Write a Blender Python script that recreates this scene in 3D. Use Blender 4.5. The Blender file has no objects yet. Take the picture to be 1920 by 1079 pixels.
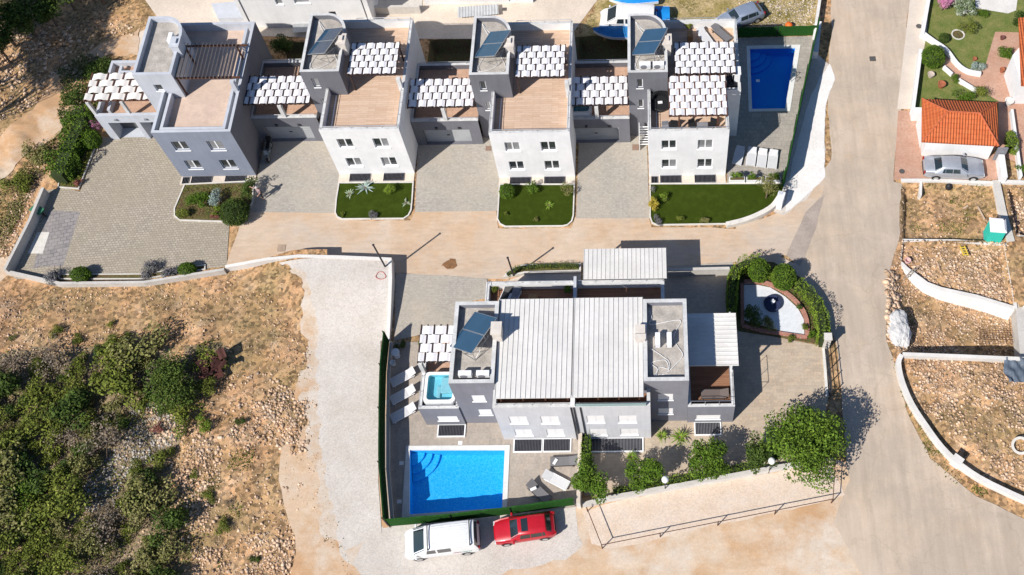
import bpy, bmesh, math, random
import numpy as np
from mathutils import Vector, Matrix, noise as mnoise
R = math.radians
random.seed(7)
scene = bpy.context.scene
COL = scene.collection

# ------------------------------------------------------------------ camera
CAM_M = ((0.9996309, 0.0156382, 0.0222135), (-0.0017426, 0.8529222, -0.5220352), (-0.0271101, 0.5218038, 0.8526346))
CAM_C = (0.0, 0.0, 73.52)
FPX, PPX, PPY = 2063.35, 1176.08, 346.19
cam_data = bpy.data.cameras.new('camera')
cam = bpy.data.objects.new('camera', cam_data)
COL.objects.link(cam)
m4 = Matrix(CAM_M).to_4x4(); m4.translation = Vector(CAM_C)
cam.matrix_world = m4
cam_data.sensor_width = 36.0
cam_data.lens = FPX / 1920 * 36.0
cam_data.shift_x = -(PPX - 960) / 1920
cam_data.shift_y = -(539.5 - PPY) / 1920
cam_data.clip_start = 1.0
cam_data.clip_end = 2000
scene.camera = cam
scene.render.resolution_x = 1024
scene.render.resolution_y = 575

# ------------------------------------------------------------------ light
SUN_DIR = Vector((-0.512, -0.508, 0.700)).normalized()      # towards the sun
elev = math.asin(SUN_DIR.z)
sun_d = bpy.data.lights.new('sun', 'SUN')
sun_d.energy = 4.4; sun_d.angle = R(0.5); sun_d.color = (1.0, 0.955, 0.89)
sun = bpy.data.objects.new('sun', sun_d); COL.objects.link(sun)
sun.rotation_euler = (-SUN_DIR).to_track_quat('-Z', 'Y').to_euler()
sun.location = (0, 0, 60)
world = bpy.data.worlds.new('World'); scene.world = world; world.use_nodes = True
nt = world.node_tree
for n in list(nt.nodes): nt.nodes.remove(n)
wo = nt.nodes.new('ShaderNodeOutputWorld'); bg = nt.nodes.new('ShaderNodeBackground'); sky = nt.nodes.new('ShaderNodeTexSky')
sky.sky_type = 'NISHITA'; sky.sun_disc = False; sky.sun_elevation = elev
sky.sun_rotation = math.atan2(SUN_DIR.x, SUN_DIR.y)
sky.air_density = 1.0; sky.dust_density = 0.4; sky.ozone_density = 6.0
bg.inputs['Strength'].default_value = 0.074
nt.links.new(sky.outputs[0], bg.inputs[0]); nt.links.new(bg.outputs[0], wo.inputs[0])
scene.view_settings.view_transform = 'Standard'
scene.view_settings.look = 'None'
scene.view_settings.exposure = 0.41
scene.view_settings.gamma = 1.0
scene.cycles.max_bounces = 6
scene.cycles.transparent_max_bounces = 12

# ------------------------------------------------------------------ pixel of the photo -> point on a level plane
def P(px, py, z=0.0):
    v = (px - PPX) / FPX, -(py - PPY) / FPX, -1.0
    d = [sum(CAM_M[i][k] * v[k] for k in range(3)) for i in range(3)]
    t = (z - CAM_C[2]) / d[2]
    return (CAM_C[0] + d[0] * t, CAM_C[1] + d[1] * t)
def PP(pts, z=0.0): return [P(x, y, z) for x, y in pts]

# ------------------------------------------------------------------ materials
MATS = {}
def mat(name, base, rough=0.8, var=0.12, scale=1.0, detail=6, bump=0.0, bscale=30.0, metal=0.0, col2=None, fac=(0.35, 0.65),
        spec=0.3, speck=0.0, sscale=8.0, island=0.0, coat=0.0, hue=0.0):
    if name in MATS: return MATS[name]
    m = bpy.data.materials.new(name); m.use_nodes = True
    t = m.node_tree; N = t.nodes; L = t.links
    b = N['Principled BSDF']
    b.inputs['Roughness'].default_value = rough
    b.inputs['Metallic'].default_value = metal
    b.inputs['Specular IOR Level'].default_value = spec
    b.inputs['Coat Weight'].default_value = coat
    geo = N.new('ShaderNodeNewGeometry')
    no = N.new('ShaderNodeTexNoise'); no.inputs['Scale'].default_value = scale; no.inputs['Detail'].default_value = detail
    no.inputs['Roughness'].default_value = 0.62
    L.new(geo.outputs['Position'], no.inputs['Vector'])
    rp = N.new('ShaderNodeValToRGB')
    c2 = col2 if col2 else tuple(min(1, c * (1 + var)) for c in base)
    c1 = base if col2 else tuple(c * (1 - var) for c in base)
    rp.color_ramp.elements[0].position = fac[0]; rp.color_ramp.elements[1].position = fac[1]
    rp.color_ramp.elements[0].color = (*c1, 1); rp.color_ramp.elements[1].color = (*c2, 1)
    L.new(no.outputs['Fac'], rp.inputs[0])
    out = rp.outputs[0]
    if speck > 0:
        n2 = N.new('ShaderNodeTexNoise'); n2.inputs['Scale'].default_value = sscale; n2.inputs['Detail'].default_value = 3
        L.new(geo.outputs['Position'], n2.inputs['Vector'])
        mr = N.new('ShaderNodeMapRange'); mr.inputs[1].default_value = 0.3; mr.inputs[2].default_value = 0.7
        mr.inputs[3].default_value = 1 - speck; mr.inputs[4].default_value = 1 + speck
        L.new(n2.outputs['Fac'], mr.inputs[0])
        out = mult(t, out, mr.outputs[0])
    if island > 0:
        mr = N.new('ShaderNodeMapRange'); mr.inputs[3].default_value = 1 - island; mr.inputs[4].default_value = 1 + island
        L.new(geo.outputs['Random Per Island'], mr.inputs[0])
        out = mult(t, out, mr.outputs[0])
    L.new(out, b.inputs['Base Color'])
    if bump > 0:
        n3 = N.new('ShaderNodeTexNoise'); n3.inputs['Scale'].default_value = bscale; n3.inputs['Detail'].default_value = 5
        L.new(geo.outputs['Position'], n3.inputs['Vector'])
        bp = N.new('ShaderNodeBump'); bp.inputs['Strength'].default_value = bump; bp.inputs['Distance'].default_value = 0.05
        L.new(n3.outputs['Fac'], bp.inputs['Height']); L.new(bp.outputs[0], b.inputs['Normal'])
    MATS[name] = m
    return m
def mult(t, col, fac):
    x = t.nodes.new('ShaderNodeVectorMath'); x.operation = 'SCALE'
    t.links.new(col, x.inputs[0]); t.links.new(fac, x.inputs['Scale'])
    return x.outputs[0]
def mixc(t, fac, a, b, blend='MIX'):
    x = t.nodes.new('ShaderNodeMix'); x.data_type = 'RGBA'; x.blend_type = blend
    if isinstance(fac, float): x.inputs[0].default_value = fac
    else: t.links.new(fac, x.inputs[0])
    for i, c in ((6, a), (7, b)):
        if isinstance(c, tuple): x.inputs[i].default_value = (*c, 1)
        else: t.links.new(c, x.inputs[i])
    return x.outputs[2]
def newmat(name, rough=0.85, spec=0.3):
    m = bpy.data.materials.new(name); m.use_nodes = True
    b = m.node_tree.nodes['Principled BSDF']; b.inputs['Roughness'].default_value = rough
    b.inputs['Specular IOR Level'].default_value = spec
    MATS[name] = m
    return m, m.node_tree, b
def noi(t, scale, detail=5, rough=0.6, vec=None):
    n = t.nodes.new('ShaderNodeTexNoise'); n.inputs['Scale'].default_value = scale; n.inputs['Detail'].default_value = detail
    n.inputs['Roughness'].default_value = rough
    if vec is None:
        g = t.nodes.new('ShaderNodeNewGeometry'); vec = g.outputs['Position']
    t.links.new(vec, n.inputs['Vector'])
    return n.outputs['Fac']
def ramp(t, fac, stops):
    r = t.nodes.new('ShaderNodeValToRGB'); cr = r.color_ramp
    while len(cr.elements) < len(stops): cr.elements.new(0.5)
    for e, (p, c) in zip(cr.elements, stops):
        e.position = p; e.color = (*c, 1) if isinstance(c, tuple) else (c, c, c, 1)
    t.links.new(fac, r.inputs[0])
    return r.outputs[0]
def mapping(t, sx=1, sy=1, rot=0.0):
    g = t.nodes.new('ShaderNodeNewGeometry'); mp = t.nodes.new('ShaderNodeMapping')
    mp.inputs['Rotation'].default_value = (0, 0, rot); mp.inputs['Scale'].default_value = (sx, sy, 1)
    t.links.new(g.outputs['Position'], mp.inputs['Vector'])
    return mp.outputs[0]
def bumpn(t, b, h, strength=0.5, dist=0.05):
    bp = t.nodes.new('ShaderNodeBump'); bp.inputs['Strength'].default_value = strength; bp.inputs['Distance'].default_value = dist
    t.links.new(h, bp.inputs['Height']); t.links.new(bp.outputs[0], b.inputs['Normal'])

def brick_mat(name, c1, c2, mortar, bw, bh, rot=0.0, msize=0.015, dirt=None, offs=0.5, dirtfac=0.5, vscale=0.25):
    m, t, b = newmat(name, 0.9, 0.2)
    v = mapping(t, rot=rot)
    br = t.nodes.new('ShaderNodeTexBrick'); br.inputs['Scale'].default_value = 1.0
    br.inputs['Brick Width'].default_value = bw; br.inputs['Row Height'].default_value = bh
    br.inputs['Mortar Size'].default_value = msize; br.inputs['Mortar Smooth'].default_value = 0.3
    br.inputs['Bias'].default_value = 0.0; br.offset = offs
    br.inputs['Color1'].default_value = (*c1, 1); br.inputs['Color2'].default_value = (*c2, 1); br.inputs['Mortar'].default_value = (*mortar, 1)
    t.links.new(v, br.inputs['Vector'])
    out = br.outputs['Color']
    if dirt:
        f = ramp(t, noi(t, vscale, 7, 0.65), [(0.4, 0.0), (0.68, dirtfac)])
        out = mixc(t, f, out, dirt)
    f2 = ramp(t, noi(t, 6, 4, 0.7), [(0.3, 0.86), (0.7, 1.12)])
    out = mixc(t, 1.0, out, f2, 'MULTIPLY')
    t.links.new(out, b.inputs['Base Color'])
    bumpn(t, b, br.outputs['Fac'], -0.25, 0.02)
    return m

def ground_mat(name, stops, scale=0.25, pebble=0.5, pscale=7.0, tint=None, tintfac=0.6, tintscale=0.12, bump=0.6, rot=0.0, stretch=1.0, pcol=(1.25, 1.2, 1.15), fine=0.15):
    m, t, b = newmat(name, 0.95, 0.15)
    v = mapping(t, 1, stretch, rot)
    base = ramp(t, noi(t, scale, 9, 0.68, v), stops)
    if tint:
        base = mixc(t, ramp(t, noi(t, tintscale, 8, 0.7), [(0.42, 0.0), (0.62, tintfac)]), base, tint)
    if pebble > 0:
        vo = t.nodes.new('ShaderNodeTexVoronoi'); vo.inputs['Scale'].default_value = pscale; vo.feature = 'F1'
        vo.inputs['Randomness'].default_value = 1.0
        g = t.nodes.new('ShaderNodeNewGeometry'); t.links.new(g.outputs['Position'], vo.inputs['Vector'])
        sc = t.nodes.new('ShaderNodeSeparateColor'); t.links.new(vo.outputs['Color'], sc.inputs[0])
        k = ramp(t, sc.outputs[0], [(0.0, tuple(1 - pebble * 0.75 for _ in range(3))), (0.55, (1.0, 1.0, 1.0)), (1.0, tuple(1 + (c - 1) * pebble * 2 for c in pcol))])
        base = mixc(t, 1.0, base, k, 'MULTIPLY')
        bumpn(t, b, vo.outputs['Distance'], -bump * 0.8, 0.08)
    f2 = ramp(t, noi(t, 14, 5, 0.75), [(0.3, 1 - fine), (0.7, 1 + fine)])
    base = mixc(t, 1.0, base, f2, 'MULTIPLY')
    t.links.new(base, b.inputs['Base Color'])
    return m

# plaster, paint, metal
white = mat('white_render', (0.78, 0.775, 0.77), 0.85, 0.05, 0.8, bump=0.05, bscale=20)
offwhite = mat('villa_render', (0.60, 0.60, 0.62), 0.85, 0.03, 0.5, bump=0.05, bscale=20)
greyblue = mat('grey_blue_render', (0.245, 0.27, 0.335), 0.85, 0.04, 0.5, bump=0.05, bscale=20)
paleblue = mat('pale_blue_render', (0.52, 0.54, 0.585), 0.85, 0.04, 0.5, bump=0.05, bscale=20)
darkgrey = mat('dark_grey_render', (0.165, 0.165, 0.185), 0.85, 0.05, 0.5, bump=0.05, bscale=20)
midgrey = mat('mid_grey_render', (0.235, 0.235, 0.265), 0.85, 0.05, 0.5, bump=0.05, bscale=20)
parap = mat('parapet_top', (0.60, 0.595, 0.585), 0.85, 0.12, 1.5, speck=0.08)
screed = mat('roof_screed', (0.40, 0.365, 0.325), 0.92, 0.2, 1.3, speck=0.15, sscale=9)
chim_m = mat('chimney_render', (0.62, 0.56, 0.50), 0.9, 0.1, 2)
wmetal = mat('white_sheet_metal', (0.66, 0.64, 0.61), 0.45, 0.07, 0.55, spec=0.5, speck=0.04, sscale=5)
seam_m = mat('sheet_metal_seam', (0.42, 0.41, 0.40), 0.5, 0.05, 2)
wpaint = mat('white_paint', (0.78, 0.78, 0.78), 0.5, 0.03, 2)
kerbm = mat('white_kerb', (0.62, 0.585, 0.53), 0.85, 0.08, 1.5, speck=0.08)
concrete = mat('pale_concrete', (0.52, 0.49, 0.45), 0.9, 0.1, 0.8, speck=0.08, bump=0.1)
wconc = mat('white_concrete', (0.66, 0.63, 0.59), 0.9, 0.08, 0.7, speck=0.06)
def streaks(m, amt=.08):
    t = m.node_tree; b = t.nodes['Principled BSDF']; lk = b.inputs['Base Color'].links[0]; src = lk.from_socket
    g = t.nodes.new('ShaderNodeNewGeometry'); mp = t.nodes.new('ShaderNodeMapping'); mp.inputs['Scale'].default_value = (2.2, 2.2, .16); t.links.new(g.outputs['Position'], mp.inputs['Vector'])
    c = mixc(t, 1.0, src, ramp(t, noi(t, 1.0, 6, .75, mp.outputs[0]), [(.38, 1 - amt), (.6, 1.0)]), 'MULTIPLY')
    c = mixc(t, 1.0, c, ramp(t, noi(t, .7, 8, .8), [(.35, 1 - amt), (.6, 1.0)]), 'MULTIPLY'); t.links.new(c, b.inputs['Base Color'])
for m_ in (white, offwhite, greyblue, paleblue, darkgrey, midgrey, parap): streaks(m_, .05 if m_ is white else .09)
curtain = mat('curtained_glass', (0.22, 0.22, 0.23), 0.15, 0.2, 1, spec=0.6)
darkpaint = mat('dark_metal', (0.035, 0.035, 0.04), 0.5, 0.1, 3)
steel = mat('steel', (0.55, 0.56, 0.58), 0.35, 0.05, 3, metal=0.8)
brownm = mat('brown_beam', (0.10, 0.045, 0.028), 0.7, 0.2, 4)
dkbrown = mat('dark_brown_beam', (0.045, 0.028, 0.024), 0.6, 0.2, 4)
cloth = mat('white_awning_cloth', (0.78, 0.76, 0.77), 0.9, 0.03, 2)
creamcloth = mat('cream_awning_cloth', (0.78, 0.74, 0.69), 0.9, 0.03, 2)
glass = mat('dark_window_glass', (0.03, 0.035, 0.04), 0.12, 0.2, 1, spec=0.6)
shutter = mat('closed_white_shutter', (0.82, 0.80, 0.79), 0.6, 0.02, 3)
garage_door = mat('grey_garage_door', (0.36, 0.37, 0.38), 0.6, 0.06, 1)
darkdoor = mat('dark_garage_door', (0.10, 0.10, 0.10), 0.6, 0.1, 2)
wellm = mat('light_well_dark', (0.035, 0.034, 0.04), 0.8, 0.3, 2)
grille = mat('galvanised_grille', (0.11, 0.11, 0.13), 0.5, 0.1, 3)
rubber = mat('black_rubber', (0.02, 0.02, 0.02), 0.8, 0.1, 3)
black = mat('black_plastic', (0.018, 0.018, 0.02), 0.5, 0.1, 3)
greyp = mat('grey_plastic', (0.22, 0.22, 0.24), 0.6, 0.1, 3)
solar = mat('solar_collector', (0.025, 0.07, 0.13), 0.18, 0.1, 1, spec=0.8, coat=0.6)
alu = mat('aluminium', (0.6, 0.6, 0.6), 0.4, 0.05, 3, metal=0.7)
terra = mat('pot_terracotta', (0.35, 0.12, 0.06), 0.8, 0.15, 5)
loungew = mat('white_sling', (0.58, 0.575, 0.58), 0.7, 0.04, 3)
loungeg = mat('grey_sling', (0.16, 0.155, 0.16), 0.7, 0.05, 3)
rust = mat('rusty_metal', (0.055, 0.022, 0.018), 0.8, 0.5, 3, col2=(0.10, 0.035, 0.026))
wood = mat('timber', (0.45, 0.22, 0.09), 0.7, 0.1, 6)
bark = mat('bark', (0.14, 0.10, 0.07), 0.9, 0.25, 8)
skin = mat('skin', (0.45, 0.27, 0.19), 0.6, 0.05, 3)

def plank_mat(name, c1, c2, rowh=0.16, width=1.2, gap=(0.1, 0.06, 0.04)):
    m, t, b = newmat(name, 0.7, 0.25)
    v = mapping(t)
    br = t.nodes.new('ShaderNodeTexBrick'); br.inputs['Scale'].default_value = 1.0
    br.inputs['Brick Width'].default_value = width; br.inputs['Row Height'].default_value = rowh
    br.inputs['Mortar Size'].default_value = 0.006; br.inputs['Color1'].default_value = (*c1, 1); br.inputs['Color2'].default_value = (*c2, 1)
    br.inputs['Mortar'].default_value = (*gap, 1); br.offset = 0.37
    t.links.new(v, br.inputs['Vector'])
    v2 = mapping(t, 0.8, 7)
    f = ramp(t, noi(t, 2.2, 6, 0.7, v2), [(0.32, 0.85), (0.68, 1.1)])
    t.links.new(mixc(t, 1.0, br.outputs['Color'], f, 'MULTIPLY'), b.inputs['Base Color'])
    return m
deck = plank_mat('terrace_planks', (0.62, 0.455, 0.34), (0.54, 0.375, 0.265), 0.2, 1.4, (0.3, 0.2, 0.14))
deckdk = plank_mat('brown_deck_planks', (0.30, 0.155, 0.09), (0.24, 0.115, 0.065), 0.14, 2.0)
pinkfloor = mat('pink_terrace_screed', (0.56, 0.425, 0.34), 0.9, 0.09, 1.2, speck=0.07)
pinktile = brick_mat('pink_terrace_tile', (0.53, 0.34, 0.24), (0.47, 0.30, 0.21), (0.40, 0.27, 0.2), 0.4, 0.4, offs=0)

# ------------------------------------------------------------------ mesh builder
class MB:
    def __init__(s): s.v = []; s.f = []; s.m = []
    def add(s, vs, fs, m=0):
        o = len(s.v); s.v += [tuple(v) for v in vs]
        for f in fs: s.f.append([o + i for i in f]); s.m.append(m)
        return s
    def box(s, x0, y0, z0, x1, y1, z1, m=0):
        return s.add([(x0,y0,z0),(x1,y0,z0),(x1,y1,z0),(x0,y1,z0),(x0,y0,z1),(x1,y0,z1),(x1,y1,z1),(x0,y1,z1)],
              [(3,2,1,0),(4,5,6,7),(0,1,5,4),(1,2,6,5),(2,3,7,6),(3,0,4,7)], m)
    def obox(s, cx, cy, z0, lx, ly, h, rot=0.0, m=0, taper=1.0):
        c, n = math.cos(rot), math.sin(rot); vs = []
        for z, k in ((z0, 1.0), (z0 + h, taper)):
            for a, b in ((-1,-1),(1,-1),(1,1),(-1,1)):
                x, y = a * lx / 2 * k, b * ly / 2 * k
                vs.append((cx + x * c - y * n, cy + x * n + y * c, z))
        return s.add(vs, [(3,2,1,0),(4,5,6,7),(0,1,5,4),(1,2,6,5),(2,3,7,6),(3,0,4,7)], m)
    def prism(s, poly, z0, z1, m=0, mt=None, bottom=True):
        n = len(poly); vs = [(p[0], p[1], z0) for p in poly] + [(p[0], p[1], z1) for p in poly]
        s.add(vs, [(i, (i + 1) % n, n + (i + 1) % n, n + i) for i in range(n)], m)
        s.add(vs[n:], [tuple(range(n))], m if mt is None else mt)
        if bottom: s.add(vs[:n], [tuple(reversed(range(n)))], m)
        return s
    def ring(s, outer, inner, z0, zf, z1, m=0, mt=1, mi=None, skip=(), em={}):
        n = len(outer); mi = m if mi is None else mi
        for i in range(n):
            j = (i + 1) % n; a, b = outer[i], outer[j]; c, d = inner[i], inner[j]
            if i not in skip: s.add([(*a, z0), (*b, z0), (*b, z1), (*a, z1)], [(0,1,2,3)], em.get(i, m))
            s.add([(*a, z1), (*b, z1), (*d, z1), (*c, z1)], [(0,1,2,3)], mt)
            s.add([(*d, zf), (*c, zf), (*c, z1), (*d, z1)], [(0,1,2,3)], mi)
        return s
    def cyl(s, a, b, r, n=8, r2=None, m=0, caps=True):
        a = Vector(a); b = Vector(b); r2 = r if r2 is None else r2
        d = (b - a).normalized() if (b - a).length > 1e-6 else Vector((0,0,1))
        u = d.orthogonal().normalized(); w = d.cross(u); vs = []
        for c, rr in ((a, r), (b, r2)):
            for i in range(n):
                t = 2 * math.pi * i / n
                vs.append(tuple(c + (u * math.cos(t) + w * math.sin(t)) * rr))
        s.add(vs, [(i, (i + 1) % n, n + (i + 1) % n, n + i) for i in range(n)], m)
        if caps: s.add(vs, [tuple(reversed(range(n))), tuple(range(n, 2 * n))], m)
        return s
    def tube(s, pts, r, n=6, m=0):
        for a, b in zip(pts[:-1], pts[1:]): s.cyl(a, b, r, n, m=m)
        return s
    def lathe(s, prof, n=16, c=(0, 0), m=0):
        o = []
        for r, z in prof: o += [(c[0] + r * math.cos(2 * math.pi * i / n), c[1] + r * math.sin(2 * math.pi * i / n), z) for i in range(n)]
        fs = []
        for k in range(len(prof) - 1):
            fs += [(k * n + i, k * n + (i + 1) % n, (k + 1) * n + (i + 1) % n, (k + 1) * n + i) for i in range(n)]
        s.add(o, fs + [tuple(range((len(prof) - 1) * n, len(prof) * n))], m)
        return s
    def loft(s, secs, m=0, closed=True, caps=True):
        n = len(secs[0]); vs = [p for q in secs for p in q]; fs = []
        for k in range(len(secs) - 1):
            for i in range(n if closed else n - 1):
                fs.append((k * n + i, k * n + (i + 1) % n, (k + 1) * n + (i + 1) % n, (k + 1) * n + i))
        if caps: fs += [tuple(reversed(range(n))), tuple(range((len(secs) - 1) * n, len(secs) * n))]
        return s.add(vs, fs, m)
    def wallpath(s, pts, th, z0, z1, m=0, mt=None, closed=False):
        """a wall of thickness th along a line; z0 and z1 numbers or lists"""
        n = len(pts); L = []; Rr = []
        for i in range(n):
            p = Vector(pts[i]); a = Vector(pts[i - 1]) if (i > 0 or closed) else None; b = Vector(pts[(i + 1) % n]) if (i < n - 1 or closed) else None
            d1 = (p - a).normalized() if a is not None else (b - p).normalized(); d2 = (b - p).normalized() if b is not None else d1
            nn = Vector((-(d1.y + d2.y), d1.x + d2.x)); nn.normalize()
            k = 1 / max(0.4, nn.dot(Vector((-d1.y, d1.x))))
            L.append(p + nn * th / 2 * k); Rr.append(p - nn * th / 2 * k)
        Z0 = z0 if isinstance(z0, (list, tuple)) else [z0] * n; Z1 = z1 if isinstance(z1, (list, tuple)) else [z1] * n
        mt = m if mt is None else mt
        for i in range(n if closed else n - 1):
            j = (i + 1) % n
            s.add([(*L[i], Z0[i]), (*L[j], Z0[j]), (*L[j], Z1[j]), (*L[i], Z1[i])], [(3,2,1,0)], m)
            s.add([(*Rr[i], Z0[i]), (*Rr[j], Z0[j]), (*Rr[j], Z1[j]), (*Rr[i], Z1[i])], [(0,1,2,3)], m)
            s.add([(*L[i], Z1[i]), (*L[j], Z1[j]), (*Rr[j], Z1[j]), (*Rr[i], Z1[i])], [(3,2,1,0)], mt)
        if not closed:
            s.add([(*L[0], Z0[0]), (*Rr[0], Z0[0]), (*Rr[0], Z1[0]), (*L[0], Z1[0])], [(0,1,2,3)], m)
            s.add([(*L[-1], Z0[-1]), (*Rr[-1], Z0[-1]), (*Rr[-1], Z1[-1]), (*L[-1], Z1[-1])], [(3,2,1,0)], m)
        return s
    def build(s, name, mats, parent=None, smooth=False, loc=None, bevel=0.0):
        if not isinstance(mats, (list, tuple)): mats = [mats]
        vs = np.array(s.v, dtype=np.float64)
        if parent is None and loc is None:
            c = (vs.min(0) + vs.max(0)) / 2; c[2] = vs[:, 2].min(); loc = tuple(c); vs = vs - c
        me = bpy.data.meshes.new(name); me.from_pydata([tuple(v) for v in vs], [], s.f)
        for m in mats: me.materials.append(m)
        me.polygons.foreach_set('material_index', s.m)
        if smooth: me.polygons.foreach_set('use_smooth', [True] * len(s.f))
        me.update()
        o = bpy.data.objects.new(name, me); COL.objects.link(o)
        if parent is not None: o.parent = parent
        if loc is not None: o.location = loc
        if bevel > 0:
            bv = o.modifiers.new('bevel', 'BEVEL'); bv.width = bevel; bv.segments = 2; bv.limit_method = 'ANGLE'
        return o

def tag(o, label=None, cat=None, group=None, kind=None):
    if label: o['label'] = label
    if cat: o['category'] = cat
    if group: o['group'] = group
    if kind: o['kind'] = kind
    return o
def thing(name, label, cat, loc=(0, 0, 0), rot=0.0, group=None):
    o = bpy.data.objects.new(name, None); COL.objects.link(o); o.empty_display_size = 0.3
    o.location = loc; o.rotation_euler = (0, 0, rot)
    return tag(o, label, cat, group)
def children_of(o): return [c for c in COL.objects if c.parent == o]
def dup(o, loc=None, rot=None, label=None, parent=None):
    c = o.copy(); COL.objects.link(c)
    if parent is not None: c.parent = parent
    if loc is not None: c.location = loc
    if rot is not None: c.rotation_euler = (0, 0, rot)
    if label: c['label'] = label
    for ch in KIDS.get(o.name, []): dup(ch, parent=c)
    return c
KIDS = {}
def index_kids(o):
    KIDS[o.name] = children_of(o)
    for k in KIDS[o.name]: index_kids(k)

def np_mesh(name, verts, faces, mats, matidx=None, parent=None, smooth=False, loc=None):
    """verts (N,3), faces (M,k) arrays"""
    verts = np.asarray(verts, dtype=np.float32); faces = np.asarray(faces, dtype=np.int32)
    me = bpy.data.meshes.new(name); k = faces.shape[1]; M = len(faces)
    if parent is None and loc is None:
        c = (verts.min(0) + verts.max(0)) / 2; c[2] = verts[:, 2].min(); verts = verts - c; loc = tuple(float(x) for x in c)
    me.vertices.add(len(verts)); me.vertices.foreach_set('co', verts.ravel())
    me.loops.add(M * k); me.loops.foreach_set('vertex_index', faces.ravel())
    me.polygons.add(M); me.polygons.foreach_set('loop_start', np.arange(0, M * k, k, dtype=np.int32))
    me.polygons.foreach_set('loop_total', np.full(M, k, dtype=np.int32))
    if not isinstance(mats, (list, tuple)): mats = [mats]
    for m in mats: me.materials.append(m)
    if matidx is not None: me.polygons.foreach_set('material_index', np.asarray(matidx, dtype=np.int32))
    if smooth: me.polygons.foreach_set('use_smooth', np.ones(M, dtype=bool))
    me.update(calc_edges=True); me.validate()
    o = bpy.data.objects.new(name, me); COL.objects.link(o)
    if parent is not None: o.parent = parent
    if loc is not None: o.location = loc
    return o

def inpoly(x, y, poly):
    x = np.asarray(x); y = np.asarray(y); r = np.zeros(x.shape, bool); n = len(poly)
    for i in range(n):
        x1, y1 = poly[i]; x2, y2 = poly[i - 1]
        c = ((y1 > y) != (y2 > y)) & (x < (x2 - x1) * (y - y1) / (y2 - y1 + 1e-12) + x1)
        r ^= c
    return r
def pdist(x, y, poly, closed=True):
    d = np.full(np.shape(x), 1e9); n = len(poly)
    for i in range(n if closed else n - 1):
        ax, ay = poly[i]; bx, by = poly[(i + 1) % n]
        dx, dy = bx - ax, by - ay; t = np.clip(((x - ax) * dx + (y - ay) * dy) / (dx * dx + dy * dy + 1e-12), 0, 1)
        d = np.minimum(d, np.hypot(x - ax - t * dx, y - ay - t * dy))
    return d
def sstep(a, b, x):
    t = np.clip((x - a) / (b - a), 0, 1); return t * t * (3 - 2 * t)
def ragged(poly, amp=0.15, step=0.5, seed=1, opened=False):
    rng = random.Random(seed); out = []; n = len(poly)
    for i in range(n - 1 if opened else n):
        a = Vector(poly[i]); b = Vector(poly[(i + 1) % n]); L = (b - a).length; k = max(1, int(L / step)); nn = Vector((-(b - a).y, (b - a).x)).normalized()
        for j in range(k):
            p = a + (b - a) * j / k
            w = mnoise.noise(Vector((p.x * 0.35, p.y * 0.35, seed))) * 1.6 + mnoise.noise(Vector((p.x * 1.3, p.y * 1.3, seed + 5))) * 0.8
            q = p + nn * amp * w + Vector((rng.uniform(-.2, .2), rng.uniform(-.2, .2))) * amp
            out.append((q.x, q.y))
    return out
def sheet_hole(name, outer, hole, z, m):
    bm = bmesh.new(); E = []
    for loop in (outer, hole):
        vs = [bm.verts.new((p[0], p[1], z)) for p in loop]; E += [bm.edges.new((vs[i], vs[(i + 1) % len(vs)])) for i in range(len(vs))]
    bmesh.ops.triangle_fill(bm, use_beauty=True, edges=E)
    bad = [f for f in bm.faces if bool(inpoly(np.array([f.calc_center_median().x]), np.array([f.calc_center_median().y]), hole)[0])]
    bmesh.ops.delete(bm, geom=bad, context='FACES')
    for f in bm.faces:
        f.normal_update()
        if f.normal.z < 0: f.normal_flip()
    me = bpy.data.meshes.new(name); bm.to_mesh(me); bm.free(); me.materials.append(m)
    o = bpy.data.objects.new(name, me); COL.objects.link(o); return tag(o, kind='structure')
def smoothpts(pts, k=4, closed=False):
    """Catmull-Rom"""
    n = len(pts); out = []
    for i in range(n if closed else n - 1):
        g = (lambda j: Vector(pts[j % n])) if closed else (lambda j: Vector(pts[min(max(j, 0), n - 1)]))
        p0, p1, p2, p3 = g(i - 1), g(i), g(i + 1), g(i + 2)
        for j in range(k):
            t = j / k
            q = 0.5 * ((2 * p1) + (p2 - p0) * t + (2 * p0 - 5 * p1 + 4 * p2 - p3) * t * t + (3 * p1 - p0 - 3 * p2 + p3) * t ** 3)
            out.append(tuple(q))
    if not closed: out.append(tuple(pts[-1]))
    return out
def sheet(name, poly, z, m, thick=0.0, kind='structure'):
    """a flat ground surface"""
    bm = bmesh.new()
    f = bm.faces.new([bm.verts.new((p[0], p[1], z)) for p in poly])
    f.normal_update()
    if f.normal.z < 0: f.normal_flip()
    if thick:
        r = bmesh.ops.extrude_face_region(bm, geom=[f])
        for v in [g for g in r['geom'] if isinstance(g, bmesh.types.BMVert)]: v.co.z -= thick
        bmesh.ops.recalc_face_normals(bm, faces=bm.faces[:])
    me = bpy.data.meshes.new(name); bm.to_mesh(me); bm.free(); me.materials.append(m)
    o = bpy.data.objects.new(name, me); COL.objects.link(o)
    return tag(o, kind=kind)
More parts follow.
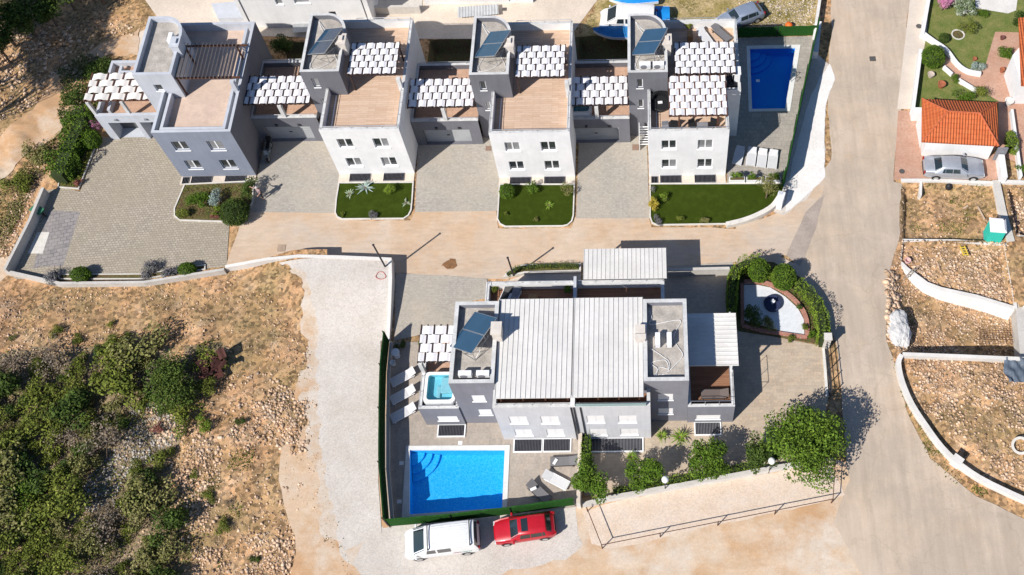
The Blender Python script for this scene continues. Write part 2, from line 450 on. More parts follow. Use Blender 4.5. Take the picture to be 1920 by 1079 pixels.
# ================================================================== GROUND
earth = ground_mat('stony_earth', [(0.28, (0.25, 0.15, 0.08)), (0.42, (0.40, 0.235, 0.12)), (0.56, (0.50, 0.31, 0.175)), (0.74, (0.58, 0.43, 0.30))], 0.7, 0.75, 4.5,
    tint=(0.25, 0.19, 0.09), tintfac=0.75, tintscale=0.22, bump=1.0, fine=0.35)
scrubsoil = ground_mat('scrub_soil', [(0.3, (0.13, 0.11, 0.05)), (0.5, (0.25, 0.19, 0.11)), (0.7, (0.42, 0.32, 0.22))], 0.5, 0.45, 6.0, bump=0.8, fine=0.3)
def worn(name, stops, scale, patches, tracks=None, cracks=0.0, rot=0.0, fine=.1, pebble=.1):
    """dusty surface: soft large patches of other dirt, wheel tracks and hairline cracks"""
    m, t, b = newmat(name, 0.95, 0.12)
    c = ramp(t, noi(t, scale, 9, .7), stops)
    for k, (col, sc, lo, hi, fac) in enumerate(patches):
        g = t.nodes.new('ShaderNodeNewGeometry'); mp = t.nodes.new('ShaderNodeMapping'); mp.inputs['Location'].default_value = (k * 31.7, k * 12.3, 0); mp.inputs['Rotation'].default_value = (0, 0, rot)
        t.links.new(g.outputs['Position'], mp.inputs['Vector'])
        c = mixc(t, ramp(t, noi(t, sc, 10, .72, mp.outputs[0]), [(lo, 0.0), (hi, fac)]), c, col)
    if tracks:
        v = mapping(t, 1, tracks[1], rot)
        c = mixc(t, 1.0, c, ramp(t, noi(t, tracks[0], 6, .7, v), [(.35, 1 - tracks[2]), (.65, 1 + tracks[2])]), 'MULTIPLY')
    if cracks:
        vo = t.nodes.new('ShaderNodeTexVoronoi'); vo.feature = 'DISTANCE_TO_EDGE'; vo.inputs['Scale'].default_value = .22
        g = t.nodes.new('ShaderNodeNewGeometry'); nn = t.nodes.new('ShaderNodeTexNoise'); nn.inputs['Scale'].default_value = .8; nn.inputs['Detail'].default_value = 6; t.links.new(g.outputs['Position'], nn.inputs['Vector'])
        ad = t.nodes.new('ShaderNodeVectorMath'); ad.operation = 'MULTIPLY_ADD'; ad.inputs[1].default_value = (1.6, 1.6, 1.6); t.links.new(nn.outputs['Color'], ad.inputs[0]); t.links.new(g.outputs['Position'], ad.inputs[2]); t.links.new(ad.outputs[0], vo.inputs['Vector'])
        c = mixc(t, 1.0, c, ramp(t, vo.outputs['Distance'], [(0.0, 1 - cracks), (.012, 1.0)]), 'MULTIPLY')
    if pebble:
        c = mixc(t, 1.0, c, ramp(t, noi(t, 5.5, 6, .85), [(.3, 1 - pebble), (.7, 1 + pebble)]), 'MULTIPLY')
    c = mixc(t, 1.0, c, ramp(t, noi(t, 18, 4, .8), [(.3, 1 - fine), (.7, 1 + fine)]), 'MULTIPLY')
    t.links.new(c, b.inputs['Base Color']); bumpn(t, b, noi(t, 9, 6, .8), .35, .04)
    return m
sand = worn('sandy_dirt', [(.3, (.52, .35, .21)), (.5, (.58, .43, .30)), (.7, (.62, .50, .39))], .3, [((.50, .30, .16), .13, .46, .58, .9), ((.62, .55, .47), .2, .5, .66, .8), ((.40, .22, .10), .6, .58, .72, .5)], (.5, 2.5, .07), rot=R(20), fine=.14, pebble=.12)
wgravel = ground_mat('white_gravel', [(0.28, (0.50, 0.445, 0.385)), (0.5, (0.56, 0.51, 0.46)), (0.72, (0.62, 0.575, 0.53))], 0.35, 0.16, 12.0, bump=0.3, fine=0.12)
pgravel = ground_mat('pinkish_gravel', [(0.3, (0.58, 0.45, 0.34)), (0.5, (0.63, 0.51, 0.41)), (0.7, (0.65, 0.55, 0.47))], 0.5, 0.14, 12.0, bump=0.3, fine=0.13)
roadm = worn('dusty_road', [(.3, (.44, .345, .26)), (.5, (.51, .405, .31)), (.7, (.55, .445, .35))], .25, [((.41, .345, .28), .10, .46, .56, .7), ((.56, .46, .37), .16, .52, .66, .7), ((.50, .36, .24), .35, .58, .7, .5)], (1.3, .10, .10), .10, fine=.06, pebble=.05)
streetm = worn('sandy_street', [(.3, (.48, .35, .245)), (.5, (.545, .415, .305)), (.7, (.57, .465, .37))], .25, [((.52, .345, .21), .15, .5, .62, .7), ((.50, .42, .35), .11, .5, .6, .7), ((.40, .26, .15), .8, .64, .74, .5)], (.9, 3.5, .08), .06, fine=.06, pebble=.05)
sidewalkm = mat('sidewalk', (0.60, 0.52, 0.44), 0.9, 0.06, 0.6, speck=0.06)
paving = brick_mat('grey_pavers', (0.42, 0.385, 0.335), (0.345, 0.315, 0.275), (0.33, 0.30, 0.26), 0.24, 0.16, msize=0.012, dirt=(0.46, 0.40, 0.32), dirtfac=0.7)
pavel = brick_mat('old_driveway_setts', (0.44, 0.385, 0.31), (0.34, 0.295, 0.24), (0.21, 0.18, 0.14), 0.27, 0.2, rot=R(-4), msize=0.022, dirt=(0.33, 0.285, 0.21), dirtfac=0.65)
pavedk = brick_mat('dark_pavers', (0.30, 0.275, 0.27), (0.23, 0.21, 0.21), (0.16, 0.15, 0.14), 0.45, 0.32, rot=R(-12), msize=0.03, dirt=(0.38, 0.34, 0.31), dirtfac=0.5, vscale=1.2)
tanpave = brick_mat('tan_stone_slabs', (0.50, 0.39, 0.285), (0.40, 0.32, 0.245), (0.36, 0.295, 0.225), 0.5, 0.25, msize=0.01, dirt=(0.50, 0.44, 0.35), dirtfac=0.5, vscale=0.9)
poolpave = brick_mat('taupe_stone_slabs', (0.41, 0.345, 0.285), (0.33, 0.285, 0.245), (0.30, 0.255, 0.22), 0.22, 0.44, msize=0.008, dirt=(0.44, 0.39, 0.33), dirtfac=0.5, vscale=0.9)
brickpave = brick_mat('red_brick_paving', (0.50, 0.275, 0.19), (0.44, 0.235, 0.155), (0.40, 0.27, 0.21), 0.22, 0.11, msize=0.012, dirt=(0.55, 0.38, 0.29), dirtfac=0.5, vscale=0.8)
beigepave = mat('beige_paving', (0.62, 0.53, 0.44), 0.9, 0.08, 0.5, speck=0.08, sscale=5)
lawnm, t_, b_ = newmat('lawn_grass', 0.9, 0.1)
c_ = ramp(t_, noi(t_, 1.4, 8, 0.75), [(0.3, (0.026, 0.042, 0.003)), (0.55, (0.040, 0.062, 0.005)), (0.75, (0.060, 0.082, 0.010))])
t_.links.new(mixc(t_, 1.0, c_, ramp(t_, noi(t_, 24, 4, 0.8), [(0.3, 0.7), (0.7, 1.3)]), 'MULTIPLY'), b_.inputs['Base Color'])
bumpn(t_, b_, noi(t_, 40, 4, 0.8), 0.8, 0.05)
lawn2 = mat('patchy_lawn', (0.11, 0.15, 0.03), 0.9, 0.2, 1.2, col2=(0.22, 0.21, 0.07), fac=(0.35, 0.7), speck=0.25, sscale=10, bump=0.6)
drygrass = mat('dry_grass', (0.24, 0.19, 0.06), 0.95, 0.2, 0.8, col2=(0.45, 0.34, 0.18), fac=(0.38, 0.62), speck=0.3, sscale=6, bump=0.8, bscale=10)
soil = mat('garden_soil', (0.13, 0.075, 0.04), 0.95, 0.3, 2.5, col2=(0.10, 0.11, 0.035), speck=0.3, bump=0.6)
pondwhite = mat('white_pebble_bed', (0.62, 0.64, 0.66), 0.8, 0.05, 3, speck=0.06)

Z0 = 0.004
# rough zones in photo pixels
ROUGH1 = PP([(-400, 552), (40, 540), (270, 532), (430, 508), (560, 500), (590, 560), (610, 700), (618, 900), (690, 1200), (-400, 1200)])
ROUGH2 = PP([(-600, -200), (300, -200), (255, 60), (240, 100), (150, 130), (110, 260), (80, 345), (0, 500), (-600, 500)])
PLOT1 = PP([(1692, 345), (1862, 345), (1895, 470), (1880, 452), (1690, 452)], 0)
WL = PP([(1690, 452), (1686, 490), (1700, 504), (1738, 532), (1765, 542), (1830, 556), (1903, 578)], -.15)
PLOT2 = WL + [P(1884, 456, -.1)]
WLN = [(x + .1, y + .28) for x, y in WL]
PLOT2B = WLN[1:] + [P(1960, 590), P(1990, 676, .5), P(1800, 668, .5), P(1693, 664, .5), P(1668, 640), P(1664, 560), P(1668, 505)]
ROADSIDE = PP([(1693, 664), (1664, 640), (1660, 560), (1664, 500), (1686, 486)])
PLOT3 = PP([(1690, 672), (1960, 680), (1960, 940), (1880, 900), (1800, 840), (1730, 770)], 0)
PLOT4 = PP([(1888, 350), (1990, 350), (1990, 440), (1905, 440)], 0)
TOPLOT = PP([(1118, 0), (1130, -60), (1540, -60), (1530, 60), (1380, 52), (1180, 60), (1080, 105), (1076, 96)], 0)
VPO = [(-17.15, 24.20), (-10.0, 24.17), (-9.96, 19.75), (-16.95, 19.2)][::-1]
VPI = [(-16.88, 23.90), (-10.34, 23.83), (-10.29, 19.9), (-16.45, 19.52)][::-1]
HPO = [(-.21 + a, 45.75 + b_) for a, b_ in ((8.41, 12.78), (12.96, 12.8), (11.54, 6.0), (8.19, 6.01))][::-1]
HPI = [(-.21 + a, 45.75 + b_) for a, b_ in ((8.68, 12.5), (12.5, 12.5), (11.15, 6.25), (8.48, 6.25))][::-1]
def height(x, y):
    z = np.full(np.shape(x), -0.03)
    def ins(poly, w):
        i = inpoly(x, y, poly); d = pdist(x, y, poly); return np.where(i, sstep(0, w, d), 0.0)
    a = ins(ROUGH1, 3.0); b = ins(ROUGH2, 3.0)
    n1 = NOI(x, y, 0.12, 3); n2 = NOI(x, y, 0.6, 9); n3 = NOI(x, y, 2.0, 5)
    z = z + (a + b) * (0.45 * n1 + 0.22 * n2 + 0.08 * n3)
    z = z + a * sstep(-30, -44, x) * 0.5
    z = z - 0.65 * ins(PLOT1, 0.4) + ins(PLOT1, 0.8) * 0.12 * n2
    z = z - 0.45 * ins(PLOT2, 0.3) + ins(PLOT2, 0.8) * 0.16 * n2
    i2 = inpoly(x, y, PLOT2B); p2b = np.where(i2, sstep(0, .12, pdist(x, y, PLOT2B)) * sstep(0, 1.8, pdist(x, y, ROADSIDE, False)), 0)
    z = z - p2b * (1.0 + 0.9 * sstep(17, 25, x)) + p2b * 0.2 * n2
    z = z + ins(PLOT3, 0.5) * (0.1 + 0.25 * n2 + 0.1 * n3)
    z = z - ins(PLOT4, 0.3) * 0.9 + ins(PLOT4, 0.8) * 0.1 * n2
    for pl in (VPI, HPI):
        m_ = inpoly(x, y, pl) | (pdist(x, y, pl) < .22); z = np.where(m_, -2.0, z)
    # sunken strip behind the garages
    gx = ((x > -31.4) & (x < -26.3)) | ((x > -18.7) & (x < -13.5)) | ((x > -6.0) & (x < -1.7))
    z = np.where(gx & (y > 55.2) & (y < 59.7), -1.1 + 0.1 * n2, z)
    t = ins(TOPLOT, 0.6); z = z + t * 0.12 * n2
    return z
def NOI(x, y, s, seed):
    """cheap smooth value noise"""
    rs = np.random.RandomState(seed); G = rs.uniform(-1, 1, (64, 64)); X = np.asarray(x) * s + 100; Y = np.asarray(y) * s + 100
    xi = np.floor(X).astype(int); yi = np.floor(Y).astype(int); fx = X - xi; fy = Y - yi
    fx = fx * fx * (3 - 2 * fx); fy = fy * fy * (3 - 2 * fy); g = lambda i, j: G[i % 64, j % 64]
    return (g(xi, yi) * (1 - fx) + g(xi + 1, yi) * fx) * (1 - fy) + (g(xi, yi + 1) * (1 - fx) + g(xi + 1, yi + 1) * fx) * fy

XS = np.concatenate([[-400, -200, -120, -90, -75], np.arange(-66, -18, 0.33), np.arange(-18, -9, .15), np.arange(-9, 7.5, .33), np.arange(7.5, 13.5, .15), np.arange(13.5, 16.5, 0.33), np.arange(16.5, 37, 0.22), [42, 55, 80, 140, 300]])
YS = np.concatenate([[-300, -120, -50, -10, 5], np.arange(11, 18.6, 0.3), np.arange(18.6, 24.6, .15), np.arange(24.6, 51, .3), np.arange(51, 59, .15), np.arange(59, 70, .3), [76, 90, 120, 200, 400]])
gx, gy = np.meshgrid(XS, YS); gz = height(gx, gy)
nx, ny = len(XS), len(YS)
vv = np.stack([gx.ravel(), gy.ravel(), gz.ravel()], 1)
ii, jj = np.meshgrid(np.arange(nx - 1), np.arange(ny - 1)); k0 = (jj * nx + ii).ravel()
ff = np.stack([k0, k0 + 1, k0 + nx + 1, k0 + nx], 1)
cx = gx[:-1, :-1].ravel() + 0.15; cy = gy[:-1, :-1].ravel() + 0.15
mi = np.zeros(len(ff), int)
SCRUB = PP([(-400, 680), (60, 660), (150, 660), (260, 640), (380, 660), (400, 730), (350, 780), (330, 840), (300, 900), (350, 940), (330, 1000), (360, 1200), (-400, 1200)])
jit = NOI(cx, cy, 1.1, 21) * 0.9 + NOI(cx, cy, 0.4, 22) * 0.9
mi[inpoly(cx + jit, cy + jit, SCRUB)] = 1
TOPL = PP([(-600, -200), (60, -200), (90, 30), (20, 90), (-600, 400)])
mi[inpoly(cx + jit, cy + jit, TOPL)] = 1
mi[inpoly(cx + jit * .4, cy + jit * .4, TOPLOT)] = 2
gpit = (((cx > -31.4) & (cx < -26.3)) | ((cx > -18.7) & (cx < -13.5)) | ((cx > -6.5) & (cx < -1.7))) & (cy > 55) & (cy < 60)
mi[gpit] = 3
ground = tag(np_mesh('ground', vv, ff, [earth, scrubsoil, drygrass, soil], mi, loc=(0, 0, 0), smooth=True), kind='structure')
def gz_at(x, y): return float(height(np.array([x]), np.array([y]))[0])

# ---- big surfaces (each about 4 mm above the one below)
L_ = 0.004
# drape helper: a fine grid clipped to a polygon following a height function
def drape(name, poly, zf, m, step=0.5, kind='structure'):
    bm = bmesh.new(); f = bm.faces.new([bm.verts.new((p[0], p[1], 0)) for p in poly]); f.normal_update()
    if f.normal.z < 0: f.normal_flip()
    xs = [p[0] for p in poly]; ys = [p[1] for p in poly]
    bmesh.ops.triangulate(bm, faces=bm.faces[:])
    x = min(xs) + step
    while x < max(xs):
        bmesh.ops.bisect_plane(bm, geom=bm.verts[:] + bm.edges[:] + bm.faces[:], plane_co=(x, 0, 0), plane_no=(1, 0, 0)); x += step
    y = min(ys) + step
    while y < max(ys):
        bmesh.ops.bisect_plane(bm, geom=bm.verts[:] + bm.edges[:] + bm.faces[:], plane_co=(0, y, 0), plane_no=(0, 1, 0)); y += step
    co = np.array([v.co[:] for v in bm.verts]); zz = zf(co[:, 0], co[:, 1])
    for v, z in zip(bm.verts, zz): v.co.z = z
    me = bpy.data.meshes.new(name); bm.to_mesh(me); bm.free(); me.materials.append(m)
    for p in me.polygons: p.use_smooth = True
    o = bpy.data.objects.new(name, me); COL.objects.link(o); return tag(o, kind=kind)
drape('dirt_track', ragged(PP([(-90, 330), (0, 250), (60, 205), (120, 120), (200, 80), (262, 52), (262, 100), (205, 100), (160, 125), (150, 165), (150, 200), (110, 250), (60, 285), (30, 325), (0, 340), (-80, 400)]), .35, .6, 3),
      lambda x, y: height(x, y) + 0.045, sand, 0.33)
sheet('dirt_apron', ragged(PP([(540, 1200), (560, 1000), (520, 900), (560, 700), (600, 560), (740, 640), (740, 980), (1090, 940), (1240, 925), (1420, 885), (1575, 860), (1680, 900), (1900, 1200)]), .25, .7, 4), 0.0, sand)
sheet('main_road', ragged(PP([(1562, -80), (1712, -80), (1706, 0), (1693, 170), (1676, 340), (1690, 345), (1685, 450), (1664, 520), (1662, 640), (1680, 700), (1700, 770), (1745, 860), (1830, 930), (1960, 990), (1990, 1240), (1600, 1240), (1620, 1079), (1560, 980), (1590, 900), (1570, 650), (1540, 560), (1480, 480), (1380, 470), (1380, 425), (1470, 400), (1560, 300), (1550, 160), (1560, 60)]), .12, .6, 5), L_, roadm)
sheet('side_street', ragged(PP([(425, 498), (455, 398), (630, 396), (640, 412), (770, 414), (778, 396), (930, 392), (934, 428), (1072, 428), (1078, 408), (1216, 410), (1222, 425), (1385, 430), (1450, 405), (1470, 395), (1548, 320), (1530, 420), (1465, 480), (1500, 500), (1540, 560), (1400, 520), (1380, 492), (1240, 500), (1090, 498), (960, 505), (955, 525), (915, 522), (738, 512), (733, 482), (560, 482), (500, 488)]), .1, .6, 6), 2 * L_, streetm)
# drives between the houses
sheet('driveway', PP([(30, 524), (12, 508), (84, 358), (118, 352), (150, 360), (190, 258), (310, 258), (360, 335), (346, 400), (430, 420), (425, 500), (380, 505), (190, 522)]), 2 * L_ + .002, pavel)
sheet('driveway', PP([(462, 398), (483, 330), (500, 250), (610, 250), (640, 330), (632, 400)]), 3 * L_, paving)
sheet('driveway', PP([(778, 398), (785, 250), (925, 250), (938, 335), (932, 396)]), 3 * L_, paving)
sheet('driveway', PP([(1080, 410), (1086, 250), (1212, 250), (1218, 410)]), 3 * L_, paving)
sheet('driveway', ragged(PP([(742, 512), (915, 522), (912, 560), (858, 570), (850, 612), (738, 640)]), .05, .8, 8), 3 * L_ + .002, paving)
sheet('driveway_patch', PP([(77, 500), (62, 505), (90, 395), (150, 398), (118, 500)]), 4 * L_, pavedk)
sheet('driveway_slab', PP([(70, 436), (93, 436), (80, 476), (52, 476)]), 5 * L_, kerbm)
sheet('road_patch', ragged(PP([(1475, 480), (1508, 400), (1545, 365), (1530, 430), (1500, 500)]), .06, .5, 40), 3 * L_ + .001, mat('grey_road_patch', (.36, .30, .255), .95, .12, .8, speck=.1))
sheet('villa_yard', PP([(1240, 500), (1375, 492), (1362, 560), (1362, 625), (1290, 640), (1240, 640)]), 3 * L_, paving)
# villa terraces
sheet_hole('pool_terrace', PP([(733, 642), (850, 642), (905, 640), (1080, 640), (1090, 950), (726, 985), (720, 830)]), VPO, 4 * L_, poolpave)
sheet('stone_terrace', PP([(1090, 760), (1290, 700), (1380, 618), (1545, 650), (1553, 745), (1530, 860), (1380, 890), (1140, 930), (1095, 930)]), 4 * L_, tanpave)
# white gravel beside the pool wall by the road, gravel lots
sheet('gravel_verge', ragged(PP([(1520, 95), (1556, 120), (1565, 150), (1548, 200), (1545, 260), (1548, 330), (1510, 375), (1470, 402), (1452, 398), (1480, 200)]), .15, .5, 9), 3 * L_ + .003, wgravel)
sheet('gravel_verge_edge', ragged(PP([(1518, 180), (1556, 120), (1565, 150), (1548, 200), (1545, 260), (1545, 330), (1508, 372), (1474, 398), (1480, 330)]), .12, .4, 99), 4 * L_ + .003, ground_mat('bright_gravel', [(0.3, (0.68, 0.65, 0.61)), (0.5, (0.74, 0.71, 0.68)), (0.7, (0.79, 0.77, 0.74))], 0.5, 0.1, 12.0, bump=0.3, fine=0.1))
sheet('gravel_lot', ragged(PP([(1090, 955), (1200, 930), (1400, 895), (1560, 872), (1585, 930), (1400, 975), (1140, 1030), (1110, 1020)]), .12, .6, 10), 3 * L_, pgravel)
sheet('gravel_apron', ragged(PP([(640, 1040), (600, 900), (720, 985), (1080, 948), (1092, 1020), (1060, 1050), (960, 1070), (900, 1110), (700, 1100)]), .25, .6, 11), 2 * L_, wgravel)
# raised gravel lot behind the retaining wall
def lotz(x, y): return 0.03 + 1.05 * sstep(31.3, 37.0, y) * sstep(-31.5, -26, x)
LOTEDGE = ragged(PP([(530, 500), (575, 525), (594, 560), (598, 640), (590, 700), (604, 800), (612, 900), (650, 1040)]), .5, .22, 12, True)
drape('gravel_fringe', ragged(PP([(660, 1060), (720, 900), (700, 560), (560, 500), (545, 520), (572, 580), (578, 650), (555, 700), (560, 760), (582, 840), (590, 930), (612, 1010)]), .55, .3, 71), lambda x, y: lotz(x, y) - .012 + height(x, y) * .3, worn('gravelly_sand', [(.3, (.50, .39, .29)), (.5, (.56, .47, .38)), (.7, (.60, .54, .48))], .8, [((.50, .33, .2), .5, .5, .62, .7)], None, fine=.15, pebble=.15), .5)
drape('raised_gravel_lot', ragged(PP([(716, 1000), (709, 900), (710, 800), (714, 640)], 0) + [P(728, 640, .03), P(731, 560, .6), (-19.62, 38.15), (-25, 38.35), (-30.2, 38.0)], .0, .5, 12, True) + LOTEDGE, lotz, wgravel, 0.5)
drape('earth_bank', PP([(425, 503), (500, 489), (555, 480), (620, 480), (620, 640), (560, 640), (520, 560), (440, 540)]), lambda x, y: lotz(x, y) - .03 + height(x, y) * .6, earth, 0.5)
# houses' front strips and lawns
sheet('sidewalk', PP([(1712, -80), (1745, -80), (1738, 60), (1713, 205), (1682, 205), (1706, 0)]), 3 * L_, sidewalkm)
sheet('brick_forecourt', PP([(1684, 208), (1730, 208), (1735, 280), (1868, 290), (1870, 338), (1700, 336), (1676, 338)]), 3 * L_, brickpave)
sheet('garden_lawn', PP([(1742, 0), (1742, -60), (1960, -60), (1960, 70), (1850, 300), (1712, 204), (1728, 80)]), 2 * L_, lawn2)
sheet('brick_path', PP([(1866, 60), (1930, 62), (1960, 200), (1960, 330), (1872, 290), (1872, 190), (1838, 170), (1800, 160), (1770, 125), (1752, 96), (1785, 112), (1812, 130), (1845, 132)]), 3 * L_, brickpave)
sheet('back_paving', ragged(PP([(230, -60), (300, 40), (262, 60), (255, 100), (470, 100), (485, 68), (600, 70), (790, 73), (1060, 73), (1068, 70), (1120, 0), (1140, -80), (230, -80)]), .0, 2, 13), -0.01, beigepave)
sheet('verge_strip', ragged(PP([(-60, 480), (20, 480), (75, 350), (100, 362), (45, 505), (15, 520), (-60, 560)]), .3, .7, 14), -0.012, sand)
# ================================================================== BUILDINGS
def facade(mb, x0, x1, z0, z1, y, ops, depth=0.18, m=0, nrm=-1):
    """front face at plane y (facing -y) with openings (xa, xb, za, zb), reveals going inwards"""
    xs = sorted({x0, x1, *[o[0] for o in ops], *[o[1] for o in ops]}); zs = sorted({z0, z1, *[o[2] for o in ops], *[o[3] for o in ops]})
    for i in range(len(xs) - 1):
        for j in range(len(zs) - 1):
            cx, cz = (xs[i] + xs[i + 1]) / 2, (zs[j] + zs[j + 1]) / 2
            if any(o[0] < cx < o[1] and o[2] < cz < o[3] for o in ops): continue
            mb.add([(xs[i], y, zs[j]), (xs[i + 1], y, zs[j]), (xs[i + 1], y, zs[j + 1]), (xs[i], y, zs[j + 1])], [(0,1,2,3)], m)
    for a, b, c, d in ops:
        Y = y + depth
        mb.add([(a, y, c), (b, y, c), (b, y, d), (a, y, d), (a, Y, c), (b, Y, c), (b, Y, d), (a, Y, d)],
               [(0,4,5,1), (1,5,6,2), (2,6,7,3), (3,7,4,0)], m)
        mb.add([(a, Y, c), (b, Y, c), (b, Y, d), (a, Y, d)], [(0,1,2,3)], m)
WRNG = random.Random(12)
def window(par, xa, xb, za, zb, y, depth=0.18, double=True, closed=False, sill=True):
    Y = y + depth; f = MB(); w = 0.06
    f.box(xa, Y - .07, za, xa + w, Y - .004, zb).box(xb - w, Y - .07, za, xb, Y - .004, zb)
    f.box(xa + w, Y - .07, za, xb - w, Y - .004, za + w).box(xa + w, Y - .07, zb - w, xb - w, Y - .004, zb)
    if double: xm = (xa + xb) / 2; f.box(xm - .05, Y - .072, za + w, xm + .05, Y - .004, zb - w)
    o = f.build('window', wpaint, par, loc=(0, 0, 0))
    g = MB(); xs = [xa + w, xb - w] if not double else [xa + w, (xa + xb) / 2 - .05, (xa + xb) / 2 + .05, xb - w]
    for k in range(0, len(xs), 2):
        g.box(xs[k] + .001, Y - .045, za + w + .001, xs[k + 1] - .001, Y - .02, zb - w - .001, 0 if closed else WRNG.choice((0, 0, 1)))
        if closed:
            n = 9
            for q in range(n):
                zz = za + w + (zb - za - 2 * w) * q / n
                g.box(xs[k] + .003, Y - .066, zz + .004, xs[k + 1] - .003, Y - .046, zz + (zb - za - 2 * w) / n - .004)
    g.build('shutter' if closed else 'pane', shutter if closed else [glass, curtain], o, loc=(0, 0, 0))
    if sill:
        s = MB(); s.box(xa - .05, y - .07, za - .05, xb + .05, y + depth - .075, za - .004)
        s.build('sill', wpaint, o, loc=(0, 0, 0))
def railing(par, pts, h=0.35, post=1.2, m=None, r=0.02, name='railing', mid=False):
    """pts with z at the top of the parapet"""
    b = MB()
    for a, c in zip(pts[:-1], pts[1:]):
        a = Vector(a); c = Vector(c); L = (c - a).length; n = max(1, round(L / post)); up = Vector((0, 0, h))
        b.cyl(a + up, c + up, r, 6)
        if mid: b.cyl(a + up * .5, c + up * .5, r * .6, 5)
        for i in range(n + 1):
            p = a + (c - a) * i / n; b.cyl(p, p + up, r * 0.85, 5)
    return b.build(name, m or steel, par, loc=(0, 0, 0))
def light_well(par, x0, x1, y0, y1, m_bar=grille, kerb=True, name='light_well'):
    k = MB(); w = .09 if kerb else .03
    k.box(x0 - w, y0 - w, -.05, x1 + w, y0, .1).box(x0 - w, y1, -.05, x1 + w, y1 + .03, .1).box(x0 - w, y0, -.05, x0, y1, .1).box(x1, y0, -.05, x1 + w, y1, .1)
    o = k.build(name, wpaint if kerb else greyp, par, loc=(0, 0, 0))
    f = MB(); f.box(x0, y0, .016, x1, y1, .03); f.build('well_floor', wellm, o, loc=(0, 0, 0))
    g = MB(); n = int((x1 - x0) / .1)
    for i in range(1, n): xx = x0 + (x1 - x0) * i / n; g.box(xx - .014, y0 + .004, .06, xx + .014, y1 - .004, .085)
    g.build('grille', m_bar, o, loc=(0, 0, 0))
    return o
def weave_pergola(label, x0, y0, W, D, z, rows, pitch, floor_z, posts, cm=cloth, bm_=dkbrown, group=None, phase=0, amp=.04, origin=(0, 0)):
    ox, oy = origin
    t = thing('pergola', label, 'pergola', (ox + x0, oy + y0, floor_z), group=group)
    H = z - floor_z; sp = pitch / 2; n = int(round(W / sp)); sp = W / n
    for yy in (0.08, D - .08):
        b = MB(); b.box(-.06, yy - .05, H - .34, W + .06, yy + .05, H - .19); b.build('purlin', bm_, t, loc=(0, 0, 0))
    beam = None
    for i in range(n + 1):
        if beam is None:
            b = MB(); b.box(-.045, -.1, H - .2, .045, D + .1, H - .105); beam = b.build('beam', bm_, t, loc=(0, 0, 0))
        else:
            c = beam.copy(); c.parent = t; c.location = (i * sp, 0, 0); COL.objects.link(c)
    rh = D / rows; rj = random.Random(int(ox * 10 + x0)); jit_ = [rj.uniform(-.018, .018) for _ in range(rows)]
    for r in range(rows):
        vs = []; fs = []; K = n * 8
        for k in range(K + 1):
            u = k / 8.0; s_ = math.cos(math.pi * (u + r + phase))
            # taut over a raised beam, tucked beneath the next
            zz = H - .11 + jit_[r] + amp * (1 + jit_[r] * 6) * math.copysign(abs(s_) ** 0.8, s_)
            for yy in (r * rh + .02, (r + 1) * rh - .02): vs.append((u * sp, yy + .018 * math.sin(k * .9 + r * 2 + ox), zz - (.012 * math.sin(k * 1.7 + yy * 5))))
        for k in range(K): fs.append((2 * k, 2 * k + 2, 2 * k + 3, 2 * k + 1))
        b = MB(); b.add(vs, fs); o = b.build('cloth_strip', cm, t, smooth=True, loc=(0, 0, 0))
    for px, py, th in posts:
        b = MB(); b.box(px - th / 2, py - th / 2, 0, px + th / 2, py + th / 2, H - .345 if th < .2 else H - .345); b.build('post', bm_ if th < .2 else parap, t, loc=(0, 0, 0))
    return t

def solar_panel(label, cx, cy, z, rot, rise=1.1, dx=1.9, ln=2.7, group='solar water heater panels', org=(0, 0), shiny=None):
    """two collectors side by side along local y, low edge at -x"""
    t = thing('solar_panel', label, 'solar panel', (org[0] + cx, org[1] + cy, z), rot, group)
    for k in (0, 1):
        y0 = -ln / 2 + k * ln / 2 + .015; y1 = y0 + ln / 2 - .03
        q = lambda x, y, dz: (x, y, .22 + (x + dx / 2) / dx * rise + dz)
        b = MB(); b.add([q(-dx/2, y0, 0), q(dx/2, y0, 0), q(dx/2, y1, 0), q(-dx/2, y1, 0), q(-dx/2, y0, .09), q(dx/2, y0, .09), q(dx/2, y1, .09), q(-dx/2, y1, .09)],
                    [(3,2,1,0),(4,5,6,7),(0,1,5,4),(1,2,6,5),(2,3,7,6),(3,0,4,7)])
        o = b.build('collector', alu, t, loc=(0, 0, 0))
        g = MB(); e = .025; g.add([q(-dx/2 + e, y0 + e, .096), q(dx/2 - e, y0 + e, .096), q(dx/2 - e, y1 - e, .096), q(-dx/2 + e, y1 - e, .096)], [(0,1,2,3)])
        g.build('collector_glass', solar, o, loc=(0, 0, 0))
    f = MB()
    for yy in (-ln/2 + .15, 0.0, ln/2 - .15):
        f.cyl((-dx/2 + .05, yy, 0), (dx/2, yy, 0), .025, 5).cyl((dx/2 - .03, yy, 0), (dx/2 - .03, yy, rise + .2), .025, 5).cyl((0, yy, 0), (dx/2 - .03, yy, rise * .8), .02, 5)
        f.cyl((-dx/2 + .05, yy, 0), (-dx/2 + .05, yy, .23), .025, 5)
    f.cyl((dx/2 - .03, -ln/2 + .15, rise * .15), (dx/2 - .03, ln/2 - .15, rise), .018, 5)
    f.cyl((dx/2 - .03, -ln/2 + .15, rise), (dx/2 - .03, ln/2 - .15, rise * .15), .018, 5)
    f.build('stand', steel, t, loc=(0, 0, 0))
    return t
def cables(label, pts, org, z):
    b = MB(); rng = random.Random(hash(label) % 999)
    b.tube([(org[0] + x, org[1] + y, z + .03 + rng.uniform(0, .05)) for x, y in smoothpts([p for line in pts for p in line], 5)], .02, 5)
    return tag(b.build('pipe', wpaint), label, 'pipe', 'pipes lying on the flat roofs')
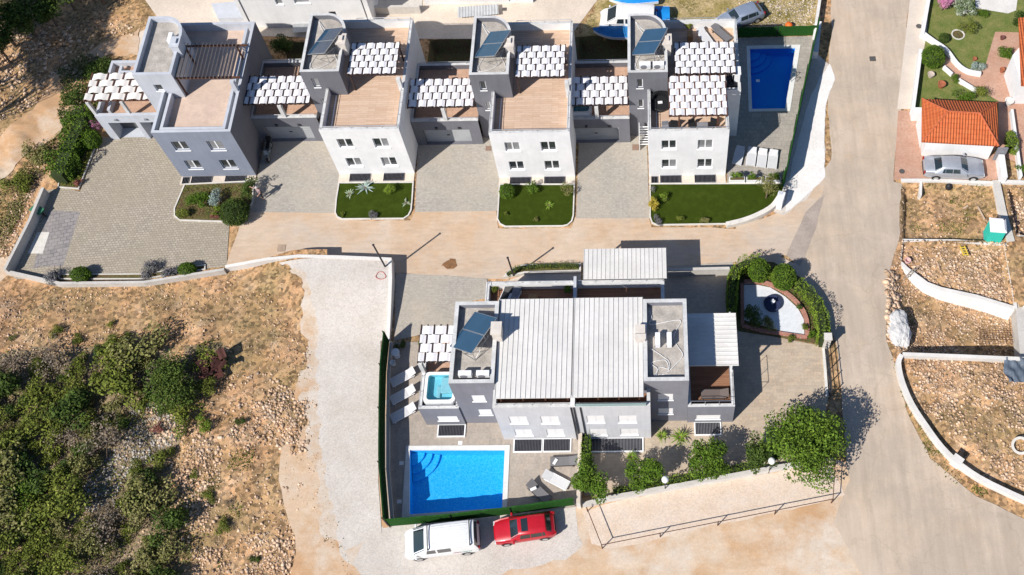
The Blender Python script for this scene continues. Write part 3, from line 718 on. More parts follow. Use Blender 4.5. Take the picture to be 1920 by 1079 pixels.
def ac_unit(label, x, y, z, rot=0, group='air conditioning units'):
    t = thing('air_conditioner', label, 'air conditioner', (x, y, z), rot, group)
    b = MB(); b.box(-.42, -.16, .08, .42, .16, .68); b.build('case', wpaint, t, loc=(0, 0, 0), bevel=.015)
    b = MB(); b.lathe([(.24, 0), (.24, .012), (.05, .02)], 16); o = b.build('fan_grille', greyp, t, loc=(-.1, -.162, .38)); o.rotation_euler = (R(90), 0, 0)
    b = MB(); b.box(-.35, -.2, 0, -.28, .2, .08).box(.28, -.2, 0, .35, .2, .08); b.build('foot', darkpaint, t, loc=(0, 0, 0))
    return t

def ARC(cx, cy, r, a0, a1, n=8, ry=None):
    ry = ry or r
    return [(cx + r * math.cos(R(a0 + (a1 - a0) * i / n)), cy + ry * math.sin(R(a0 + (a1 - a0) * i / n))) for i in range(n + 1)]
def tower_poly(d=0.0):
    p = [(-1.44 + d, 3.83 + d), (1.53 - d, 3.83 + d), (1.53 - d, 7.6)]
    p += ARC(-0.1, 7.6, 1.63 - d, 12, 80, 6, 1.9 - d)
    p += [(-0.1, 9.5 - d), (-1.44 + d, 9.5 - d)]
    return p

HOUSES = [dict(o=(-37.45, 46.38), front=greyblue, side=greyblue, tow=paleblue, fl=pinkfloor, gar=paleblue,
               label='grey three storey house at the left end of the row with bare brown roof slats'),
          dict(o=(-24.79, 46.37), front=white, side=white, tow=darkgrey, fl=deck, gar=darkgrey,
               label='white house with a grey stair tower directly right of the grey house'),
          dict(o=(-12.03, 45.81), front=white, side=white, tow=darkgrey, fl=deck, gar=darkgrey,
               label='white house with a grey stair tower, third house of the row from the left'),
          dict(o=(-0.21, 45.75), front=white, side=white, tow=darkgrey, fl=deck, gar=darkgrey,
               label='white house beside the dark blue pool with two white awning pergolas on its roof')]
for idx, h in enumerate(HOUSES):
    ox, oy = h['o']; t = thing('house', h['label'], 'house', (ox, oy, 0), group='row of modern flat roofed houses'); h['t'] = t
    D = 10.6; W = 6.01; ZT = 6.24; ZF = 5.42
    ops = [(1.0, 2.12, 3.78, 5.0), (3.72, 4.86, 3.72, 5.0), (1.02, 2.16, 1.12, 2.35), (3.77, 4.92, 1.08, 2.35)]
    xr = W if idx < 3 else 7.06
    mb = MB(); facade(mb, 0, W, 0, ZT, 0, ops)
    th = .22
    if idx < 3:
        outer = [(0, 0), (W, 0), (W, D), (0, D)]; inner = [(th, th), (W - th, th), (W - th, D - th), (th, D - th)]
        skip = (0,)
    else:
        outer = [(0, 0), (W, 0), (W, 3.66), (7.06, 3.66), (7.06, D), (0, D)]
        inner = [(th, th), (W - th, th), (W - th, 3.66 + th), (7.06 - th, 3.66 + th), (7.06 - th, D - th), (th, D - th)]
        skip = (0,)
    mb.ring(outer, inner, 0, ZF, ZT, 0, 1, 2, skip, em={1: 3} if idx == 0 else {})
    mb.build('wall', [h['front'], parap if idx else paleblue, white if idx else paleblue, darkgrey], t, loc=(0, 0, 0))
    m2 = MB(); m2.add([(p[0], p[1], ZF) for p in inner], [tuple(range(len(inner)))]); m2.build('roof_terrace', h['fl'], t, loc=(0, 0, 0))
    for o in ops: window(t, *o, 0)
    # tower
    tb = MB(); to = tower_poly(); ti = tower_poly(.22)
    tops = [(-.80, -.33, 6.43, 7.56), (-.76, -.33, 3.86, 4.95)] if idx else [(-.35, .25, 6.3, 7.1)]
    facade(tb, -1.44, 1.53, 0, 8.38, 3.83, tops)
    tb.ring(to, ti, 0, 7.9, 8.38, 0, 1, 0, (0,))
    tb.build('stair_tower', [h['tow'], parap if idx else paleblue], t, loc=(0, 0, 0))
    for o in tops: window(t, *o, 3.83, double=False)
    m2 = MB(); m2.add([(p[0], p[1], 7.9) for p in ti], [tuple(range(len(ti)))]); m2.build('tower_roof', screed, t, loc=(0, 0, 0))
    # chimney
    c = MB(); c.box(1.2, 5.95, 7.6, 1.82, 6.85, 8.95).box(1.14, 5.89, 8.95, 1.88, 6.91, 9.05); c.box(1.36, 6.2, 9.05, 1.66, 6.6, 9.2)
    c.build('chimney', chim_m if idx else paleblue, t, loc=(0, 0, 0))
    c = MB(); c.box(5.62, 3.72, ZF, 5.92, 4.02, 7.35); c.build('column', parap if idx else paleblue, t, loc=(0, 0, 0))
    # railings
    if idx:
        railing(t, [(.11, 3.7, ZT), (.11, .11, ZT), (W - .11, .11, ZT), (W - .11, 3.5, ZT)], .3)
        railing(t, [(1.6, D - .11, ZT), (xr - .11, D - .11, ZT), (xr - .11, 7.4, ZT)], .3)
        g = MB(); g.box(.62, .5, ZF, .68, 3.7, ZF + .12); g.build('floor_channel', wpaint, t, loc=(0, 0, 0))
    else:
        g = MB(); g.box(.52, .34, ZF, .74, 3.72, ZF + .7).box(.74, .34, ZF, 5.28, .56, ZF + .7).box(5.28, .34, ZF, 5.50, 7.1, ZF + .7).box(5.28, 8.2, ZF, 5.5, D - .5, ZF + .7)
        g.build('planter_wall', paleblue, t, loc=(0, 0, 0))
    # garage with its terrace, left of the tower
    gx0 = -6.74 if idx else -6.5; gy0 = 3.22 if idx else 3.7; gy1 = 8.95 if idx else 9.25; gx1 = -1.44
    g = MB(); zf = 2.75; zt = 3.3
    if idx:
        ops = [(gx0 + .75, gx1 - .85, 0.02, 2.1)]
        facade(g, gx0, gx1, 0, zt, gy0, ops, .35)
    else:
        ops = [(-5.85, -3.65, 0.0, 2.35), (-3.3, -2.1, 0.0, 2.35)]
        facade(g, gx0, gx1, 0, zt, gy0, ops, 1.2)
    g.ring([(gx0, gy0), (gx1, gy0), (gx1, gy1), (gx0, gy1)], [(gx0 + .2, gy0 + .28), (gx1 - .01, gy0 + .28), (gx1 - .01, gy1 - .25), (gx0 + .2, gy1 - .25)], -1.2, zf, zt, 0, 1, 0, (0, 1))
    g.build('garage', [h['gar'], parap if idx else paleblue], t, loc=(0, 0, 0))
    g = MB(); g.add([(gx0 + .2, gy0 + .28, zf), (gx1 - .01, gy0 + .28, zf), (gx1 - .01, gy1 - .25, zf), (gx0 + .2, gy1 - .25, zf)], [(0,1,2,3)])
    g.build('garage_terrace', pinktile, t, loc=(0, 0, 0))
    if idx:
        g = MB(); g.box(ops[0][0] + .01, gy0 + .3, .03, ops[0][1] - .01, gy0 + .345, 2.09)
        for q in range(1, 7): g.box(ops[0][0] + .02, gy0 + .285, .3 * q, ops[0][1] - .02, gy0 + .3, .3 * q + .03)
        o = g.build('garage_door', garage_door, t, loc=(0, 0, 0))
        g = MB(); xm = (ops[0][0] + ops[0][1]) / 2; g.box(xm - .12, gy0 + .26, .95, xm + .12, gy0 + .284, 1.05); g.build('handle', darkpaint, o, loc=(0, 0, 0))
        for k, xx in enumerate((gx0 + 1.9, gx1 - 1.6)):
            g = MB(); g.box(xx - .1, gy0 - .1, 2.3, xx + .1, gy0, 2.5); g.build('wall_lamp', darkpaint, t, loc=(0, 0, 0))
        railing(t, [(gx0 + .3, gy0 + .14, zt), (gx1 - .1, gy0 + .14, zt)], .28)
        railing(t, [(gx0 + .3, gy1 - .12, zt), (gx1 - .1, gy1 - .12, zt)], .28)
    else:
        g = MB(); g.box(-5.84, gy0 + 1.1, .02, -3.66, gy0 + 1.18, 2.34); g.build('garage_door', darkdoor, t, loc=(0, 0, 0))
        g = MB(); g.box(-3.29, gy0 + 1.1, .02, -2.11, gy0 + 1.18, 2.34); g.build('side_door', darkdoor, t, loc=(0, 0, 0))
        g = MB(); g.box(-5.67, 4.3, zf, -5.45, 8.7, zt + .0).box(-5.45, 8.0, zf, -4.3, 8.2, zt); g.build('terrace_low_wall', paleblue, t, loc=(0, 0, 0))
        for xx in (-5.0, -2.6):
            g = MB(); g.box(xx - .1, gy0 - .12, 2.75, xx + .1, gy0, 2.9); g.build('wall_lamp', greyp, t, loc=(0, 0, 0))
    # strip with light wells before the front
    s = MB(); s.box(0.0, -.76, -.04, W, -.004, .03); s.build('apron', beigepave, t, loc=(0, 0, 0))
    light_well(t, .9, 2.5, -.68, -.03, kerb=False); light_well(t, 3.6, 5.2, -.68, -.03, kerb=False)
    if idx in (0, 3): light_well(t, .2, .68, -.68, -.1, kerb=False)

# house 4: wing top, outdoor kitchen
t = HOUSES[3]['t']
g = MB(); g.box(6.05, 3.95, 5.42, 6.75, 5.3, 6.35); o = g.build('outdoor_kitchen', darkpaint, t, loc=(0, 0, 0))
g = MB(); g.box(6.45, 4.3, 6.36, 6.98, 4.95, 7.3).box(6.4, 4.25, 7.3, 7.03, 5.0, 7.38); g.build('barbecue_chimney', wpaint, t, loc=(0, 0, 0))
g = MB()
for k in range(8): g.box(-.68, 2.5 + k * .1, .7 + k * .2, -.02, 2.56 + k * .1, .76 + k * .2)
g.box(-.72, 2.4, .0, -.68, 3.4, 2.5).box(-.03, 2.4, .0, .0 - .004, 3.4, 2.5); g.build('side_gate', wpaint, t, loc=(0, 0, 0))

# pergolas on the houses
o1, o2, o3, o4 = [h['o'] for h in HOUSES]
GP = 'woven white awning pergolas on the houses'
weave_pergola('pergola of woven white cloth on the roof of the second house from the left', 1.95, 4.15, 3.65, 2.95, 7.7, 5, .74, 5.42, [(.1, .1, .1), (.1, 2.85, .1), (3.55, 2.85, .1)], origin=o2, group=GP)
weave_pergola('pergola of woven white cloth on the roof of the middle white house', 1.95, 4.15, 3.65, 2.95, 7.7, 5, .74, 5.42, [(.1, .1, .1), (.1, 2.85, .1), (3.55, 2.85, .1)], origin=o3, group=GP)
weave_pergola('rear woven white cloth pergola on the roof beside the dark pool', 2.1, 4.25, 4.5, 2.95, 7.7, 5, .74, 5.42, [(4.4, .1, .1), (4.4, 2.85, .1), (.1, 2.85, .1)], origin=o4, group=GP)
weave_pergola('front woven white cloth pergola with chairs below it beside the dark pool', 1.6, .48, 4.2, 3.6, 7.66, 6, .74, 5.42, [(.7, .12, .12), (3.56, .12, .12)], origin=o4, bm_=brownm, group=GP)
for i, (oo, lab) in enumerate(((o2, 'woven white pergola over the garage terrace between the grey house and the first white house'), (o3, 'woven white pergola over the garage terrace between the two middle white houses'), (o4, 'woven white pergola with a hot tub in front beneath it'))):
    weave_pergola(lab, -6.6, 3.35, 5.05, 2.65, 5.2, 4, .74, 2.75, [(2.65, .05, .28)], origin=oo, group=GP, phase=i)
weave_pergola('cream woven pergola with brown beams over the open carport of the grey house', -6.6, 3.95, 5.1, 2.6, 5.2, 4, 1.22, 2.75, [(.12, .05, .24), (2.8, .05, .24), (.12, 2.3, .24)], origin=o1, cm=creamcloth, bm_=brownm, group=GP, amp=.08)
# bare slat pergola on the grey house
t = thing('slat_pergola', 'bare dark brown slat pergola without cloth on the grey house roof', 'pergola', (o1[0] + 1.55, o1[1] + 4.0, 5.42))
W, D, H = 4.1, 3.2, 2.25
for yy in (.06, D - .06):
    b = MB(); b.box(-.1, yy - .05, H - .2, W + .8, yy + .05, H - .05); b.build('purlin', brownm, t, loc=(0, 0, 0))
b0 = None
for i in range(15):
    if b0 is None:
        b = MB(); b.add([(-.03, -.1, H - .05), (.02, -.1, H + .12), (.05, -.1, H + .11), (.0, -.1, H - .05), (-.03, D + .1, H - .05), (.02, D + .1, H + .12), (.05, D + .1, H + .11), (.0, D + .1, H - .05)],
                        [(0,3,2,1), (4,5,6,7), (0,1,5,4), (1,2,6,5), (2,3,7,6), (3,0,4,7)]); b0 = b.build('slat', mat('weathered_slat', (.17, .145, .135), .8, .15, 4), t, loc=(0, 0, 0))
    else:
        c = b0.copy(); c.parent = t; c.location = (i * W / 14, 0, 0); COL.objects.link(c)
for x, y in ((.05, .1), (.05, D - .1), (W - .05, D - .1)): b = MB(); b.box(x - .05, y - .05, 0, x + .05, y + .05, H - .2); b.build('post', brownm, t, loc=(0, 0, 0))
# solar panels
GS = 'solar water heater panels'
for oo, lab in ((o2, 'blue solar panel on the stair tower of the first white house'), (o3, 'blue solar panel on the stair tower of the middle white house'), (o4, 'blue solar panel on the stair tower beside the dark pool')):
    solar_panel(lab, .22, 6.45, 7.9, R(-24), org=oo)
    cables('loose pipes round the solar panel on the tower, ' + lab.split('tower ')[1], [[(-.9, 5.0), (-.6, 4.3), (.2, 4.15), (.9, 4.4), (1.1, 5.2)], [(-.8, 8.9), (-.2, 8.2), (.5, 8.0)], [(-.9, 4.8), (-.2, 4.5), (.6, 5.0)]], oo, 7.9)
ac_unit('left white air conditioning unit in front of the solar panel beside the dark pool', o4[0] - .15, o4[1] + 4.55, 7.9)
ac_unit('right white air conditioning unit in front of the solar panel beside the dark pool', o4[0] + .85, o4[1] + 4.55, 7.9)
ac_unit('white air conditioning unit at the back edge of the grey house tower roof', o1[0] + .75, o1[1] + 7.3, 7.9, R(90))

# ------------------------------------------------------------------ VILLA
vx, vy = -10.42, 24.58
V = thing('villa', 'large grey and white villa with a ribbed white metal roof and two rooftop towers', 'house', (vx, vy, 0))
w4 = [(.83, 2.0, 3.25, 4.6), (2.9, 4.08, 3.2, 4.56), (.9, 2.06, .75, 2.05), (3.06, 4.22, .7, 2.05),
      (5.92, 7.07, 3.22, 4.6), (8.0, 9.18, 3.17, 4.55), (5.96, 7.12, .67, 2.0), (8.05, 9.24, .68, 1.95)]
mb = MB(); facade(mb, 0, 10.11, 0, 6.26, 0, w4, .1)
mb.ring([(0, 0), (10.11, 0), (10.11, 7.2), (0, 7.2)], [(.22, .3), (9.89, .3), (9.89, 6.98), (.22, 6.98)], 0, 5.4, 6.26, 0, 1, 0, (0,))
mb.build('front_block', [offwhite, parap], V, loc=(0, 0, 0))
b = MB(); b.add([(.22, .3, 5.4), (9.89, .3, 5.4), (9.89, 6.98, 5.4), (.22, 6.98, 5.4)], [(0,1,2,3)]); b.build('roof_terrace', deckdk, V, loc=(0, 0, 0))
for o in w4: window(V, *o, 0, .1, closed=True)
b = MB(); b.box(5.02, .02, 5.4, 5.3, .9, 6.6); b.build('dividing_wall', white, V, loc=(0, 0, 0))
# metal roof, two sheets with ribs
for x0, x1, yb, zz in ((.22, 5.12, 7.15, 7.22), (5.16, 9.72, 7.15, 7.26)):
    b = MB(); b.add([(x0, .28, zz - .12), (x1, .28, zz - .12), (x1, yb, zz + .02), (x0, yb, zz + .02), (x0, .28, zz - .05), (x1, .28, zz - .05), (x1, yb, zz + .09), (x0, yb, zz + .09)],
                    [(3,2,1,0), (4,5,6,7), (0,1,5,4), (1,2,6,5), (2,3,7,6), (3,0,4,7)])
    o = b.build('metal_roof', wmetal, V, loc=(0, 0, 0))
    b = MB(); n = int((x1 - x0) / .31)
    for i in range(n + 1):
        xx = x0 + .04 + (x1 - x0 - .08) * i / n
        b.add([(xx - .016, .27, zz - .05), (xx + .016, .27, zz - .05), (xx + .008, .27, zz - .015), (xx - .008, .27, zz - .015), (xx - .016, yb + .01, zz + .09), (xx + .016, yb + .01, zz + .09), (xx + .008, yb + .01, zz + .125), (xx - .008, yb + .01, zz + .125)],
              [(3,2,1,0), (4,5,6,7), (0,1,5,4), (1,2,6,5), (2,3,7,6), (3,0,4,7)])
    b.build('roof_rib', seam_m, o, loc=(0, 0, 0))
    for xx in np.linspace(x0 + .3, x1 - .3, 4): b = MB(); b.box(xx - .05, .5, 5.4, xx + .05, .6, zz - .12); b.build('roof_post', brownm, V, loc=(0, 0, 0))
railing(V, [(.2, .15, 6.26), (4.9, .15, 6.26)], .25); railing(V, [(5.4, .15, 6.26), (9.9, .15, 6.26)], .25)
b = MB(); b.box(5.35, .02, 6.27, 9.85, .06, 6.62); b.build('glass_balustrade', mat('green_glass', (0.30, 0.42, 0.42), .15, .05, 1, spec=.6), V, loc=(0, 0, 0))
# drain pipes crossing the facade
b = MB()
for xx in (5.02, 5.2, 5.62): b.tube([(xx, -.05, 6.2), (xx + .02, -.07, 3.0), (xx + .02, -.07, .1)], .045, 6)
b.build('drain_pipe', darkpaint, V, loc=(0, 0, 0))
# towers
def vtower(x0, x1, y0, y1, z1, ops, ops_x=None):
    b = MB(); facade(b, x0, x1, 0, z1, y0, ops, .1); th = .26
    b.ring([(x0, y0), (x1, y0), (x1, y1), (x0, y1)], [(x0 + th, y0 + th), (x1 - th, y0 + th), (x1 - th, y1 - th), (x0 + th, y1 - th)], 0, z1 - .5, z1, 0, 1, 0, (0,))
    b.build('tower', [midgrey, parap], V, loc=(0, 0, 0))
    b = MB(); b.add([(x0 + th, y0 + th, z1 - .5), (x1 - th, y0 + th, z1 - .5), (x1 - th, y1 - th, z1 - .5), (x0 + th, y1 - th, z1 - .5)], [(0,1,2,3)]); b.build('tower_roof', screed, V, loc=(0, 0, 0))
    for o in ops: window(V, *o, y0, .1, double=False, closed=True)
vtower(-2.72, .19, 1.2, 6.93, 7.5, [(-1.62, -.74, 4.25, 5.32), (-1.55, -.65, 1.62, 2.68)])
vtower(9.71, 12.59, 1.2, 6.93, 7.5, [(10.62, 11.6, 4.1, 5.2), (10.64, 11.62, 1.42, 2.5)])
# side blocks with terraces
def vblock(x0, x1, y0, y1, zt, ops, floorm, zf=2.55):
    b = MB(); facade(b, x0, x1, 0, zt, y0, ops, .1); th = .22
    b.ring([(x0, y0), (x1, y0), (x1, y1), (x0, y1)], [(x0 + th, y0 + th), (x1 - th, y0 + th), (x1 - th, y1 - th), (x0 + th, y1 - th)], 0, zf, zt, 0, 1, 0, (0,))
    b.build('side_block', [midgrey, parap], V, loc=(0, 0, 0))
    b = MB(); b.add([(x0 + th, y0 + th, zf), (x1 - th, y0 + th, zf), (x1 - th, y1 - th, zf), (x0 + th, y1 - th, zf)], [(0,1,2,3)]); b.build('side_terrace', floorm, V, loc=(0, 0, 0))
    for o in ops: window(V, *o, y0, .1, double=False, closed=True)
vblock(-5.45, -2.73, 1.1, 6.9, 3.2, [(-4.5, -3.1, .85, 1.7)], pinktile)
vblock(12.6, 15.74, 1.08, 7.2, 3.04, [(13.2, 14.85, .62, 1.42)], deckdk, 2.3)
railing(V, [(-5.34, 3.4, 3.2), (-5.34, 1.21, 3.2), (-2.9, 1.21, 3.2)], .3); railing(V, [(12.8, 1.19, 3.04), (15.63, 1.19, 3.04), (15.63, 3.2, 3.04)], .8, 1.0)
# rear terrace
b = MB(); b.ring([(-1.46, 7.3), (11.2, 7.3), (11.2, 10.4), (-1.46, 10.4)], [(-1.2, 7.31), (10.95, 7.31), (10.95, 10.13), (-1.2, 10.13)], 0, 2.7, 3.4, 0, 1, 2, (0,))
b.build('rear_block', [midgrey, parap, wpaint], V, loc=(0, 0, 0))
for x0, x1, mm in ((-1.2, 4.8, deckdk), (5.0, 10.95, deckdk)):
    b = MB(); b.add([(x0, 7.25, 2.7), (x1, 7.25, 2.7), (x1, 10.13, 2.7), (x0, 10.13, 2.7)], [(0,1,2,3)]); b.build('rear_terrace', mm, V, loc=(0, 0, 0))
b = MB(); b.box(4.8, 7.3, 2.0, 5.0, 10.5, 3.9); b.build('dividing_wall', paleblue, V, loc=(0, 0, 0))
railing(V, [(-1.3, 7.6, 3.4), (-1.3, 10.27, 3.4), (4.7, 10.27, 3.4)], .3); railing(V, [(5.1, 10.27, 3.4), (11.1, 10.27, 3.4)], .3)
# rear part of the house joining the towers
# canopies
def canopy(label, x0, x1, y0, y1, z, along, posts, zfloor=0.0):
    t = thing('metal_canopy', label, 'canopy', (vx + (x0 + x1) / 2, vy + (y0 + y1) / 2, zfloor), group='white ribbed metal canopies'); cx, cy = (x0 + x1) / 2, (y0 + y1) / 2
    X0, X1, Y0, Y1 = x0 - cx, x1 - cx, y0 - cy, y1 - cy; H = z - zfloor
    b = MB(); b.box(X0, Y0, H - .09, X1, Y1, H - .03); o = b.build('metal_sheet', wmetal, t, loc=(0, 0, 0))
    b = MB()
    if along == 'y':
        n = int((X1 - X0) / .3)
        for i in range(n + 1): xx = X0 + .03 + (X1 - X0 - .06) * i / n; b.box(xx - .01, Y0 - .004, H - .03, xx + .01, Y1 + .004, H + .0)
    else:
        n = int((Y1 - Y0) / .3)
        for i in range(n + 1): yy = Y0 + .03 + (Y1 - Y0 - .06) * i / n; b.box(X0 - .004, yy - .015, H - .03, X1 + .004, yy + .015, H + .02)
    b.build('roof_rib', seam_m if along == 'y' else wmetal, o, loc=(0, 0, 0))
    for px, py in posts:
        b = MB(); b.box(px - cx - .06, py - cy - .06, 0, px - cx + .06, py - cy + .06, H - .09); b.build('post', wpaint, t, loc=(0, 0, 0))
canopy('white ribbed metal carport canopy behind the villa next to the street', 5.45, 11.4, 10.42, 12.85, 3.6, 'y', [(5.6, 12.7), (11.25, 12.7), (8.4, 12.7)])
canopy('white ribbed metal canopy over the right terrace of the villa', 12.66, 16.0, 3.25, 7.05, 4.9, 'x', [(15.6, 3.7), (15.6, 7.1)], 2.3)
weave_pergola('small woven white pergola on the left terrace of the villa above the hot tub', -5.4, 3.75, 2.66, 2.6, 5.1, 4, .84, 2.55, [(.1, .0, .26), (.1, 2.5, .12)], origin=(vx, vy), group=GP)
for a in ((-4.58, -2.8, .28, 1.05), (.75, 2.6, -.86, -.03), (2.75, 4.55, -.86, -.03), (6.0, 9.5, -.9, -.03), (13.17, 14.86, .2, 1.03)):
    light_well(V, a[0], a[1], a[2], a[3], greyp if a[0] > 5 else grille)
c = MB(); c.box(-.02, 4.1, 7.0, .56, 4.9, 8.5).box(-.08, 4.05, 8.5, .62, 4.95, 8.62); c.build('chimney', chim_m, V, loc=(0, 0, 0))
c = MB(); c.box(9.2, 3.9, 7.0, 9.85, 4.9, 8.0).box(9.15, 3.85, 8.0, 9.9, 4.2, 8.1); c.build('chimney', chim_m, V, loc=(0, 0, 0))
solar_panel('large two part solar panel on the left tower of the villa, its upper half shining', -1.32, 4.55, 7.0, R(-31), dx=1.95, ln=2.9, rise=1.15, org=(vx, vy))
ac_unit('left white air conditioning unit on the left tower of the villa', vx - 1.7, vy + 1.85, 7.0)
ac_unit('right white air conditioning unit on the left tower of the villa', vx - .55, vy + 1.85, 7.0)
ac_unit('left white air conditioning unit on the right tower of the villa', vx + 10.65, vy + 4.05, 7.0, R(90))
ac_unit('right white air conditioning unit on the right tower of the villa', vx + 11.4, vy + 4.05, 7.0, R(90))
cables('tangle of pale pipes on the front of the right villa tower', [[(10.2, 3.6), (10.9, 3.1), (11.4, 2.6), (11.2, 1.9), (10.7, 1.8)], [(10.4, 1.7), (10.8, 2.3), (11.3, 2.2), (11.1, 2.8)], [(10.2, 2.6), (10.6, 2.2), (10.5, 1.7)]], (vx, vy), 7.0)
cables('thin pipes along the back of the right villa tower', [[(10.1, 6.3), (10.3, 5.8), (10.2, 5.3)], [(12.1, 5.6), (11.9, 4.9), (11.7, 4.4)], [(11.9, 3.8), (12.25, 3.1), (11.7, 2.4), (11.3, 2.0)]], (vx, vy), 7.0)
# ------------------------------------------------------------------ building at the top edge
o = thing('apartment_building', 'long white building cut by the top edge, with small windows', 'building', (-34.47, 61.59, 0))
b = MB(); W = 10.2; ops = [(3.0, 3.6, 2.9, 3.9), (4.6, 5.9, 3.0, 3.9), (7.15, 7.75, .9, 1.9)]
facade(b, 0, W, 0, 7.5, 0, ops)
b.ring([(0, 0), (W, 0), (W, 12), (0, 12)], [(.25, .25), (W - .25, .25), (W - .25, 11.75), (.25, 11.75)], 0, 6.6, 7.5, 0, 1, 0, (0,))
b.build('wall', [white, parap], o, loc=(0, 0, 0))
for q in ops: window(o, *q, 0, double=False)
b = MB(); b.add([(.25, .25, 6.6), (W - .25, .25, 6.6), (W - .25, 11.75, 6.6), (.25, 11.75, 6.6)], [(0,1,2,3)]); b.build('roof', screed, o, loc=(0, 0, 0))
b = MB(); b.box(-.35, -.1, 0, -.02, 9, 6.9).box(W + .1, .05, 0, W + .5, 9, 6.9); b.build('wing_wall', white, o, loc=(0, 0, 0))
b = MB(); b.box(W + .5, 1.2, 0, 14.6, 1.45, .9).box(W + .5, 1.45, 0, 14.6, 9, .05); b.build('entrance_terrace', concrete, o, loc=(0, 0, 0))
o = thing('apartment_building', 'white building at the top edge whose wall ends left of the parked van', 'building', (-19.6, 63.6, 0))
b = MB(); facade(b, 0, 9.5, 0, 7.5, .2, [(3.2, 3.9, .9, 1.9), (7.4, 7.9, .2, 1.0)])
b.ring([(0, .2), (9.5, .2), (9.5, 12), (0, 12)], [(.25, .45), (9.25, .45), (9.25, 11.75), (.25, 11.75)], 0, 6.6, 7.5, 0, 1, 0, (0,)); b.build('wall', [white, parap], o, loc=(0, 0, 0)); o.children and None
window(o, 3.2, 3.9, .9, 1.9, .2, double=False)
b = MB(); b.add([(.25, .45, 6.6), (9.25, .45, 6.6), (9.25, 11.75, 6.6), (.25, 11.75, 6.6)], [(0,1,2,3)]); b.build('roof', screed, o, loc=(0, 0, 0))
def corrug(label, q, z, group):
    a, b_, c, d = [Vector((*P(*p, z), z)) for p in q]; mb = MB(); n = 28; vs = []
    for i in range(n + 1):
        for e0, e1 in ((a, b_), (d, c)):
            p = e0 + (e1 - e0) * i / n; vs.append((p.x, p.y, z + (.04 if i % 2 else 0)))
    mb.add(vs, [(2 * i, 2 * i + 2, 2 * i + 3, 2 * i + 1) for i in range(n)])
    return tag(mb.build('corrugated_cover', mat('grey_corrugated', (.42, .43, .44), .5, .1, 2)), label, 'metal cover', group)
corrug('corrugated grey cover over a cellar opening by the top white building', [(549, 62), (580, 60), (580, 42), (549, 44)], .4, 'corrugated grey covers')
corrug('long corrugated grey cover lying on the paving at the top', [(858, 34), (935, 27), (934, 8), (858, 14)], .4, 'corrugated grey covers')
# grey sunken box behind the grey house
b = MB(); q = PP([(399, 14), (448, 10), (462, 40), (412, 42)]); b.prism(q, -.02, .5, 0); tag(b.build('cistern_block', paleblue), 'low pale grey block with gravel behind it at the top left of the grey house', 'concrete block')
# white garage with tiled roof
t = thing('tiled_garage', 'small white garage with an orange tiled hip roof', 'garage', (21.3, 47.0, 0))
b = MB(); b.prism([(0, .25), (5.15, -.2), (5.45, 3.6), (.3, 4.0)], 0, 2.35); b.build('wall', white, t, loc=(0, 0, 0))
E4 = [(-.48, -.02, 2.4), (5.32, -.52, 2.4), (5.92, 3.55, 2.4), (.12, 4.05, 2.4)]; R0, R1 = (1.62, 1.95, 3.6), (3.98, 1.72, 3.6)
tilem, tt, tb_ = newmat('orange_roof_tiles', .8, .3)
vv_ = mapping(tt, rot=R(5)); wv = tt.nodes.new('ShaderNodeTexWave'); wv.inputs['Scale'].default_value = 1.45; wv.bands_direction = 'X'; tt.links.new(vv_, wv.inputs['Vector'])
wv2 = tt.nodes.new('ShaderNodeTexWave'); wv2.inputs['Scale'].default_value = .95; wv2.bands_direction = 'Y'; wv2.wave_profile = 'SAW'; tt.links.new(vv_, wv2.inputs['Vector'])
cc = ramp(tt, noi(tt, 3, 5, .7), [(.3, (.50, .105, .032)), (.7, (.64, .175, .06))])
cc = mixc(tt, 1.0, cc, ramp(tt, wv2.outputs['Fac'], [(0, .72), (.25, 1.0)]), 'MULTIPLY'); cc = mixc(tt, 1.0, cc, ramp(tt, wv.outputs['Fac'], [(0, .72), (.5, 1.05)]), 'MULTIPLY')
tt.links.new(cc, tb_.inputs['Base Color']); bumpn(tt, tb_, wv.outputs['Fac'], .9, .08)
b = MB(); b.add(E4 + [R0, R1], [(0, 1, 5, 4), (1, 2, 5), (2, 3, 4, 5), (3, 0, 4)]); b.add([(p[0], p[1], 2.3) for p in E4] + E4, [(3,2,1,0), (0,1,5,4), (1,2,6,5), (2,3,7,6), (3,0,4,7)])
o = b.build('roof', tilem, t, loc=(0, 0, 0))
b = MB()
for a, c in ((R0, R1), (R0, E4[0]), (R0, E4[3]), (R1, E4[1]), (R1, E4[2])): b.cyl((a[0], a[1], a[2] + .02), (c[0], c[1], c[2] + .03), .07, 6)
b.build('ridge_tiles', mat('ridge_tile', (.46, .12, .05), .8, .2, 4), o, loc=(0, 0, 0))
b = MB(); b.box(-.02, 1.0, .0, .02, 3.2, 2.1); b.build('garage_door', wpaint, t, loc=(0, 0, 0))
b = MB(); b.box(5.5, -.3, 0, 6.3, -.2, 1.7); b.build('side_gate', greyp, t, loc=(0, 0, 0))
# house at the right edge
t = thing('villa_corner', 'white house cut by the right edge beside the garden, with a tiled roof edge', 'house', (*P(1888, 190), 0))
ax, ay = P(1888, 190); q = [P(1882, 142), P(1905, 115), P(1990, 105), P(1990, 195), P(1898, 195)]
b = MB(); b.prism([(x - ax, y - ay) for x, y in q], 0, 2.7); b.build('wall', white, t, loc=(0, 0, 0))
q = PP([(1910, 34), (2020, 34), (2020, 168), (1915, 160)], 2.9)
b = MB(); b.prism([(x - ax, y - ay) for x, y in q], 2.75, 2.95); b.build('roof', tilem, t, loc=(0, 0, 0))
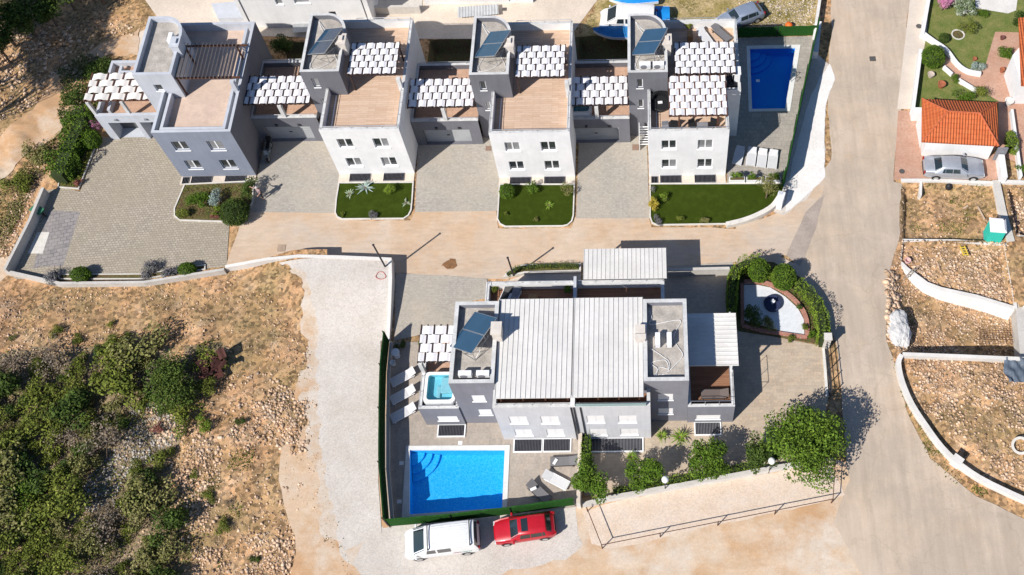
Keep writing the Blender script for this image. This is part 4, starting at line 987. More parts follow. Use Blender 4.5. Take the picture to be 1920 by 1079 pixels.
# ================================================================== WALLS, FENCES, POOLS, BEDS
def P3(x, y, z): a = P(x, y, z); return (a[0], a[1], z)
def wall(label, pts, th, z0, name='boundary_wall', m=concrete, mt=None, group=None, cat='wall', z0l=None, smooth=0):
    """pts: (px, py, ztop)"""
    q = [P3(*p) for p in pts]
    if smooth: q = smoothpts(q, smooth)
    b = MB(); b.wallpath([(a[0], a[1]) for a in q], th, z0, [a[2] for a in q], 0, 1)
    return tag(b.build(name, [m, mt or m]), label, cat, group)
wall('grey wall in shade along the left edge of the big cobbled driveway', [(80, 352, 1.0), (55, 412, 1.0), (8, 505, 1.0)], .22, -.3, m=concrete)
wall('low grey wall along the planted bottom edge of the big cobbled driveway', [(10, 508, .55), (112, 531, .55), (270, 529, .55), (420, 505, .6)], .2, -.2)
wall('cream retaining wall bending round the raised gravel lot by the street', [(422, 500, .6), (500, 486, .9), (560, 480, 1.1), (640, 482, 1.15), (731, 486, 1.15), (732, 520, 1.1), (730, 580, .75), (727, 640, .3)], .24, -.2, m=wconc)
# kerbs and lawns
def bed(px, m, kname='kerb', top=.12, gz=.05, name='lawn', kw=.1, rnd=None):
    q = PP(px); sheet(name, q, gz, m)
    b = MB(); b.wallpath(q, kw, -.02, top, closed=True); tag(b.build(kname, kerbm), kind='structure')
bed([(636, 344), (775, 343), (773, 375), (771, 395), (766, 405), (757, 411), (642, 412), (633, 408), (629, 400), (631, 375)], lawnm)
bed([(937, 347), (1077, 347), (1075, 405), (1072, 416), (1064, 423), (1055, 425), (948, 426), (938, 421), (933, 412), (935, 380)], lawnm)
q4 = [(1219, 346), (1472, 345), (1464, 372), (1448, 392), (1425, 405), (1395, 416), (1362, 421), (1232, 423), (1223, 419), (1219, 408)]
bed(q4, lawnm)
bed([(347, 347), (476, 341), (474, 380), (464, 400), (432, 417), (338, 414), (328, 406), (328, 392)], soil, name='flower_bed')
bed([(185, 262), (148, 355), (110, 352), (120, 290), (165, 240)], soil, name='flower_bed', kw=.08)
bed([(112, 524), (270, 524), (385, 506), (385, 498), (270, 515), (112, 516)], soil, name='flower_bed', kw=.08)
wall('thick curved cream wall round the corner of the big lawn', [(1362, 420, .42), (1395, 412, .45), (1425, 400, .5), (1448, 386, .5), (1460, 370, .5)], .36, -.05, m=kerbm, smooth=3)
b = MB(); x, y = P(1461, 383); b.obox(x, y, -.02, .55, .9, 1.2, R(-20)); tag(b.build('gate_pillar', wpaint), 'white pillar at the end of the curved lawn wall', 'pillar')
# -------- pools
watm = bpy.data.materials.new('pool_water'); watm.use_nodes = True
t_ = watm.node_tree
for n in list(t_.nodes): t_.nodes.remove(n)
om = t_.nodes.new('ShaderNodeOutputMaterial'); tr = t_.nodes.new('ShaderNodeBsdfTransparent'); gl = t_.nodes.new('ShaderNodeBsdfGlossy'); mx = t_.nodes.new('ShaderNodeMixShader'); fr = t_.nodes.new('ShaderNodeFresnel')
tr.inputs[0].default_value = (.62, .88, .97, 1); gl.inputs['Roughness'].default_value = .05; fr.inputs['IOR'].default_value = 1.33
bp = t_.nodes.new('ShaderNodeBump'); bp.inputs['Strength'].default_value = .25; bp.inputs['Distance'].default_value = .03
t_.links.new(noi(t_, 3.5, 3, .6), bp.inputs['Height']); t_.links.new(bp.outputs[0], gl.inputs['Normal']); t_.links.new(bp.outputs[0], fr.inputs['Normal'])
t_.links.new(fr.outputs[0], mx.inputs[0]); t_.links.new(tr.outputs[0], mx.inputs[1]); t_.links.new(gl.outputs[0], mx.inputs[2]); t_.links.new(mx.outputs[0], om.inputs[0])
def painted_ripples(name, a, bcol, k):  # network of light ripples (caustics) painted into the base colour, no tiles
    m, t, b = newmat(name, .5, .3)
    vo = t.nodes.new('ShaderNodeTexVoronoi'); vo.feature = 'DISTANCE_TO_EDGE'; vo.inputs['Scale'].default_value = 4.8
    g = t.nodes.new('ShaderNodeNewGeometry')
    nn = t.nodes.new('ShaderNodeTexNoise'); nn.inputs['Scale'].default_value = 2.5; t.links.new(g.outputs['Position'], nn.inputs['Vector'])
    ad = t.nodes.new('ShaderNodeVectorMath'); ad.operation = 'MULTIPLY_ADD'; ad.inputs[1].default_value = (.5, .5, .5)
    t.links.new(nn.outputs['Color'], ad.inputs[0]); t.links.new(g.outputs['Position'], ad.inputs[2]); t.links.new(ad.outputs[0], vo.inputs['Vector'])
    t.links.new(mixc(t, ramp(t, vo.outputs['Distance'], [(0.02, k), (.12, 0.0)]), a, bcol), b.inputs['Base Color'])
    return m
poolm = painted_ripples('blue_pool_painted_ripples', (.035, .50, .88), (.22, .74, .96), .5)
pooldk = painted_ripples('deep_blue_pool_painted_ripples', (.010, .42, .95), (.02, .46, .95), .3)
copem = mat('pool_coping', (.66, .66, .64), .7, .06, 1.2, speck=.05)
tealm = painted_ripples('hot_tub_liner', (.40, .68, .72), (.6, .82, .84), .4)
def pool(label, outer, inner, tub, steps=None, z=.06, depth=1.1):
    t = thing('swimming_pool', label, 'swimming pool', (outer[0][0], outer[0][1], 0)); o0 = outer[0]
    lo = lambda q: [(x - o0[0], y - o0[1]) for x, y in q]
    O = lo(outer); I = lo(inner); n = len(I)
    b = MB(); b.ring(O, I, -.05, -.06, z, 0, 0, 0); b.build('coping', copem, t, loc=(0, 0, 0))
    b = MB()
    for i in range(n):
        a, c = I[i], I[(i + 1) % n]; b.add([(*c, -depth), (*a, -depth), (*a, -.06), (*c, -.06)], [(0,1,2,3)])
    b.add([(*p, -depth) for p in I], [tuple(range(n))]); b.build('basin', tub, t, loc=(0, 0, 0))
    for k, pl in enumerate(steps or []):
        s = MB(); s.prism(lo(pl), -depth, -depth + .2 * (k + 1), 0, bottom=False); s.build('step', tub, t, loc=(0, 0, 0))
    w = MB(); w.add([(*p, -.08) for p in I], [tuple(range(n))]); w.build('water', watm, t, loc=(0, 0, 0))
    return t
def arcstep(cx, cy, r, a0, a1): return [(cx, cy)] + ARC(cx, cy, r, a0, a1, 8)
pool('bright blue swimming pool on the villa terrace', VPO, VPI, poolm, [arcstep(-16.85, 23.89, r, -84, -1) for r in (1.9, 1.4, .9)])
hx, hy = -.21, 45.75
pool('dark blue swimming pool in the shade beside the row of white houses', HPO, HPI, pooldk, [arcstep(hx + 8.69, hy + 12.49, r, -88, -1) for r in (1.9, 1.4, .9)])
sheet_hole('pool_deck', PP([(1383, 72), (1530, 68), (1472, 344), (1364, 344), (1362, 250)]), HPO, 4 * L_ + .001, brick_mat('grey_pool_slabs', (.36, .33, .29), (.30, .275, .245), (.22, .2, .18), .4, .4, dirt=(.42, .37, .31), dirtfac=.5, vscale=.8))
# green screens
def green(name, a, b_):
    m, t, bs = newmat(name, .9, .1)
    c = ramp(t, noi(t, 12, 4, .8), [(.32, a), (.68, b_)]); t.links.new(c, bs.inputs['Base Color']); bumpn(t, bs, noi(t, 25, 3, .8), 1.0, .06)
    return m
artgreen = green('artificial_hedge', (.010, .05, .010), (.035, .13, .022))
artdark = green('dark_artificial_hedge', (.005, .028, .006), (.016, .06, .012))
def screen(label, pts, z0, h, m, posts=2.2, wallm=None):
    q = [P3(x, y, z0) for x, y in pts]; t = thing('hedge_screen_fence', label, 'fence', q[0])
    o = q[0]; l = [(p[0] - o[0], p[1] - o[1]) for p in q]
    rng = random.Random(len(label)); pts2 = []
    for a, c in zip(l[:-1], l[1:]):
        L = math.hypot(c[0] - a[0], c[1] - a[1]); n = max(1, int(L / .35)); pts2 += [(a[0] + (c[0] - a[0]) * i / n, a[1] + (c[1] - a[1]) * i / n) for i in range(n)]
    pts2.append(l[-1])
    b = MB(); b.wallpath(pts2, .1, 0.02, [h + rng.uniform(-.04, .05) for _ in pts2]); b.build('green_screen', m, t, loc=(0, 0, 0))
    for a, c in zip(l[:-1], l[1:]):
        L = math.hypot(c[0] - a[0], c[1] - a[1]); n = max(1, round(L / posts))
        for i in range(n + 1):
            x, y = a[0] + (c[0] - a[0]) * i / n, a[1] + (c[1] - a[1]) * i / n
            d = Vector((c[0] - a[0], c[1] - a[1])).normalized(); x += d.y * .09 * 1; y -= d.x * .09 * 1
            b = MB(); b.cyl((x, y, -.1), (x, y, h + .1), .03, 6); b.build('post', darkpaint, t, loc=(0, 0, 0))
    return t
screen('dark green hedge screen along the left side of the villa pool terrace', [(729, 640), (723, 700), (721, 780), (721, 880), (729, 984)], .25, 1.75, artdark, 2.6)
screen('bright green hedge screen below the villa pool', [(731, 986), (850, 976), (960, 963), (1078, 946)], .1, 1.45, artgreen, 3.0)
wall('low beige wall inside the dark green screen beside the villa loungers', [(733, 642, .35), (728, 700, .35), (727, 780, .35), (727, 880, .35), (735, 976, .35)], .22, -.02, m=concrete)
screen('green hedge screen behind the dark blue pool', [(1383, 70), (1529, 66)], .05, 1.2, artgreen, 3.5)
screen('thin green hedge screen between the dark blue pool and the road', [(1531, 66), (1500, 200), (1470, 345), (1466, 350)], .05, 2.25, artgreen, 2.5)
wall('pale concrete wall strip at the top beside the road', [(1542, -30, .9), (1537, 0, .9), (1528, 62, .9)], .25, -.05, m=wconc)
wall('short white wall standing behind the pool fence by the road', [(1535, 40, 1.1), (1529, 98, .9)], .5, -.05, m=white)
# fountain garden
t = sheet('pebble_bed', PP([(1393, 535), (1420, 535), (1444, 540), (1472, 557), (1496, 579), (1507, 600), (1508, 629), (1478, 626), (1392, 600)]), .05, pondwhite)
sheet('fountain_garden_soil', PP([(1362, 590), (1366, 512), (1400, 490), (1450, 492), (1500, 520), (1540, 590), (1545, 648), (1478, 636), (1385, 622)]), .03, soil)
brickb = brick_mat('red_brick_edging', (.42, .17, .12), (.36, .13, .09), (.4, .3, .25), .2, .1, msize=.012)
b = MB(); q = smoothpts([P(*p) for p in ((1395, 530), (1420, 530), (1446, 536), (1475, 552), (1500, 576), (1512, 602), (1513, 632))], 3); b.wallpath(q, .3, 0, .22); b.wallpath(PP([(1513, 634), (1478, 629), (1430, 622), (1392, 612)]), .25, 0, .2)
b.wallpath(PP([(1392, 611), (1391, 533)]), .25, 0, .2); tag(b.build('brick_edging', brickb), 'red brick edging round the white pebble bed of the fountain', 'edging')
t = thing('fountain', 'small round dark fountain basin with a white spout on the pebble bed', 'fountain', (*P(1448, 572), .05))
b = MB(); b.lathe([(.62, 0), (.66, .3), (.62, .36), (.54, .36), (.50, .22), (.0, .2)], 24); b.build('basin', mat('dark_blue_stone', (.03, .04, .09), .4, .2, 4), t, loc=(0, 0, 0))
b = MB(); b.lathe([(.08, .1), (.06, .5), (.16, .62), (.05, .64), (.04, .9), (.0, .95)], 12); b.build('spout', wpaint, t, loc=(0, 0, 0))
wall('low street wall with a thin rail behind the villa yard, right of the white canopy', [(1252, 506, .9), (1320, 504, .9), (1368, 503, .9)], .22, -.02, m=concrete)
# villa rear planter strip
bed([(946, 522), (957, 510), (980, 501), (1088, 499), (1088, 511), (985, 514)], soil, name='planter_bed', kw=.14, top=.3, gz=.2)
sheet('rear_path', PP([(950, 527), (985, 515), (1090, 511), (1090, 528)]), 4 * L_ + .002, beigepave)
# garden dividing wall, wall under the trees
wall('beige dividing wall running down from the villa between its two gardens', [(1088, 812, 1.3), (1086, 870, 1.3), (1084, 944, 1.3)], .25, -.02, m=wconc, mt=beigepave)
wall('brown pipe rail beside the beige dividing wall', [(1092, 822, 1.2), (1090, 900, 1.2)], .06, .4, name='pipe_rail', m=brownm, cat='rail')
wall('long grey topped wall below the row of garden trees', [(1092, 946, .5), (1138, 934, .6), (1300, 905, .6), (1500, 868, .6), (1562, 856, .6)], .28, -.05, m=wconc, mt=concrete)
# lamps on the wall
for (x, y, lab) in ((1247, 921, 'left garden lamp with a white globe in front of the wall under the trees'), (1441, 887, 'right garden lamp with a white globe in front of the wall under the trees')):
    t = thing('garden_lamp', lab, 'lamp', (*P(x, y), 0), group='garden lamps')
    b = MB(); b.cyl((0, 0, 0), (0, 0, 2.3), .04, 8, .03); b.build('pole', darkpaint, t, loc=(0, 0, 0))
    b = MB(); b.lathe([(.06, 2.3), (.2, 2.42), (.24, 2.6), (.2, 2.78), (.05, 2.86)], 12); b.build('lamp_globe', wpaint, t, smooth=True, loc=(0, 0, 0))
# bare poles at the street
for (x, y, z0, tx, ty, z1, lab) in ((722, 500, 1.1, 700, 460, 4.9, 'dark leaning pole on the corner of the raised gravel lot'), (963, 517, .2, 952, 484, 3.84, 'dark pole at the planter behind the villa')):
    b = MB(); b.cyl(P3(x, y, z0), P3(tx, ty, z1), .07, 8, .06); b.cyl(P3(tx, ty, z1), tuple(Vector(P3(tx, ty, z1)) + Vector((0, 0, .05))), .09, 8); tag(b.build('metal_pole', darkpaint), lab, 'pole')
# rail fence round the lower gravel lot
t = thing('rail_fence', 'thin brown rail fence round the bare gravel lot below the trees', 'fence', (*P(1130, 1030), 0)); o = P(1130, 1030)
cr = [P3(1100, 952, .95), P3(1128, 1022, .95), P3(1562, 936, .95), P3(1566, 868, .95)]; l = [Vector((p[0] - o[0], p[1] - o[1], p[2])) for p in cr]
for a, c in zip(l[:-1], l[1:]):
    b = MB(); b.cyl(a, c, .03, 6); b.build('rail', brownm, t, loc=(0, 0, 0))
    n = max(1, round((c - a).length / 4.3))
    for i in range(n + (1 if c is l[-1] else 0)):
        p = a + (c - a) * i / n; b = MB(); b.cyl((p.x, p.y, 0), (p.x, p.y, 1.0), .04, 6); b.build('post', brownm, t, loc=(0, 0, 0))
# gate by the road
t = thing('sliding_gate', 'dark metal gate of the villa terrace beside the road', 'gate', (*P(1546, 652), 0)); o = P(1546, 652)
a = Vector((0, 0, 0)); c = Vector((P(1556, 745)[0] - o[0], P(1556, 745)[1] - o[1], 0))
for zz in (.15, .55, 1.0, 1.35): b = MB(); b.cyl(a + Vector((0, 0, zz)), c + Vector((0, 0, zz)), .03, 6); b.build('rail', darkpaint, t, loc=(0, 0, 0))
for i in range(5): p = a + (c - a) * i / 4; b = MB(); b.cyl(p, p + Vector((0, 0, 1.45)), .045, 6); b.build('post', darkpaint, t, loc=(0, 0, 0))
b = MB(); q = PP([(1541, 648), (1546, 648), (1553, 745), (1548, 745)]); b.prism(q[::-1], -.02, .14); tag(b.build('gate_kerb', wconc), 'pale kerb under the dark metal gate beside the road', 'kerb')
b = MB(); x, y = P(1547, 650); b.obox(x, y, 0, .45, .45, 1.7); b.obox(x, y, 1.7, .55, .55, .08); tag(b.build('gate_pillar', kerbm), 'cream gate pillar at the lower end of the curved hedge', 'pillar')
# -------- right hand building plots
WG = 'rough concrete walls of the building plots'
wall('pale wall between the parked silver car and the brown earth plot', [(1690, 338, .15), (1760, 338, .15), (1866, 343, .15)], .28, -.9, m=wconc, group=WG)
wall('short pale wall spur crossing the corner of the brown earth plot', [(1727, 340, .1), (1726, 366, .0)], .2, -.9, m=wconc, group=WG)
wall('thick pale wall on the right side of the brown earth plot', [(1868, 338, .3), (1880, 395, .2), (1896, 452, .1)], .55, -1.0, m=wconc, mt=concrete, group=WG)
wall('pale wall running off the right edge above the small rubble plot', [(1872, 340, .2), (1990, 344, .2)], .3, -1.0, m=wconc, group=WG)
wall('straight pale wall along the top of the upper rubble plot', [(1689, 451, -.15), (1790, 452, -.15), (1886, 458, -.15)], .26, -1.2, m=wconc, group=WG)
wall('tall bent white wall below the upper rubble plot', [(1690, 452, -.15), (1686, 490, -.15), (1700, 504, -.15), (1738, 532, -.15), (1765, 542, -.15), (1830, 556, -.15), (1903, 578, -.15)], .3, -2.6, m=white, mt=wconc, group=WG)
wall('pale wall on the right side of the upper rubble plot', [(1884, 456, -.1), (1894, 510, -.1), (1905, 578, -.1)], .22, -1.5, m=wconc, group=WG)
wall('straight pale wall along the top of the lower rubble plot', [(1693, 664, .5), (1800, 668, .5), (1990, 676, .5)], .26, -2.2, m=wconc, group=WG)
wall('long curved white wall between the road and the lower rubble plot', [(1691, 665, .5), (1685, 680, .5), (1692, 715, .5), (1710, 757, .5), (1738, 800, .5), (1768, 840, .5), (1805, 874, .5), (1860, 908, .5), (1975, 960, .5)], .34, -.3, m=wconc, mt=wconc, group=WG, smooth=3)
b = MB(); x, y = P(1790, 870); b.obox(x, y, 0, .62, .5, .9, R(-40)); b.obox(x, y, .9, .7, .58, .06, R(-40)); tag(b.build('meter_box', wconc), 'pale meter box standing against the long curved white wall', 'utility box')
b = MB(); b.prism(PP([(1900, 440), (1990, 440), (1990, 700), (1915, 668), (1908, 590), (1895, 450)])[::-1], -1.6, -.25); tag(b.build('concrete_slab', concrete), kind='structure')
q = PP([(1908, 446), (1990, 446), (1990, 575), (1921, 575)], -.2)
b = MB(); b.wallpath(q, .25, -.3, -.1, closed=True); t = thing('plunge_pool', 'pale blue pool cut by the right edge beside the rubble plot', 'swimming pool', (*q[0], -.25))
b = MB(); b.wallpath([(x - q[0][0], y - q[0][1]) for x, y in q], .25, -.02, .16, closed=True); b.build('coping', copem, t, loc=(0, 0, 0))
b = MB(); b.add([(x - q[0][0], y - q[0][1], .03) for x, y in q], [(3, 2, 1, 0)]); b.build('water', painted_ripples('pale_pool_water', (.12, .34, .50), (.2, .42, .56), .3), t, loc=(0, 0, 0))
# rebar mesh
t = thing('rebar_mesh', 'rusty steel mesh panel lying below the tall white wall', 'steel mesh', (*P(1830, 640, -1.3), -1.0))
b = MB(); bx, by = P(1832, 645, -1.0); ex, ey = P(1895, 620, -1.0)
for i in range(13): f = i / 12; b.cyl(((ex - bx) * f, 0, .0), ((ex - bx) * f, (ey - by), .0), .012, 4)
for i in range(7): f = i / 6; b.cyl((0, (ey - by) * f, .02), (ex - bx, (ey - by) * f, .02), .012, 4)
t.location = (bx, by, -1.0); b.build('bars', brownm, t, loc=(0, 0, 0))
# -------- garden, top right
GW = 'white walls of the top right garden'
wall('white roadside wall of the garden, upper stretch', [(1747, -40, .7), (1741, 0, .7), (1730, 62, .7)], .3, -.02, m=white, group=GW)
wall('white roadside wall of the garden, lower stretch above the tiled garage', [(1727, 92, .8), (1720, 145, .8), (1712, 205, .8)], .28, -.02, m=white, group=GW)
wall('curved white wall edging the upper garden lawn', [(1730, 60, .6), (1752, 76, .5), (1775, 92, .45), (1795, 118, .4), (1815, 132, .4), (1840, 137, .4)], .28, -.02, m=white, group=GW, smooth=3)
wall('short white wall piece below the round garden bush', [(1770, 124, .4), (1786, 138, .4)], .2, -.02, m=white, group=GW)
wall('white wall piece ending at the shrubs behind the tiled garage', [(1798, 148, .4), (1833, 169, .4)], .2, -.02, m=white, group=GW)
wall('white wall right of the brick parking next to the garage', [(1878, 290, 1.0), (1884, 332, 1.0)], .45, -.02, m=white, group=GW)
wall('long white wall by the brick path at the right edge', [(1898, 205, .6), (1915, 330, .6)], .2, -.02, m=white, group=GW)
wall('white gate wall between the pavement and the tiled garage', [(1712, 207, 1.1), (1730, 207, 1.1)], .55, -.02, m=white, group=GW)
sheet('white_terrace', PP([(1822, -60), (1915, -60), (1905, 20), (1890, 26), (1830, 16)]), .03, wconc)
b = MB(); x, y = P(1796, 66); b.lathe([(.55, 0), (.57, .1), (.47, .1), (.45, .05)], 20, (x, y)); b.lathe([(.45, .05), (0, .055)], 20, (x, y), 1); tag(b.build('tree_ring', [kerbm, soil]), 'round brick planting ring on the upper garden lawn', 'planting ring')
# manholes, drains
def cover(label, x, y, s, m, round_=False, rot=0):
    b = MB(); cx_, cy_ = P(x, y)
    if round_: b.lathe([(s, 0), (s, .012), (0, .013)], 16, (cx_, cy_))
    else: b.obox(cx_, cy_, 0, s, s, .012, rot); b.obox(cx_, cy_, .012, s * .8, s * .8, .004, rot)
    o = b.build('manhole_cover', m); o.location.z = .027; tag(o, label, 'manhole cover')
irn = mat('cast_iron', (.09, .085, .08), .7, .2, 8); rustc = mat('brown_cover', (.24, .16, .12), .8, .15, 6)
cover('iron manhole cover in the road near the top', 1636, 111, .5, irn)
cover('brown square cover in the paved drive left of the fourth house', 1192, 277, .55, rustc)
cover('brown square cover in the drive left of the middle white house', 916, 279, .45, rustc)
cover('small round iron cover on the brick forecourt', 1691, 322, .22, irn, True)
cover('small dark cover on the pavement beside the garden wall', 1723, 50, .25, irn, True)
cover('dark square cover on the beige paving at the top', 946, 18, .35, irn)
cover('pale rectangular cover in the sandy street above the raised lot', 528, 466, .6, mat('pale_cover', (.36, .27, .2), .9, .1, 5))
# oil stains are part of the street surface
# ================================================================== PLANTS
def leafmat(name, c1, c2, c3, isl=.35, trans=.0):
    m, t, b = newmat(name, .75, .2)
    c = ramp(t, noi(t, 1.6, 4, .7), [(.3, c1), (.5, c2), (.72, c3)])
    g = t.nodes.new('ShaderNodeNewGeometry'); mr = t.nodes.new('ShaderNodeMapRange'); mr.inputs[3].default_value = 1 - isl; mr.inputs[4].default_value = 1 + isl
    t.links.new(g.outputs['Random Per Island'], mr.inputs[0])
    t.links.new(mult(t, c, mr.outputs[0]), b.inputs['Base Color'])
    return m
LM = dict(
    tree=leafmat('lime_tree_leaves', (.05, .095, .010), (.09, .155, .014), (.17, .24, .03), .45),
    dark=leafmat('dark_leaves', (.03, .058, .010), (.055, .09, .014), (.09, .13, .025), .45),
    box=leafmat('clipped_leaves', (.05, .10, .008), (.08, .145, .012), (.13, .20, .022), .4),
    hedge=leafmat('bright_hedge_leaves', (.09, .15, .015), (.15, .22, .022), (.21, .29, .03)),
    scrub=leafmat('scrub_leaves', (.07, .095, .015), (.13, .155, .022), (.21, .22, .04), .5),
    olive=leafmat('olive_scrub', (.12, .125, .035), (.18, .175, .055), (.26, .235, .10), .5),
    pine=leafmat('pine_needles', (.035, .065, .012), (.075, .115, .018), (.13, .17, .028), .4),
    brown=leafmat('dry_twigs', (.13, .10, .07), (.19, .15, .11), (.26, .21, .16), .5),
    yellow=leafmat('yellow_leaves', (.35, .26, .03), (.46, .35, .05), (.24, .26, .04)),
    silver=leafmat('silver_leaves', (.20, .27, .24), (.28, .35, .31), (.36, .42, .38)),
    lav=leafmat('lavender', (.13, .13, .12), (.17, .16, .18), (.13, .16, .08)),
    agave=leafmat('agave_leaves', (.18, .24, .14), (.26, .31, .2), (.34, .37, .26)),
    palm=leafmat('palm_fronds', (.10, .17, .02), (.17, .25, .03), (.24, .32, .05), .3),
    pink=leafmat('pink_flowers', (.50, .16, .30), (.60, .25, .40), (.09, .12, .04)),
    whitef=leafmat('white_flowers', (.55, .56, .48), (.10, .16, .04), (.70, .70, .66)),
    red=leafmat('red_leaves', (.16, .05, .04), (.25, .09, .07), (.3, .14, .1)))
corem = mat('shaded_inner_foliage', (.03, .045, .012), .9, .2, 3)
def leaf_cloud(rng, clumps, n, size, zsq=1.0, flat=.6, fill=.55, asp=.55):
    """clumps (K,4) centres and radii -> quads"""
    cl = np.asarray(clumps); w = cl[:, 3] ** 2; idx = rng.choice(len(cl), n, p=w / w.sum())
    d = rng.normal(size=(n, 3)); d /= np.linalg.norm(d, axis=1)[:, None]
    rr = fill + (1 - fill) * rng.random(n) ** .5
    c = cl[idx, :3] + d * (cl[idx, 3] * rr)[:, None] * np.array([1, 1, zsq])
    nrm = d * flat + rng.normal(size=(n, 3)) * .55 + np.array([0, 0, .35]); nrm /= np.linalg.norm(nrm, axis=1)[:, None]
    u = np.cross(nrm, rng.normal(size=(n, 3))); u /= np.linalg.norm(u, axis=1)[:, None]; v = np.cross(nrm, u)
    s = size * rng.uniform(.6, 1.35, n); a = u * s[:, None] * .5; b = v * (s * asp)[:, None] * .5
    V = np.stack([c - a, c - b * 1.0 + a * .1, c + a, c + b], 1).reshape(-1, 3)
    return V, np.arange(4 * n).reshape(n, 4)
def crown_clumps(rng, rx, ry, rz, K, rc, zc, even=False):
    d = rng.normal(size=(K, 3)); d /= np.linalg.norm(d, axis=1)[:, None]; d[:, 2] = np.abs(d[:, 2]) * .9 - (0.25 if not even else .0)
    B = max(5, K // 4); bi = rng.integers(0, B, K); d = d[:B][bi] + d * .38; d /= np.linalg.norm(d, axis=1)[:, None]
    reach = rng.uniform(.72, 1.12, B)[bi]; f_ = rng.uniform(.35, 1.0, K)
    r = f_ * reach * .98; K_scale = 1.3 - .5 * f_
    c = d * r[:, None] * np.array([rx, ry, rz]); c[:, 2] += zc
    rad = rc * rng.uniform(.75, 1.15, K) * K_scale
    core = np.array([[0, 0, zc, min(rx, ry, rz) * .5]])
    return np.vstack([np.hstack([c, rad[:, None]]), core])
def tree(label, name, cat, x, y, r, h, kind='tree', leaf=.2, n=None, K=26, trunk=True, z0=0.0, ry=None, group=None, seed=0, dens=1.0, low=.25):
    """x, y: world position of the foot; r crown radius; h total height"""
    rng = np.random.default_rng(seed + int(abs(x * 13 + y * 7)) + int(h * 10)); ry = ry or r
    t = thing(name, label, cat, (x, y, z0), 0, group)
    rz = h * (1 - low) / 2; zc = h * low + rz
    cl = crown_clumps(rng, r, ry, rz, K, r * .34, zc)
    n = n or int(min(16000, dens * 34 * (r * ry) ** .5 * (r + rz) / leaf ** 2 * .35 + 200))
    V, F = leaf_cloud(rng, cl, n, leaf)
    V[:, 2] = np.maximum(V[:, 2], .03)
    np_mesh('crown', V, F, LM[kind], parent=t, loc=(0, 0, 0))
    b = MB(); tr = max(.03, r * .06); top = h * .55
    if trunk:
        b.cyl((0, 0, -.1), (.05 * r, .03 * r, top * .5), tr, 8, tr * .75); b.cyl((.05 * r, .03 * r, top * .5), (0, 0, top), tr * .75, 8, tr * .45)
        for k in range(6):
            a = k * 1.05 + seed; b.cyl((.05 * r, .03 * r, top * (.45 + .07 * k)), (math.cos(a) * r * .6, math.sin(a) * r * .6, zc + .2 * rz * math.sin(k)), tr * .4, 6, tr * .15)
        b.build('trunk', bark, t, loc=(0, 0, 0))
    return t
def at3(px, py, z): return P(px, py, z)
def bush(label, px, py, rp, h, kind='box', leaf=.1, name='shrub', cat='shrub', seed=1, z0=0.0, ry=None, group=None, K=22, dens=1.0, low=.02):
    """px, py: centre of the crown in the photo, rp its radius in photo pixels"""
    zz = h * .55 + z0; x, y = P(px, py, zz); s = abs(P(px + 10, py, zz)[0] - x) / 10
    s *= 1.18
    return tree(label, name, cat, x, y, rp * s, h, kind, leaf, K=K, trunk=True, z0=z0, ry=(ry * s if ry else None), seed=seed, group=group, dens=dens, low=low)
def ball(label, px, py, rp, h, kind='box', leaf=.09, name='clipped_bush', seed=1, rpy=None, z0=0.0, group=None):
    """a clipped bush: leaves on one even ellipsoid"""
    rng = np.random.default_rng(seed + px); zz = h / 2 + z0; x, y = P(px, py, zz); s = abs(P(px + 10, py, zz)[0] - x) / 10; r = rp * s; ry = (rpy or rp) * s
    t = thing(name, label, 'bush', (x, y, z0), 0, group)
    n = int(30 * r * h / leaf ** 2) + 400; d = rng.normal(size=(n, 3)); d /= np.linalg.norm(d, axis=1)[:, None]
    rr = rng.uniform(.82, 1.03, n) * (1 + .06 * np.sin(d[:, 0] * 7 + seed) * np.cos(d[:, 1] * 6)); c = d * rr[:, None] * np.array([r, ry, h / 2]) + np.array([0, 0, h / 2])
    V, F = leaf_cloud(rng, np.hstack([c, np.full((n, 1), .03)]), n, leaf)
    np_mesh('foliage', V, F, LM[kind], parent=t, loc=(0, 0, 0))
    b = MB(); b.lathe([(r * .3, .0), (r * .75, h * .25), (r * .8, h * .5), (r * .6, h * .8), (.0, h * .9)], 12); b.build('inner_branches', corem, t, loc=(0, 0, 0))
    return t
def hedge(label, pts, w, h, kind='hedge', leaf=.1, name='hedge', z0=0.0, seed=4, dens=1.0, lump=.12):
    q = [Vector(p) for p in pts]; o = q[0]; rng = np.random.default_rng(seed); C = []
    for a, b_ in zip(q[:-1], q[1:]):
        L = (b_ - a).length; n = int(L * (w + 2 * h) * 1.15 / leaf ** 2 * 1.5 * dens); d = (b_ - a) / L; nn = np.array([-d.y, d.x])
        tt = rng.random(n); side = rng.random(n) * (w + 2 * h)
        off = np.where(side < h, -w / 2, np.where(side < h + w, side - h - w / 2, w / 2)); zz = np.where(side < h, side, np.where(side < h + w, h, side - h - w))
        px = a.x - o.x + (b_.x - a.x) * tt; py = a.y - o.y + (b_.y - a.y) * tt
        k = 1 + lump * np.sin(px * 2.1 + py * 1.7 + seed) + lump * .6 * np.sin(px * 5.3 - py * 4.1)
        C.append(np.stack([px + nn[0] * off * k, py + nn[1] * off * k, zz * k], 1))
    C = np.vstack(C); V, F = leaf_cloud(rng, np.hstack([C, np.full((len(C), 1), leaf * .6)]), len(C), leaf)
    t = thing(name, label, 'hedge', (o.x, o.y, z0)); np_mesh('foliage', V, F, LM[kind], parent=t, loc=(0, 0, 0))
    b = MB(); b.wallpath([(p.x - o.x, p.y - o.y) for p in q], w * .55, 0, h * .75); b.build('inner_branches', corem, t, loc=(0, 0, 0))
    return t
